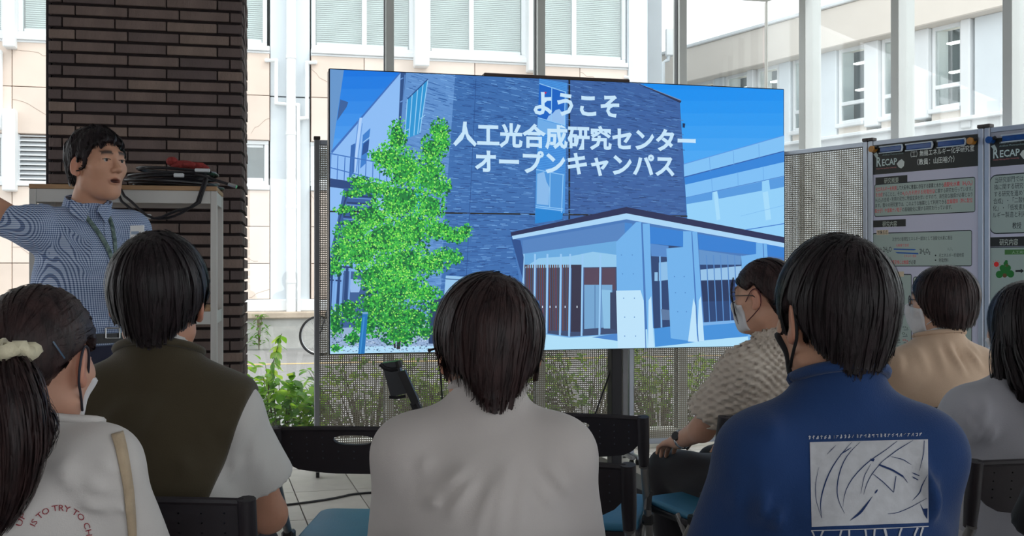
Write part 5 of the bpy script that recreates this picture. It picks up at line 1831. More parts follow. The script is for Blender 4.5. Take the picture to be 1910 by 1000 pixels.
        def blend(mask, c):
            cols[:] = cols * (1 - mask[:, None]) + np.array(rgb(*c)[:3])[None] * mask[:, None]
        ax_ = np.abs(h[:, 0])
        lip = np.exp(-((h[:, 2] + .061) / .0085) ** 4) * np.exp(-(ax_ / .021) ** 4) * (h[:, 1] > .083)
        blend(lip * .75, (168, 98, 90))
        if s.mouth:
            mi = np.exp(-((h[:, 2] + .0605) / .0062) ** 4) * np.exp(-(ax_ / .0185) ** 4) * (h[:, 1] > .06) * (h[:, 1] < .0945)
            blend(mi, (66, 30, 30))
        brow = np.exp(-((h[:, 2] - .0335 - .004 * np.sin(ax_ * 60)) / .0062) ** 2) * (ax_ > .012) * (ax_ < .047) * (h[:, 1] > .06)
        blend(np.clip(brow * 1.3, 0, .92), (40, 30, 30))
        ear = (ax_ > .074) * (np.abs(h[:, 2]) < .05) * (np.abs(h[:, 1] + .01) < .03)
        blend(ear * .35, (206, 122, 100))
        me = np_mesh('person', v, q, M_skin, cols)
        s.o = link('person', me, None, (*s.loc, 0), (0, 0, s.yaw))
        tag(s.o, s.label, cat, 'people in the room')
        # eyes
        for k in (-1, 1):
            c = s.from_head((k * .031, .0808, .0108))
            e = obj('eye', MB().sphere((0, 0, 0), .0112 * s.hs, 14, 10), M_eyew, s.o, smooth='all', loc=tuple(c))
            fw = s.hR @ A3((-.12 * k * 0 + 0, 1, -.05))
            fw = Vector(fw).normalized()
            obj('eyelash', MB().tube([Vector(s.from_head(x)) - Vector(c) for x in ((k * .0165, .0925, .0118), (k * .024, .0955, .0138), (k * .034, .0948, .0142), (k * .047, .0868, .0122))], .0011, 6), M_iris, e, smooth='all')
            obj('iris', MB().sphere(fw * .0058 * s.hs, .0066 * s.hs, 12, 8), M_iris, e, smooth='all')
        return s
    def part(s, name, f, lo, hi, res, m, cols=None, fine=((), (), ())):
        v, q = mesh_sdf(f, lo, hi, res, fine)
        return link(name, np_mesh(name, v, q, m, None if cols is None else cols(v)), s.o)
    # ---- garments
    def garment(s, name, m, off=.014, sleeve=1.0, hem=None, folds=(), neck_drop=.0, neck_tilt=.35, res=.0085, flare=.0, wave=.003, disp=None, armhole=None, neckw=0.0, body_on=True, slope=0.0):
        """upper-body garment. sleeve: 0 none, .5 mid upper arm, 1 elbow, 2 wrist"""
        rn = np.random.RandomState(s.seed * 7 + 3)
        W = [(rn.normal(size=3) * (14, 14, 9), rn.uniform(0, 6.3), rn.uniform(.4, 1)) for _ in range(7)]
        hemz = s.hip[2] - .06 if hem is None else hem
        nbz = s.nb[2] - neck_drop
        def cut_pt(k):
            el, wr = s.arms[k][0], s.arms[k][1]
            if sleeve <= 1: return s.sh[k] + (el - s.sh[k]) * sleeve, (el - s.sh[k]) / np.linalg.norm(el - s.sh[k])
            return el + (wr - el) * (sleeve - 1), (wr - el) / np.linalg.norm(wr - el)
        def f(p):
            d = s.torso(p, off) if body_on else np.full(len(p), 1., f4)
            if body_on and flare:
                d = d - flare * np.clip((s.chest[2] + .05 - p[:, 2]) / .3, 0, 1.2).astype(f4)
            if body_on and armhole is not None:
                # sleeveless: cut outside a tilted plane at each shoulder
                for k in (-1, 1):
                    d = smax(d, ((k * p[:, 0] - armhole + .36 * np.clip(s.sh[k][2] + .05 - p[:, 2], 0, .22)) * .94).astype(f4), .008)
            if sleeve > 0 and armhole is None:
                for k in (-1, 1):
                    a, n = cut_pt(k)
                    g = s.sleeve_sdf(p, k, off, flare)
                    if sleeve <= 1.02:
                        g = smax(g, (p - a) @ n, .006)
                        g = np.maximum(g, -cap(p, a - n * .05, a + n * .05, .036 + .3 * off + .010, .036 + .3 * off + .016))
                    else:
                        g = smax(g, np.where(((p - a) @ n > -.15), (p - a) @ n, -1).astype(f4), .006)
                    d = smin(d, g, .035)
            if body_on:
                nk = s.neck(p, off * .6 + neckw)
                d = smin(d, nk, .03)
                # neckline plane, a little higher at the back
                d = smax(d, (p[:, 2] - nbz + neck_tilt * (p[:, 1] - s.nb[1]) - slope * np.abs(p[:, 0])).astype(f4), .004)
                d = smax(d, (hemz - p[:, 2]).astype(f4), .01)
            wv = np.zeros(len(p), f4)
            for wk, ph, am in W:
                wv += (np.sin(p @ A3(wk) + ph) * am).astype(f4)
            d = d - wave * wv * .4
            for a, b, amp, wd in folds:
                dd, t = sd_seg(p * A3((1, .25, 1)), A3(a) * A3((1, .25, 1)), A3(b) * A3((1, .25, 1)))
                d = d - ((amp * 2.1 if amp > 0 else amp) * np.sin(np.pi * np.clip(t * .92 + .06, 0, 1)) * np.exp(-(dd / wd) ** 2)).astype(f4)
            if disp is not None: d = d + disp(p)
            return d
        s.gf = f
        lo, hi = s.lo.copy(), s.hi.copy()
        lo[2], hi[2] = hemz - .03, s.nb[2] + .07
        if sleeve > 0:
            for k in (-1, 1):
                lo[2] = min(lo[2], s.arms[k][1][2] - .08) if sleeve > 1 else lo[2]
                hi[2] = max(hi[2], s.arms[k][0][2] + .12, s.sh[k][2] + .12)
        if sleeve <= 1:
            ys = [s.chest[1] - .22, s.chest[1] + .24] + [s.arms[k][0][1] for k in (-1, 1)]
            lo[1], hi[1] = max(lo[1], min(ys) - .06), min(hi[1], max(ys) + .06)
        else:
            lo[1] = max(lo[1], s.chest[1] - .24)
        xs = [abs(s.sh[1][0]) + .16, abs(s.arms[1][0][0]) + .12, abs(s.arms[-1][0][0]) + .12]
        o = s.part(name, f, lo, hi, res, m)
        return o
    def sleeve_sdf(s, p, k, off, flare):
        el, wr = s.arms[k][0], s.arms[k][1]
        d = cap(p, s.sh[k], el, .053 * s.ar + off, .043 * s.ar + off + flare * 1.2)
        return smin(d, cap(p, el, wr, .044 * s.ar + off + flare, .031 + off + flare * .4), .02)
    def ring(s, f, c, n, r0=.2, num=44):
        """closed loop of surface points of f in the plane through c with normal n"""
        n = A3(n) / np.linalg.norm(n)
        a = np.cross(n, A3((0, 1, 0) if abs(n[1]) < .8 else (1, 0, 0))); a /= np.linalg.norm(a)
        b = np.cross(n, a)
        t = np.linspace(0, 2 * np.pi, num, endpoint=False)
        dirs = np.cos(t)[:, None] * a + np.sin(t)[:, None] * b
        r_ = np.full(num, .004)
        for _ in range(60):
            d = f((A3(c) + dirs * r_[:, None]).astype(f4))
            r_ = r_ + np.clip(-d, -.02, .02) * .7
            r_ = np.clip(r_, .003, r0)
        return A3(c) + dirs * r_[:, None]
    def collar(s, name, m, drop=.0, tilt=.35, wd=.008, up=.004, flat=1.0):
        c = A3((0, s.nb[1], s.nb[2] - drop - .006))
        pts = s.ring(s.gf, c, (0, tilt, 1), .13)
        mb = MB().tube([Vector(p) + Vector((0, 0, up)) for p in pts] + [Vector(pts[0]) + Vector((0, 0, up))], wd, 8)
        return obj(name, mb, m, s.o, smooth='all')
    def trousers(s, m, name='trousers', off=.012, res=.011, top=.05):
        def f(p):
            d = s.torso(p, off)
            d = smax(d, (p[:, 2] - (s.hip[2] + top)).astype(f4), .01)
            for k in (-1, 1):
                d = smin(d, s.leg(p, k, off), .05)
                an = s.legs[k][2]
            d = smax(d, (.085 - p[:, 2]).astype(f4), .01)
            return d - (.0025 * np.sin(p[:, 2] * 42 + 3 * np.sin(p[:, 0] * 30) + p[:, 1] * 25)).astype(f4)
        lo, hi = s.lo.copy(), s.hi.copy()
        hi[2] = s.hip[2] + .16; lo[2] = .05
        o = s.part(name, f, lo, hi, res, m)
        s.tf = f
        for k in (-1, 1):
            to = s.legs[k][3]; an = s.legs[k][2]
            def g(p, k=k):
                d = s.foot(p, k, .008)
                d = smax(d, (p[:, 2] - .115).astype(f4), .006)
                return smax(d, (.004 - p[:, 2]).astype(f4), .004)
            mn = np.minimum(to, an) - .14; mx = np.maximum(to, an) + .10
            mn[2], mx[2] = -.01, .16
            s.part('shoe', g, mn, mx, .010, M_shoe)
        return o
    def proj_back(s, f, xz, off=.0016, y0=-.45, d=(0, 1, 0)):
        """drop (x,z) points onto the garment from behind"""
        n = len(xz)
        p = np.zeros((n, 3), f4)
        p[:, 0], p[:, 2], p[:, 1] = xz[:, 0], xz[:, 1], y0
        for _ in range(70):
            dd = f(p)
            p[:, 1] += np.clip(dd - off, -.02, .05) * .75
        return p
M_shoe = mat('shoe_dark', rgb(40, 38, 40), 0.6, var=0.1, vscale=20)

# ---------------------------------------------------------------- hair
def hair(fig, f_head, m, whorl=(.01, -.055, .115), n=1500, steps=9, step=.012, grav=.55, seed=1, width=(.002, .0042), lift=.004, drop=0.0, region=None, res=.0055, name='hair', fwd=0.0, pts_box=.19, wild=.25, box=None, extra=None, free=.006, earclear=True):
    """f_head: hair volume in head coordinates; a solid shell plus combed strands following it"""
    rn = np.random.RandomState(seed)
    f = lambda p: f_head(fig.to_head(p)) * fig.hs
    bl, bh = box if box is not None else (A3((-.16, -.19, -.16)), A3((.16, .17, .16)))
    cs = np.array([[x, y, z] for x in (bl[0], bh[0]) for y in (bl[1], bh[1]) for z in (bl[2], bh[2])], dtype=f4)
    w8 = np.array([fig.from_head(c) for c in cs])
    def fz(p):
        d = f(p)
        q = fig.to_head(p)
        # combed relief
        dq = q - A3(whorl)
        an = np.arctan2(dq[:, 0], dq[:, 1] * np.where(dq[:, 1] > 0, 1, 1))
        return d + (.0022 * np.sin(an * 34 + q[:, 2] * 25) * np.clip(np.linalg.norm(dq, axis=1) / .05, 0, 1)).astype(f4)
    v, q = mesh_sdf(fz, w8.min(0) - .01, w8.max(0) + .01, res)
    # strand roots on the shell
    cand = v[rn.randint(0, len(v), n * 3)]
    hq = fig.to_head(cand.astype(f4))
    ok = np.ones(len(cand), bool)
    if region is not None: ok = region(hq)
    cand = cand[ok][:n]
    p = fig.to_head(cand.astype(f4)).astype(f4)
    g = lambda x: f_head(x.astype(f4))
    K = steps
    path = np.zeros((len(p), K, 3), f4); nor = np.zeros_like(path)
    jit = rn.normal(size=p.shape).astype(f4) * wild
    lf = (rn.uniform(.15, 1, len(p)) * lift).astype(f4)
    W = A3(whorl)
    fr = np.zeros((len(p), 1), bool); run = np.zeros((len(p), 1), f4); flen = (rn.uniform(.1, 1, (len(p), 1)) * free).astype(f4)
    for k in range(K):
        nn = grad(g, p)
        path[:, k] = p + nn * (lf * (.35 + .65 * k / K))[:, None]; nor[:, k] = nn
        rad = p - W
        rl = np.linalg.norm(rad, axis=1, keepdims=True) + 1e-6
        d = rad / rl + A3((0, fwd, -grav)) + jit * .4
        d = d - nn * (d * nn).sum(1, keepdims=True)
        d /= np.linalg.norm(d, axis=1, keepdims=True) + 1e-6
        if k:
            fr = fr | ((nn[:, 2] < -.45)[:, None] & (step > 0))
            d = np.where(fr, np.where(run < flen, dprev * .8 + A3((0, 0, -.3)), dprev * .04), d)
            run = run + np.where(fr, step, 0)
        dprev = d
        p = p + d * step
        dist = g(p)
        corr = grad(g, p) * np.clip(dist, -.02, .012)[:, None]
        p = p - np.where(fr, 0, corr)
    if earclear:
        ap = path.reshape(-1, 3).copy(); ap[:, 0] = np.abs(ap[:, 0])
        bad = (ell(ap, (.090, -.010, -.008), (.036, .025, .035)) < 0).reshape(path.shape[:2]).any(1)
        path, nor, p = path[~bad], nor[~bad], p[~bad]
    wp = (path.reshape(-1, 3) * fig.hs) @ fig.hR.T + fig.hc
    wn = nor.reshape(-1, 3) @ fig.hR.T
    tp = np.linspace(1, .25, K)
    sv, sq = ribbons(wp.reshape(path.shape), wn.reshape(path.shape), rn.uniform(*width, len(p)), tp)
    cl = rn.rand(len(p)) < .12
    wp3, wn3 = wp.reshape(path.shape)[cl], wn.reshape(path.shape)[cl]
    cv, cq = ribbons(wp3 + wn3 * .002, wn3, rn.uniform(.006, .011, int(cl.sum())), np.concatenate([np.linspace(.4, 1, K // 2), np.linspace(1, .05, K - K // 2)]))
    parts = [(v, q), (sv, sq), (cv, cq)]
    if extra: parts += extra
    V, Q = joinm(parts)
    return link(name, np_mesh(name, V, Q, m), fig.o)
def lock(pts, rads, n, seed, width=(.0025, .005), K=16, spread=1.0, wav=.004, flat=(1, 1), endtaper=.2, tipvar=.15):
    """a hank of hair along a polyline (local coordinates): core tube + strands"""
    rn = np.random.RandomState(seed)
    P_ = np.array([tuple(x) for x in pts], dtype=float); R_ = np.array(rads, dtype=float)
    t = np.linspace(0, 1, len(P_))
    # smooth interpolation (Catmull-like through cubic of neighbours)
    tt = np.linspace(0, 1, 40)
    C_ = np.stack([np.interp(tt, t, P_[:, i]) for i in range(3)], 1)
    for _ in range(6):
        C_[1:-1] = (C_[:-2] + 2 * C_[1:-1] + C_[2:]) / 4
    RR = np.interp(tt, t, R_)
    d = np.gradient(C_, axis=0); d /= np.linalg.norm(d, axis=1, keepdims=True)
    a = np.cross(d, [0, 1, 0.01]); a /= np.linalg.norm(a, axis=1, keepdims=True) + 1e-9
    b = np.cross(d, a)
    parts = []
    mb = MB().tube([Vector(x) for x in C_], list(RR * .78), 10)
    vv = np.array(mb.v); qq = np.array([f_ for f_ in mb.f if len(f_) == 4])
    # flatten core
    parts.append((vv, qq))
    ang_ = rn.uniform(0, 2 * np.pi, n); rr = np.sqrt(rn.uniform(.45, 1, n)) * spread
    end = 1 - rn.uniform(0, tipvar, n)
    st = rn.uniform(0, .25, n) * (rn.rand(n) < .4)
    ks = st[:, None] + (end - st)[:, None] * np.linspace(0, 1, K)[None, :]
    def at(arr): return np.stack([np.interp(ks, tt, arr[:, i]) for i in range(arr.shape[1])], -1)
    Cs, As, Bs = at(C_), at(a), at(b)
    Rs = np.interp(ks, tt, RR)
    ph = rn.uniform(0, 6, n)
    ca_, sa_ = np.cos(ang_)[:, None] * flat[0], np.sin(ang_)[:, None] * flat[1]
    o1 = ca_ * rr[:, None] * Rs + wav * np.sin(ks * 11 + ph[:, None])
    o2 = sa_ * rr[:, None] * Rs + wav * np.cos(ks * 9 + ph[:, None])
    path = Cs + As * o1[..., None] + Bs * o2[..., None]
    nor = As * ca_[..., None] + Bs * sa_[..., None]
    nor /= np.linalg.norm(nor, axis=2, keepdims=True) + 1e-9
    tp = np.concatenate([np.ones(K - 4), np.linspace(1, endtaper, 4)])
    parts.append(ribbons(path, nor, rn.uniform(*width, n), tp))
    return parts
# ================================================================ the people
def cap_vol(q, t=(.016, .016, .018), ys=(-.12, -.06, -.02, .02, .05, .09), zs=(-.085, -.085, -.06, -.01, .03, .055), nape=.0, ear=True, c=(0, -.014, .032), soft=.010, earr=(.030, .024, .034), taper=1.05):
    d = ell(q, c, (.076 + t[0], .097 + t[1], .089 + t[2]))
    d = smin(d, ell(q, (0, -.050, -.035), (.060 + nape, .052 + nape, .065)), .03)
    zl = np.interp(q[:, 1], ys, zs).astype(f4)
    zl = zl + (taper * np.clip(np.abs(q[:, 0]) - .022, 0, .05) * np.clip((.025 - q[:, 1]) / .03, 0, 1)).astype(f4)
    d = smax(d, zl - q[:, 2], soft)
    if ear:
        aq = q.copy(); aq[:, 0] = np.abs(aq[:, 0])
        d = smax(d, -ell(aq, (.090, -.011, -.010), earr), .006)
    return d
def px_rays(fig, px):
    """photo pixels -> ray origin and directions in a figure's own coordinates"""
    px = np.asarray(px, dtype=float)
    d = np.stack([(px[:, 0] - 955) / F, np.ones(len(px)), (HY - px[:, 1]) / F], 1)
    d /= np.linalg.norm(d, axis=1, keepdims=True)
    R = rotz(-fig.yaw)
    o = R @ A3((0 - fig.loc[0], 0 - fig.loc[1], CH))
    return o.astype(f4), (d @ R.T).astype(f4)
def on_px(fig, f, px, off=.0016, t0=None):
    """where the pixels' sight lines meet a garment of the figure"""
    o, d = px_rays(fig, px)
    t = np.full(len(d), np.linalg.norm(fig.loc) - .55 if t0 is None else t0, f4)
    for _ in range(80):
        t += np.clip(f((o + d * t[:, None]).astype(f4)) - off, -.02, .05) * .8
    p = (o + d * t[:, None]).astype(f4)
    fig.miss = np.abs(f(p) - off) > .014
    return p
def hit_faces(fig, fs): return [f_ for f_ in fs if not fig.miss[list(f_)].any()]
def px_poly(fig, f, mb, px, off, sub=0, mi=0):
    p = on_px(fig, f, px, off)
    mb.add([tuple(x) for x in p], hit_faces(fig, [list(range(len(p)))]), mi)
def px_ribbon(fig, f, mb, pts, w0, w1=None, off=.002, n=14, mi=0, wmid=None):
    """strip laid on cloth along a pixel polyline, width in pixels"""
    pts = np.array(pts, float)
    t = np.linspace(0, 1, len(pts)); tt = np.linspace(0, 1, n)
    c = np.stack([np.interp(tt, t, pts[:, i]) for i in (0, 1)], 1)
    for _ in range(2): c[1:-1] = (c[:-2] + 2 * c[1:-1] + c[2:]) / 4
    d = np.gradient(c, axis=0); d /= np.linalg.norm(d, axis=1, keepdims=True) + 1e-9
    nn = np.stack([-d[:, 1], d[:, 0]], 1)
    w1 = w0 if w1 is None else w1
    w_ = (w0 + (w1 - w0) * tt)
    if wmid is not None: w_ = w_ + (wmid - w_) * np.sin(np.pi * tt)
    L_, R_ = c - nn * w_[:, None] / 2, c + nn * w_[:, None] / 2
    p = on_px(fig, f, np.concatenate([L_, R_]), off)
    mb.add([tuple(x) for x in p], hit_faces(fig, [(i, i + 1, n + i + 1, n + i) for i in range(n - 1)]), mi)
def tube_local(fig, name, pts, r_, m, seg=7, parent=None):
    pts = [Vector(p) for p in pts]
    for _ in range(2):
        q = [pts[0]]
        for a_, b_ in zip(pts[:-1], pts[1:]): q += [a_.lerp(b_, .25), a_.lerp(b_, .75)]
        pts = q + [pts[-1]]
    return obj(name, MB().tube(pts, r_, seg), m, parent or fig.o, smooth='all')
def face_mask(fig, m, ms, name='face_mask', puff=.0, lr=.0016):
    def f(p):
        q = fig.to_head(p)
        aq = q.copy(); aq[:, 0] = np.abs(aq[:, 0])
        d = head_sdf(q, False) - .006
        d = smin(d, ell(q, (0, .080, -.048), (.030, .036 + puff, .042)), .03)
        d = smin(d, ell(q, (0, .066, -.082), (.036, .030, .028)), .03)
        reg = np.maximum(np.maximum(q[:, 2] + .002 + aq[:, 0] * .25, -.122 - q[:, 2] + aq[:, 0] * .35), .018 + aq[:, 0] * .45 - q[:, 1])
        d = smax(d, reg.astype(f4), .006)
        return d * fig.hs
    c = fig.from_head((0, .06, -.05))
    o = fig.part(name, f, c - .12, c + .12, .0048, m)
    for k in (-1, 1):
        up = [(k * .064, .046, -.024), (k * .076, .022, .004), (k * .083, .004, .028), (k * .086, -.020, .034), (k * .088, -.034, .010), (k * .084, -.030, -.028), (k * .076, .0, -.052), (k * .062, .038, -.078)]
        tube_local(fig, 'ear_loop', [fig.from_head(x) for x in up], lr, ms, 6, o)
    return o
def glasses(fig, m):
    t = obj('glasses', MB(), m, fig.o) if False else None
    mb = MB()
    for k in (-1, 1):
        ring = [fig.from_head((k * .032 + .024 * math.cos(a), .104 - abs(.032 + .024 * math.cos(a) * k) * .12, .008 + .019 * math.sin(a))) for a in np.linspace(0, 2 * PI, 21)]
        mb.tube([Vector(x) for x in ring], .0016, 6)
        mb.tube([Vector(fig.from_head(x)) for x in ((k * .056, .098, .012), (k * .074, .06, .012), (k * .083, .0, .010), (k * .083, -.02, -.004))], .0016, 6)
    mb.tube([Vector(fig.from_head(x)) for x in ((-.009, .104, .012), (0, .107, .015), (.009, .104, .012))], .0016, 6)
    return obj('glasses', mb, m, fig.o, smooth='all')

def fpx(fig, Y, org, sc, lst):
    """cloth creases given in photo pixels on the figure's visible side -> local segments"""
    out = []
    R = rotz(-fig.yaw)
    def loc(p):
        q = P(org[0] + p[0] / sc, org[1] + p[1] / sc, Y)
        return tuple(R @ A3((q.x - fig.loc[0], q.y - fig.loc[1], q.z)))
    for l, amp, wd in lst:
        for a, b in zip(l[:-1], l[1:]):
            out.append((loc(a), loc(b), amp, wd))
    return out
M_gl = mat('glasses_frame', rgb(30, 28, 34), 0.3, var=0.1)

# ---------------------------------------------------------------- person in the plain white shirt (centre)
M_wshirt = cloth('shirt_white', rgb(196, 190, 188), .04)
s_ = 1.87 / F
wh = Fig('person with straight dark hair in a plain white long-sleeved shirt, seen from behind', (-.047, 1.945), -1, (-.042, 1.892, 1.107), 12, -6, 0, 1.0, nb=1.040, shw=.128, shz=.922, tw=.94, ar=.9, neckr=.050,
         arms={-1: ((-.160, .015, .655), (-.11, .24, .62), (.3, .95, -.1)), 1: ((.160, .015, .655), (.11, .24, .62), (-.3, .95, -.1))}, seed=3, skin=(204, 158, 134)).build()
fo = fpx(wh, 1.75, (700, 480), 1.924, [([(30, 622), (95, 730), (135, 790), (128, 905), (165, 945)], -.015, .008), ([(770, 652), (745, 760), (722, 870), (724, 965)], -.015, .008),
    ([(140, 800), (195, 715)], .006, .012), ([(215, 850), (345, 745)], .006, .013), ([(250, 945), (365, 785)], .006, .012), ([(430, 1000), (485, 725)], .006, .014), ([(360, 1000), (440, 770)], .005, .012),
    ([(600, 740), (720, 890)], .006, .013), ([(560, 800), (690, 960)], .006, .012), ([(690, 690), (735, 800)], .004, .012), ([(508, 1000), (548, 740)], .004, .012), ([(660, 820), (715, 920)], .005, .010), ([(170, 900), (240, 880)], .006, .010), ([(60, 800), (40, 960)], .005, .012), ([(770, 760), (780, 940)], .005, .012)])
wh.garment('shirt', M_wshirt, off=.016, sleeve=2.0, folds=fo, neck_drop=-.004, neck_tilt=.30, res=.006, flare=.012, wave=.0022)
wh.collar('collar', M_wshirt, -.004, .30, .0075)
wh.trousers(cloth('trousers_dark', rgb(46, 46, 54)))
def hv(q): return cap_vol(q, (.018, .016, .017), (-.12, -.05, -.015, .02, .05, .09), (-.080, -.076, -.050, -.030, .0, .045), .006, ear=False)
wl_ = []
hair(wh, hv, M_hairb, (.024, -.052, .112), 2300, 11, .013, .8, 11, (.0018, .0036), .007, free=.020, earclear=False)

# ---------------------------------------------------------------- person in the navy sweatshirt
M_navy = cloth('sweatshirt_navy', rgb(32, 62, 112), .12, 10, 420, .2)
nv = Fig('person in a navy sweatshirt with a white picture print on the back, black mask', (.566, 1.93), 4, (.562, 1.872, 1.164), 14, -4, 0, 1.06, nb=1.070, shw=.140, shz=.925, tw=1.04, td=1.06, neckr=.058,
         arms={-1: ((-.196, .02, .665), (-.13, .26, .63), (.3, .95, -.1)), 1: ((.152, .02, .665), (.13, .26, .63), (-.3, .95, -.1))}, seed=5, skin=(206, 158, 132)).build()
fo = fpx(nv, 1.74, (1200, 440), 1.786, [([(385, 600), (372, 720), (370, 905), (362, 1000)], -.010, .008), ([(985, 610), (1000, 720), (985, 900)], -.006, .010), ([(300, 780), (250, 960)], .011, .014), ([(340, 860), (325, 1000)], .011, .013), ([(425, 850), (390, 1000)], .011, .014), ([(470, 900), (440, 1000)], .009, .012),
    ([(960, 740), (965, 900)], .009, .012), ([(985, 790), (970, 970)], .011, .011), ([(1008, 800), (1000, 960)], .009, .010), ([(270, 640), (235, 760)], -.006, .009), ([(520, 960), (700, 940)], .006, .014), ([(430, 700), (480, 600)], .006, .02)])
nv.garment('sweatshirt', M_navy, off=.020, sleeve=2.0, folds=fo, neck_drop=.006, neck_tilt=.30, res=.0064, flare=.018, wave=.0024)
nv.collar('collar', M_navy, .004, .30, .0105)
nvf = nv.gf
nv.trousers(MATS['trousers_dark'])
def hv(q): return cap_vol(q, (.015, .015, .020), (-.12, -.05, -.02, .02, .05, .09), (-.086, -.084, -.056, -.020, .025, .050), .0, earr=(.027, .026, .037))
hair(nv, hv, M_hair, (.012, -.062, .108), 2300, 10, .013, .8, 12, (.0018, .0036), .006)
face_mask(nv, M_maskb, M_maskb, lr=.003)
# back print: pale panel with sweeping dark strokes, a row of small marks above and block shapes below
M_print = cloth('print_pale', rgb(196, 198, 204), .12, 60, 300, .1)
M_ink = cloth('print_ink', rgb(30, 52, 98), .1)
g_ = MB()
NX, NY = 26, 18
gp = []
for j in range(NY + 1):
    for i in range(NX + 1):
        a, b = i / NX, j / NY
        tl, tr_, br, bl_ = (1510.5, 825), (1731, 819.5), (1732, 975), (1514, 983)
        x = (tl[0] * (1 - a) + tr_[0] * a) * (1 - b) + (bl_[0] * (1 - a) + br[0] * a) * b
        y = (tl[1] * (1 - a) + tr_[1] * a) * (1 - b) + (bl_[1] * (1 - a) + br[1] * a) * b
        gp.append((x, y))
pp = on_px(nv, nvf, gp, .0014)
g_.add([tuple(x) for x in pp], [(j * (NX + 1) + i, j * (NX + 1) + i + 1, (j + 1) * (NX + 1) + i + 1, (j + 1) * (NX + 1) + i) for j in range(NY) for i in range(NX)])
bp_ = obj('back_print', g_, M_print, nv.o, smooth='all')
ink = MB()
def zk(l): return [(1480 + x / 4.546, 780 + y / 4.546) for x, y in l]
for l, a, b, mdl in (([(495, 205), (380, 330), (290, 480), (240, 640), (225, 740), (240, 850)], .5, .6, 2.4), ([(565, 205), (460, 300), (395, 430), (365, 580), (375, 700), (435, 808)], .5, .6, 2.0), ([(490, 250), (395, 310)], 1, .5, 2), ([(215, 415), (185, 560), (190, 700), (240, 850)], .4, .4, 1.2),
                     ([(358, 232), (285, 308)], .4, .4, 1.2), ([(880, 195), (760, 290), (640, 360), (500, 500), (430, 630), (420, 755)], .8, .4, 1.8), ([(1015, 188), (880, 270), (750, 370)], .6, 1, 1.6), ([(750, 370), (660, 480), (620, 560), (595, 650)], 1.4, .4, 1.4), ([(660, 385), (600, 490), (572, 640)], .3, .4, 1.2),
                     ([(820, 325), (930, 350), (1000, 396)], .4, .4, 1.5), ([(480, 870), (570, 800), (670, 665)], .4, .5, 4.6), ([(690, 640), (715, 605)], .5, .4, 3.0), ([(1110, 190), (1105, 300), (1068, 445)], 1.3, .4, 1.4), ([(800, 812), (880, 805), (1000, 755), (1130, 680)], .6, .6, 1.4), ([(1138, 480), (1085, 580), (1075, 630), (1010, 700)], .5, .4, 2.2),
                     ([(1005, 462), (1068, 490)], .4, 1.6, 2), ([(1005, 495), (1058, 526)], .4, 1.6, 2), ([(725, 395), (840, 440), (930, 495)], 3.4, 3.0, 3.6), ([(930, 495), (970, 548)], 2, .3, 1.2), ([(670, 470), (760, 540), (850, 630)], .8, 1.2, 1.6), ([(870, 490), (850, 630)], 1.2, 1.0, 1.6)):
    px_ribbon(nv, nvf, ink, zk(l), a, b, .0024, 14, wmid=mdl)
px_poly(nv, nvf, ink, zk([(1070, 715), (1100, 770), (1138, 765), (1135, 860), (1110, 820)]), .0024)
px_poly(nv, nvf, ink, zk([(650, 345), (690, 345), (680, 368), (655, 362)]), .0024)
obj('print_strokes', ink, M_ink, bp_)
mk = MB()
rn = random.Random(6)
for i in range(29):
    x = 1510 + i * 7.4; y = 816.5 - i * .22
    for _ in range(rn.choice((2, 3, 3))):
        h = rn.choice(((0, -4, 0, 3), (-2, 0, 2.4, -3), (-2, -2, 2.5, -2), (-1, 3, 2, 0), (1.5, -3, 1.5, 3), (-2, 3, 1, -3)))
        px_ribbon(nv, nvf, mk, [(x + h[0], y + h[1]), (x + h[2], y + h[3])], 1.1, 1.1, .002, 3)
for i, (a, b, wd) in enumerate(((1514, 1520, 2.5), (1536, 1530, 3), (1570, 1566, 3), (1584, 1584, 3), (1614, 1616, 3), (1632, 1630, 3), (1650, 1654, 4), (1682, 1676, 3), (1712, 1704, 3), (1722, 1716, 3))):
    px_ribbon(nv, nvf, mk, [(a, 990 - i * .7), (b, 1000), (b + 1, 1022)], wd * 1.2, wd, .002, 6)
px_ribbon(nv, nvf, mk, [(1513, 990), (1600, 988), (1690, 984), (1732, 982)], 1.6, 1.6, .002, 10)
obj('print_marks', mk, M_print, bp_)

# ---------------------------------------------------------------- person in the olive vest
M_olive = cloth('vest_olive', rgb(70, 62, 46), .1, 9, 380, .15)
M_tee = cloth('tee_white', rgb(206, 204, 202), .04)
vs_ = Fig('person with short black hair in an olive vest over a white T-shirt', (-.775, 2.40), 2, (-.772, 2.345, 1.180), 7, -2, 0, 1.10, nb=1.080, shw=.162, shz=.935, tw=1.08, td=1.05, neckr=.060,
          arms={1: ((.222, .03, .695), (.14, .26, .62), (-.3, .95, -.1)), -1: ((-.215, .03, .695), (-.14, .26, .62), (.3, .95, -.1))}, seed=8, skin=(200, 148, 124)).build()
fo = fpx(vs_, 2.28, (0, 500), 2.0, [([(935, 560), (855, 740)], .006, .014), ([(962, 600), (925, 800)], .006, .014), ([(990, 680), (965, 820)], .005, .012), ([(900, 700), (860, 800)], .006, .012)])
vs_.garment('tee_sleeves', M_tee, off=.012, sleeve=.66, folds=fo, neck_drop=-.012, res=.008, flare=.038, wave=.002)
fo = fpx(vs_, 2.17, (0, 500), 2.0, [([(745, 540), (800, 650)], .006, .016), ([(800, 580), (832, 770)], .008, .015), ([(690, 590), (775, 710)], .006, .016), ([(460, 490), (330, 610)], .005, .02), ([(600, 480), (530, 660)], .005, .022), ([(830, 690), (740, 800)], .007, .014), ([(860, 640), (835, 760)], -.006, .009), ([(304, 480), (306, 590)], -.004, .006), ([(640, 680), (700, 790)], .005, .016)])
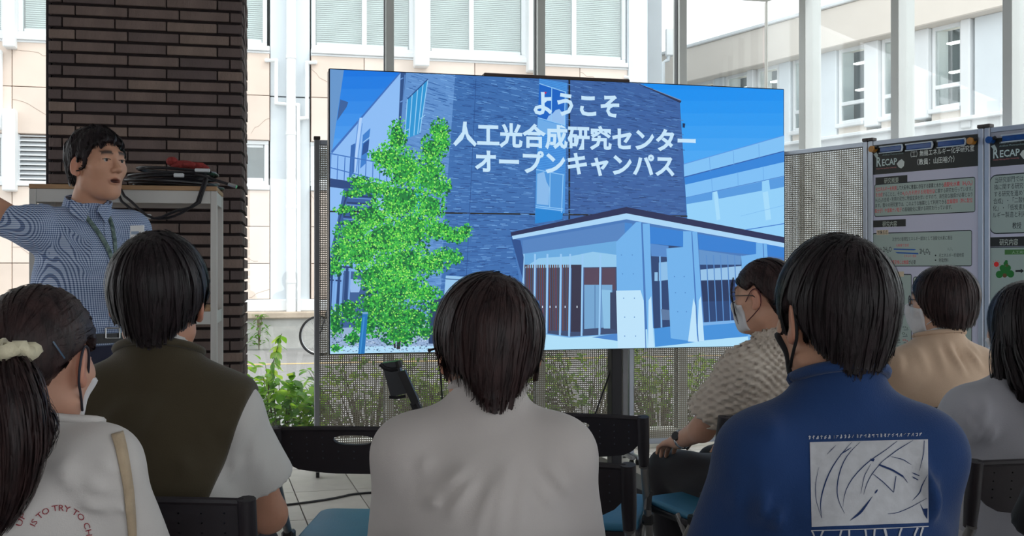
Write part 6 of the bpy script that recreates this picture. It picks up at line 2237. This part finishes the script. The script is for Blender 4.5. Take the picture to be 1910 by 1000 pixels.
vs_.garment('vest', M_olive, off=.030, sleeve=0, folds=fo, neck_drop=.004, neck_tilt=.30, res=.0078, flare=.012, wave=.002, armhole=.214)
vs_.collar('collar', M_olive, .004, .30, .009)
vs_.trousers(MATS['trousers_dark'])
def hv(q): return cap_vol(q, (.018, .015, .020), (-.12, -.05, -.02, .02, .05, .09), (-.074, -.074, -.056, -.030, .02, .050), .0, earr=(.027, .026, .037), taper=.9)
hair(vs_, hv, M_hair, (-.008, -.058, .112), 2300, 10, .013, .8, 13, (.0018, .0036), .007)

# ---------------------------------------------------------------- girl with the ponytail (near left)
M_cream = cloth('tee_offwhite', rgb(208, 204, 202), .04, 10, 400)
gl_ = Fig('girl with a long dark ponytail and cream scrunchie in a white lettered shirt', (-.842, 1.93), -5, (-.822, 1.870, 1.085), -4, -8, 0, 1.0, nb=1.0, shw=.146, shz=.908, tw=.98, neckr=.046, necky=-.045, ar=.92,
          arms={1: ((.195, .03, .62), (.12, .25, .60), (-.3, .95, -.1)), -1: ((-.19, .03, .62), (-.12, .25, .60), (.3, .95, -.1))}, seed=9, skin=(206, 158, 136)).build()
fo = fpx(gl_, 1.78, (0, 640), 2.777, [([(330, 580), (400, 700)], .006, .012), ([(420, 815), (570, 875)], .007, .010), ([(280, 620), (430, 770)], .005, .013), ([(590, 850), (645, 905)], .007, .009), ([(520, 560), (590, 700)], .004, .013), ([(705, 690), (690, 850)], .006, .010), ([(760, 680), (705, 810)], .006, .010), ([(690, 820), (725, 980)], -.008, .006), ([(740, 850), (790, 980)], .006, .011), ([(440, 700), (600, 800)], .005, .012), ([(190, 700), (140, 860)], .005, .013)])
gl_.garment('shirt', M_cream, off=.014, sleeve=1.25, folds=fo, neck_drop=.012, neck_tilt=.25, res=.0075, flare=.016, wave=.0024)
gl_.collar('collar', M_cream, .012, .25, .0075)
glf = gl_.gf
gl_.trousers(MATS['trousers_dark'])
def hv(q): return cap_vol(q, (.013, .017, .016), (-.12, -.06, -.03, .0, .03, .09), (-.062, -.058, -.030, .004, .03, .062), .0, earr=(.026, .022, .036))
# ponytail: from the tie at the back of the head down the back
tie = on_px(gl_, lambda p: hv(gl_.to_head(p)) * gl_.hs, [(22, 650)], .004)[0]
def lp(x, y, Y):
    q = P(x, y, Y) - Vector((gl_.loc[0], gl_.loc[1], 0))
    r_ = rotz(-gl_.yaw) @ A3(q)
    return r_
tail = [tie, lp(18, 690, 1.735), lp(28, 760, 1.715), lp(30, 830, 1.715), lp(22, 900, 1.725), lp(2, 965, 1.735), lp(-20, 1010, 1.74)]
ex = lock(tail, [.016, .040, .052, .050, .040, .024, .008], 520, 4, (.002, .004), 18, 1.05, .006, (1, .75), .2, .25)
ex += lock([lp(60, 745, 1.74), lp(88, 790, 1.735), lp(86, 830, 1.73), lp(60, 880, 1.725)], [.018, .018, .012, .004], 60, 5, (.0016, .003), 14, 1.1, .006)
tcen = gl_.to_head(np.array([tie], dtype=f4))[0]
def hair_tie_flow(): pass
hair(gl_, hv, M_hairb, tuple(tcen * A3((.9, .9, .9))), 1500, 9, -.013, 0.0, 14, (.0018, .0036), .0035, extra=ex, wild=.12)
# scrunchie: puckered ring round the tie
sc_o = MB()
tn = Vector(tail[1] - tail[0]).normalized()
a_ = tn.cross(Vector((0, 1, 0))).normalized(); b_ = tn.cross(a_)
ring = []
for k in range(49):
    t = 2 * PI * k / 48
    R_ = .026 + .004 * math.sin(t * 7)
    ring.append(Vector(tie) + tn * (.006 + .005 * math.sin(t * 11)) + (a_ * math.cos(t) + b_ * math.sin(t)) * R_)
sc_o.tube(ring, [.013 + .004 * math.sin(k * 2.1) + .002 * math.sin(k * 5.3) for k in range(49)], 10)
obj('scrunchie', sc_o, cloth('scrunchie_cream', rgb(226, 218, 190), .12, 40, 200, .2), gl_.o, smooth='all')
gf_h = lambda p: hv(gl_.to_head(p)) * gl_.hs
hp = MB(); px_ribbon(gl_, gf_h, hp, [(99, 637), (121, 669)], 3.2, 3.2, .006, 6)
obj('hair_clip', hp, mat('clip_blue', rgb(58, 84, 110), 0.3, var=0.1), gl_.o)
face_mask(gl_, M_maskw, M_strapd, lr=.0024)
tx = MB()
def arc_text(body, cx, cy, R_, a0, a1, h, fig, f, mb, off=.002):
    v, fcs = text_polys(body, 1.0, .004)
    x0, x1 = v[:, 0].min(), v[:, 0].max()
    an = a0 + (v[:, 0] - x0) / (x1 - x0) * (a1 - a0)
    rr_ = R_ + v[:, 1] * h
    px = np.stack([cx + np.sin(an) * rr_, cy - np.cos(an) * rr_], 1)
    p = on_px(fig, f, px, off)
    mb.add([tuple(q) for q in p], hit_faces(fig, fcs))
arc_text('IS TO TRY TO CHANGE', 111, 1003, 50, math.radians(-66), math.radians(140), 16, gl_, glf, tx)
arc_text('UP', 111, 1003, 74, math.radians(-74), math.radians(-56), 16, gl_, glf, tx)
obj('shirt_lettering', tx, cloth('lettering_red', rgb(150, 62, 70), .08), gl_.o)
sm = MB(); px_ribbon(gl_, glf, sm, [(219, 806), (226, 830), (234, 870), (242, 920), (246, 970), (248, 1010)], 23, 15, .006, 22)
strap = obj('bag_strap', sm, cloth('strap_beige', rgb(190, 170, 144), .12, 30, 300, .2), gl_.o, smooth='all')
md = strap.modifiers.new('thickness', 'SOLIDIFY'); md.thickness = .003; md.offset = 1

# ---------------------------------------------------------------- woman in the textured cream top
M_waf = cloth('waffle_cream', rgb(204, 192, 180), .06, 20, 300, .2)
wf = Fig('woman with glasses and a low dark ponytail in a textured cream top', (.850, 3.62), 26, (.838, 3.56, 1.158), 49, -4, 0, .97, nb=1.050, shw=.148, shz=.912, tw=1.02, neckr=.047,
         arms={-1: ((-.218, .05, .72), (-.19, .22, .655), (.15, .95, -.25)), 1: ((.215, .05, .67), (.13, .26, .62), (-.3, .95, -.1))}, seed=10, skin=(206, 158, 134)).build()
def waf(p):
    t = np.arctan2(p[:, 0], -(p[:, 1] + .02)) * .17
    return (-.0090 * np.sin(t * 195 + .9 * np.sin(p[:, 2] * 60)) * np.sin(p[:, 2] * 250 + .8 * np.sin(t * 60)) - .002 * np.sin(p[:, 2] * 250)).astype(f4)
wf.garment('knit_top', M_waf, off=.020, sleeve=.78, neck_drop=.006, neck_tilt=.30, res=.0062, flare=.022, wave=.001, disp=waf)
wf.collar('collar', M_waf, .006, .30, .006)
wf.trousers(cloth('trousers_black', rgb(30, 27, 32)), off=.02)
def hv(q): return cap_vol(q, (.012, .016, .014), (-.12, -.06, -.03, .0, .03, .09), (-.070, -.066, -.035, .004, .03, .060), .0, earr=(.026, .022, .036))
ex = lock([wf.from_head(x) for x in ((.0, -.105, -.035), (.0, -.125, -.07), (.0, -.12, -.12), (.01, -.105, -.165))], [.020, .026, .022, .006], 160, 7, (.002, .004), 12)
ex += lock([wf.from_head(x) for x in ((-.05, .085, .075), (-.072, .088, .02), (-.074, .075, -.04), (-.066, .07, -.085))], [.0016, .002, .002, .001], 12, 8, (.0008, .0014), 12, 2.0, .002)
hair(wf, hv, M_hairb, (0, -.10, -.035), 1300, 9, -.013, 0, 15, (.0018, .0036), .0035, extra=ex, wild=.12, res=.006)
face_mask(wf, M_maskw, cloth('loop_maroon', rgb(84, 36, 46)))
glasses(wf, M_gl)
wrp = wf.arms[-1][1]; wrd = (wf.arms[-1][1] - wf.arms[-1][0]); wrd = wrd / np.linalg.norm(wrd)
rp = wf.ring(lambda p: wf.arm(p, -1), wrp - wrd * .03, wrd, .06, 28)
wt = obj('wristwatch', MB().tube([Vector(x) for x in rp] + [Vector(rp[0])], .0062, 8), M_chrome, wf.o, smooth='all')
obj('watch_face', MB().cyl(Vector(wrp - wrd * .03) + Vector((-.030, -.006, .012)), Vector(wrp - wrd * .03) + Vector((-.039, -.009, .016)), .015, 16), M_black, wt, smooth=True)

# ---------------------------------------------------------------- woman in the beige blouse
M_beige = cloth('blouse_beige', rgb(206, 178, 154), .06, 8, 400, .1)
bg_ = Fig('woman with a short dark bob, glasses and white mask in a beige blouse', (1.475, 3.80), 12, (1.498, 3.745, 1.138), 56, -2, 0, .97, nb=1.040, shw=.148, shz=.890, tw=1.04, neckr=.046, seed=12, skin=(214, 172, 148)).build()
fo = fpx(bg_, 3.65, (1620, 400), 3.334, [([(500, 790), (575, 1010)], .007, .012), ([(560, 800), (605, 1010)], -.008, .008), ([(430, 770), (440, 1010)], .005, .016), ([(180, 860), (150, 1010)], .006, .014), ([(640, 820), (725, 980)], .006, .013), ([(690, 780), (735, 900)], .005, .012), ([(300, 800), (330, 1010)], .005, .016), ([(240, 850), (200, 960)], -.005, .010)])
bg_.garment('blouse', M_beige, off=.024, sleeve=1.6, folds=fo, neck_drop=.014, neck_tilt=.25, res=.0085, flare=.014, wave=.003, neckw=.004)
obf = bg_.gf
bg_.garment('inner_top', cloth('inner_white', rgb(222, 222, 222), .03), off=.008, sleeve=0, neck_drop=-.004, neck_tilt=.25, res=.009, hem=.80, wave=0, neckw=.006)
bg_.gf = obf
bg_.collar('collar', M_beige, .014, .25, .008)
bg_.trousers(MATS['trousers_dark'])
def hv(q):
    d = ell(q, (0, -.018, .026), (.098, .116, .108))
    d = smin(d, ell(q, (0, -.040, -.045), (.086, .072, .060)), .04)
    zl = np.interp(q[:, 1], (-.12, -.06, -.02, .02, .05, .08, .1), (-.098, -.102, -.092, -.075, -.03, .03, .06)).astype(f4)
    d = smax(d, zl - q[:, 2], .010)
    return smax(d, -ell(q, (0, .105, -.045), (.072, .075, .085)), .01)
hair(bg_, hv, M_hairb, (0, -.03, .135), 1500, 11, .015, .8, 16, (.002, .004), .006, res=.006, earclear=False)
face_mask(bg_, M_maskw, M_maskw, puff=.006)
glasses(bg_, M_gl)

# ---------------------------------------------------------------- long-haired woman in pale grey (right)
M_lav = cloth('blouse_grey', rgb(168, 168, 176), .06, 8, 400, .1)
rg = Fig('woman with long straight black hair in a pale grey blouse at the right', (1.340, 2.875), 4, (1.352, 2.825, 1.092), 6, -4, 0, 1.0, nb=1.0, shw=.150, shz=.866, tw=.98, neckr=.046,
         arms={-1: ((-.225, .06, .66), (-.13, .27, .62), (.3, .95, -.1)), 1: ((.22, .03, .65), (.13, .25, .62), (-.3, .95, -.1))}, seed=14, skin=(208, 164, 142)).build()
fo = fpx(rg, 2.70, (1720, 480), 1.921, [([(190, 500), (160, 640)], .006, .014), ([(215, 580), (190, 690)], .006, .012), ([(150, 520), (100, 610)], .005, .014), ([(250, 470), (215, 640)], .006, .014), ([(160, 540), (228, 640)], -.007, .008), ([(270, 600), (230, 680)], .006, .012)])
rg.garment('blouse', M_lav, off=.018, sleeve=1.0, folds=fo, neck_drop=.016, neck_tilt=.25, res=.008, flare=.024, wave=.003, hem=.50)
rgf = rg.gf
rg.trousers(cloth('skirt_grey', rgb(176, 174, 180), .08), name='trousers', off=.035)
def hv(q):
    d = ell(q, (0, -.016, .028), (.090, .113, .104))
    d = smin(d, ell(q, (0, -.030, -.060), (.088, .080, .10)), .05)
    zl = np.interp(q[:, 1], (-.12, 0, .05, .085, .1), (-.16, -.16, -.10, .03, .06)).astype(f4)
    d = smax(d, zl - q[:, 2], .010)
    return smax(d, -ell(q, (0, .110, -.045), (.066, .080, .085)), .01)
ex = []
hl_ = lambda x: rg.from_head(x)
for i, (x0, x1, y1, ze, r0) in enumerate(((-.080, -.086, -.02, -.26, .026), (-.062, -.030, -.115, -.33, .024), (-.03, .0, -.13, -.36, .026), (.0, .03, -.135, -.38, .028), (.035, .055, -.13, -.38, .028), (.065, .080, -.11, -.36, .026), (.085, .10, -.03, -.30, .024), (-.078, -.066, -.075, -.20, .022))):
    ex += lock([hl_((x0 * .9, -.02 + y1 * .3, .02)), hl_((x0, y1 * .75, -.06)), hl_((x0 * .6 + x1 * .4, y1, -.14)), hl_((x1, y1 - .01, ze * .75)), hl_((x1, y1 + .0, ze))], [.016, r0, r0, r0 * .8, .006], 110, 30 + i, (.002, .004), 16, 1.1, .003, (1, .8), .2, .3)
hair(rg, hv, M_hair, (0, -.02, .128), 1700, 11, .018, 1.4, 17, (.002, .004), .004, extra=ex, res=.006, wild=.08, earclear=False, box=(A3((-.16, -.19, -.22)), A3((.16, .17, .16))))
face_mask(rg, M_maskw, M_maskw)

# ---------------------------------------------------------------- person in black at the right edge
M_blk = cloth('tee_black', rgb(22, 20, 23), .1)
bk_ = Fig('person in a black T-shirt cut off by the right edge of the picture', (1.165, 1.93), 3, (1.168, 1.88, 1.16), 0, -4, 0, 1.03, nb=1.06, shw=.180, shz=.925, tw=1.08,
          arms={-1: ((-.222, .02, .68), (-.13, .25, .62), (.3, .95, -.1)), 1: ((.24, .02, .68), (.13, .25, .62), (-.3, .95, -.1))}, seed=15).build()
bk_.garment('tee', M_blk, off=.016, sleeve=.60, neck_drop=.0, res=.0095, flare=.022)
bk_.collar('collar', M_blk, .0, .35, .008)
bk_.trousers(MATS['trousers_dark'])
def hv(q): return cap_vol(q)
hair(bk_, hv, M_hair, (.01, -.055, .112), 600, 8, .014, .8, 18, res=.008)

# ---------------------------------------------------------------- presenter
def check_mat():
    m = bpy.data.materials.new('shirt_gingham')
    m.use_nodes = True
    N, L = m.node_tree.nodes, m.node_tree.links
    b = N['Principled BSDF']
    b.inputs['Roughness'].default_value = .85
    b.inputs['Specular IOR Level'].default_value = .2
    tc = N.new('ShaderNodeTexCoord'); sp_ = N.new('ShaderNodeSeparateXYZ'); L.new(tc.outputs['Object'], sp_.inputs[0])
    ad = N.new('ShaderNodeMath'); ad.operation = 'ADD'; L.new(sp_.outputs['X'], ad.inputs[0])
    ml = N.new('ShaderNodeMath'); ml.operation = 'MULTIPLY'; ml.inputs[1].default_value = .8; L.new(sp_.outputs['Y'], ml.inputs[0]); L.new(ml.outputs[0], ad.inputs[1])
    outs = []
    for o_, pt in ((ad.outputs[0], .0072), (sp_.outputs['Z'], .0072)):
        d = N.new('ShaderNodeMath'); d.operation = 'DIVIDE'; d.inputs[1].default_value = pt; L.new(o_, d.inputs[0])
        fr_ = N.new('ShaderNodeMath'); fr_.operation = 'FRACT'; L.new(d.outputs[0], fr_.inputs[0])
        lt = N.new('ShaderNodeMath'); lt.operation = 'LESS_THAN'; lt.inputs[1].default_value = .42; L.new(fr_.outputs[0], lt.inputs[0])
        outs.append(lt.outputs[0])
    sm_ = N.new('ShaderNodeMath'); sm_.operation = 'ADD'; L.new(outs[0], sm_.inputs[0]); L.new(outs[1], sm_.inputs[1])
    hf = N.new('ShaderNodeMath'); hf.operation = 'MULTIPLY'; hf.inputs[1].default_value = .5; L.new(sm_.outputs[0], hf.inputs[0])
    rp = N.new('ShaderNodeValToRGB'); rp.color_ramp.interpolation = 'CONSTANT'
    e = rp.color_ramp.elements
    e[0].position, e[0].color = 0, rgb(192, 204, 224)
    e[1].position, e[1].color = .4, rgb(124, 144, 182)
    n3 = e.new(.9); n3.color = rgb(58, 70, 104)
    L.new(hf.outputs[0], rp.inputs['Fac']); L.new(rp.outputs['Color'], b.inputs['Base Color'])
    return m
M_ging = check_mat()
pY = 3.86
pyaw = -138
pr_loc = ((158 - 955) / F * pY, pY)
def W2L(x, y, Y):
    q = P(x, y, Y)
    return rotz(-math.radians(pyaw)) @ A3((q.x - pr_loc[0], q.y - pr_loc[1], q.z))
elb, wri = W2L(2, 398, 3.74), W2L(-85, 322, 3.68)
lel, lwr = W2L(255, 560, 3.93), W2L(262, 545, 3.73)
pr = Fig('presenter in a blue checked shirt and lanyard with one arm stretched out to the left', pr_loc, pyaw, ((182 - 955) / F * 3.84, 3.84, 1.622), -122, 3, 0, 1.03, nb=1.482, shw=.168, shz=1.392, hipz=.95, hipy=.0, chesty=-.005, necky=-.012, tw=1.02, td=1.08,
         arms={1: (elb, wri, A3(W2L(-140, 290, 3.66)) - wri, A3((0, -.3, 1))), -1: (lel, lwr, A3(W2L(262, 500, 3.70)) - lwr, A3((.9, .2, .2)), (.75, 0, 0))},
         legs={k: ((k * .09, .0, .92), (k * .10, .02, .49), (k * .11, -.02, .09), (k * .14, .11, .035)) for k in (-1, 1)}, seed=20, skin=(202, 152, 126), mouth=True, neckr=.056, res=.0036).build()
fo = fpx(pr, 3.74, (0, 220), 3.335, [([(385, 480), (372, 560), (350, 680)], -.007, .008), ([(280, 470), (340, 600)], .005, .010), ([(230, 480), (300, 620)], .005, .010), ([(180, 510), (235, 640)], .005, .010), ([(130, 520), (180, 620)], .005, .010), ([(390, 660), (560, 770)], .006, .012), ([(370, 700), (490, 880)], .006, .012), ([(280, 740), (400, 980)], .006, .012), ([(600, 720), (560, 920)], .005, .014), ([(220, 760), (300, 960)], .005, .012), ([(470, 620), (600, 700)], .004, .012), ([(460, 900), (560, 1000)], .005, .012)])
pr.garment('shirt', M_ging, off=.015, sleeve=.74, hem=.985, folds=fo, neck_drop=.012, neck_tilt=-.25, res=.007, flare=.012, wave=.0024)
prf = pr.gf
pr.trousers(cloth('trousers_navy', rgb(44, 46, 66), .08), off=.012, top=.085)
# stand-up collar with open front, two collar leaves
def colf(p):
    d = np.abs(pr.neck(p, .019)) - .0035
    z = p[:, 2] - pr.nb[2] + .25 * 0
    d = smax(d, (z - .030 - .30 * (pr.nb[1] - p[:, 1])).astype(f4), .003)
    d = smax(d, (-.030 - z).astype(f4), .003)
    opn = np.maximum(np.abs(p[:, 0]) - .010 - .55 * np.clip(z + .02, 0, .1), -(p[:, 1] - pr.nb[1] - .02))
    return smax(d, -opn.astype(f4), .004)
pr.part('collar', colf, pr.nb - A3((.12, .12, .08)), pr.nb + A3((.12, .13, .10)), .0045, M_ging)
for k in (-1, 1):
    lf_ = MB()
    n0 = pr.nb
    a0, a1, a2, a3_ = (k * .014, n0[1] + .088, n0[2] - .014), (k * .066, n0[1] + .058, n0[2] + .018), (k * .074, n0[1] + .068, n0[2] - .028), (k * .036, n0[1] + .110, n0[2] - .066)
    lf_.add([a0, a1, a2, a3_, (a0[0], a0[1] + .006, a0[2]), (a1[0], a1[1] + .006, a1[2]), (a2[0], a2[1] + .006, a2[2]), (a3_[0], a3_[1] + .006, a3_[2])], [(0, 1, 2, 3), (7, 6, 5, 4), (0, 3, 7, 4), (3, 2, 6, 7), (2, 1, 5, 6), (1, 0, 4, 5)])
    obj('collar_leaf', lf_, M_ging, pr.o)
M_lan = mat('lanyard_green', rgb(52, 76, 72), 0.7, var=0.5, vscale=60, col2=rgb(120, 140, 134))
for l_, wd in (([(140, 374), (150, 390), (164, 408), (186, 436), (202, 462), (212, 490)], 8), ([(204, 404), (210, 422), (215, 450), (216, 470), (214, 492)], 6.5)):
    ly = MB()
    px_ribbon(pr, prf, ly, l_, wd, wd, .006, 24)
    lyo = obj('lanyard', ly, M_lan, pr.o, smooth='all')
    md = lyo.modifiers.new('thickness', 'SOLIDIFY'); md.thickness = .002; md.offset = 1
pk = MB(); px_ribbon(pr, prf, pk, [(199, 402), (201, 430), (206, 470), (210, 520), (212, 610)], 11, 13, .003, 26)
obj('placket', pk, M_ging, pr.o, smooth='all')
# belt and buckle
bz = 1.012
br_ = pr.ring(lambda p: np.minimum(prf(p), pr.tf(p)), (0, 0, bz), (0, 0, 1), .25, 56)
nb_ = len(br_)
cen = br_.mean(0)
bt = MB()
outs = [(x - cen) / np.linalg.norm(x - cen) for x in br_]
for i in range(nb_):
    for dz, do in ((-.017, .004), (.017, .004), (.017, .008), (-.017, .008)):
        q = br_[i] + outs[i] * do; bt.v.append((q[0], q[1], bz + dz))
for i in range(nb_):
    j = (i + 1) % nb_
    for k in range(4):
        bt.f.append([i * 4 + k, j * 4 + k, j * 4 + (k + 1) % 4, i * 4 + (k + 1) % 4]); bt.m.append(0); bt.c.append(None)
blt = obj('belt', bt, mat('belt_black', rgb(28, 26, 30), 0.4, var=0.15, vscale=30), pr.o, smooth=True)
bkc = on_px(pr, lambda p: np.minimum(prf(p), pr.tf(p)), [(197, 612), (223, 612), (223, 631), (197, 631)], .012)
bu = MB()
for i in range(4): bu.cyl(Vector(bkc[i]), Vector(bkc[(i + 1) % 4]), .0032, 8)
obj('buckle', bu, M_chrome, blt, smooth=True)
def hv(q):
    d = cap_vol(q, (.013, .014, .022), (-.12, -.05, -.02, .0, .03, .055, .10), (-.070, -.068, -.045, -.005, .0, .060, .086), .0, earr=(.030, .022, .036))
    an = np.arctan2(q[:, 0], q[:, 1])
    return d + (.0028 * np.sin(an * 15 + q[:, 2] * 70) + .002 * np.sin(q[:, 2] * 110 + an * 6)).astype(f4)
hair(pr, hv, M_hair, (.02, -.04, .118), 1700, 8, .012, .5, 19, (.0018, .0036), .006, res=.0045, wild=.5, fwd=.15, free=.008)
# booklet in the left hand: a thing of its own
bko = thing('booklet', 'white printed booklet held upright in front of the presenter', 'booklet', P(256, 505, 3.70), math.radians(-24))
obj('pages', MB().bev(-.030, .030, -.003, .003, .0, .156, .001), mat('paper_white', rgb(226, 228, 230), 0.6, var=0.04), bko)
obj('printed_block', MB().box(-.024, .010, -.0036, -.0030, .125, .136).box(-.024, .018, -.0036, -.0030, .095, .110), mat('print_blue', rgb(150, 170, 196), 0.6, var=0.2), bko)
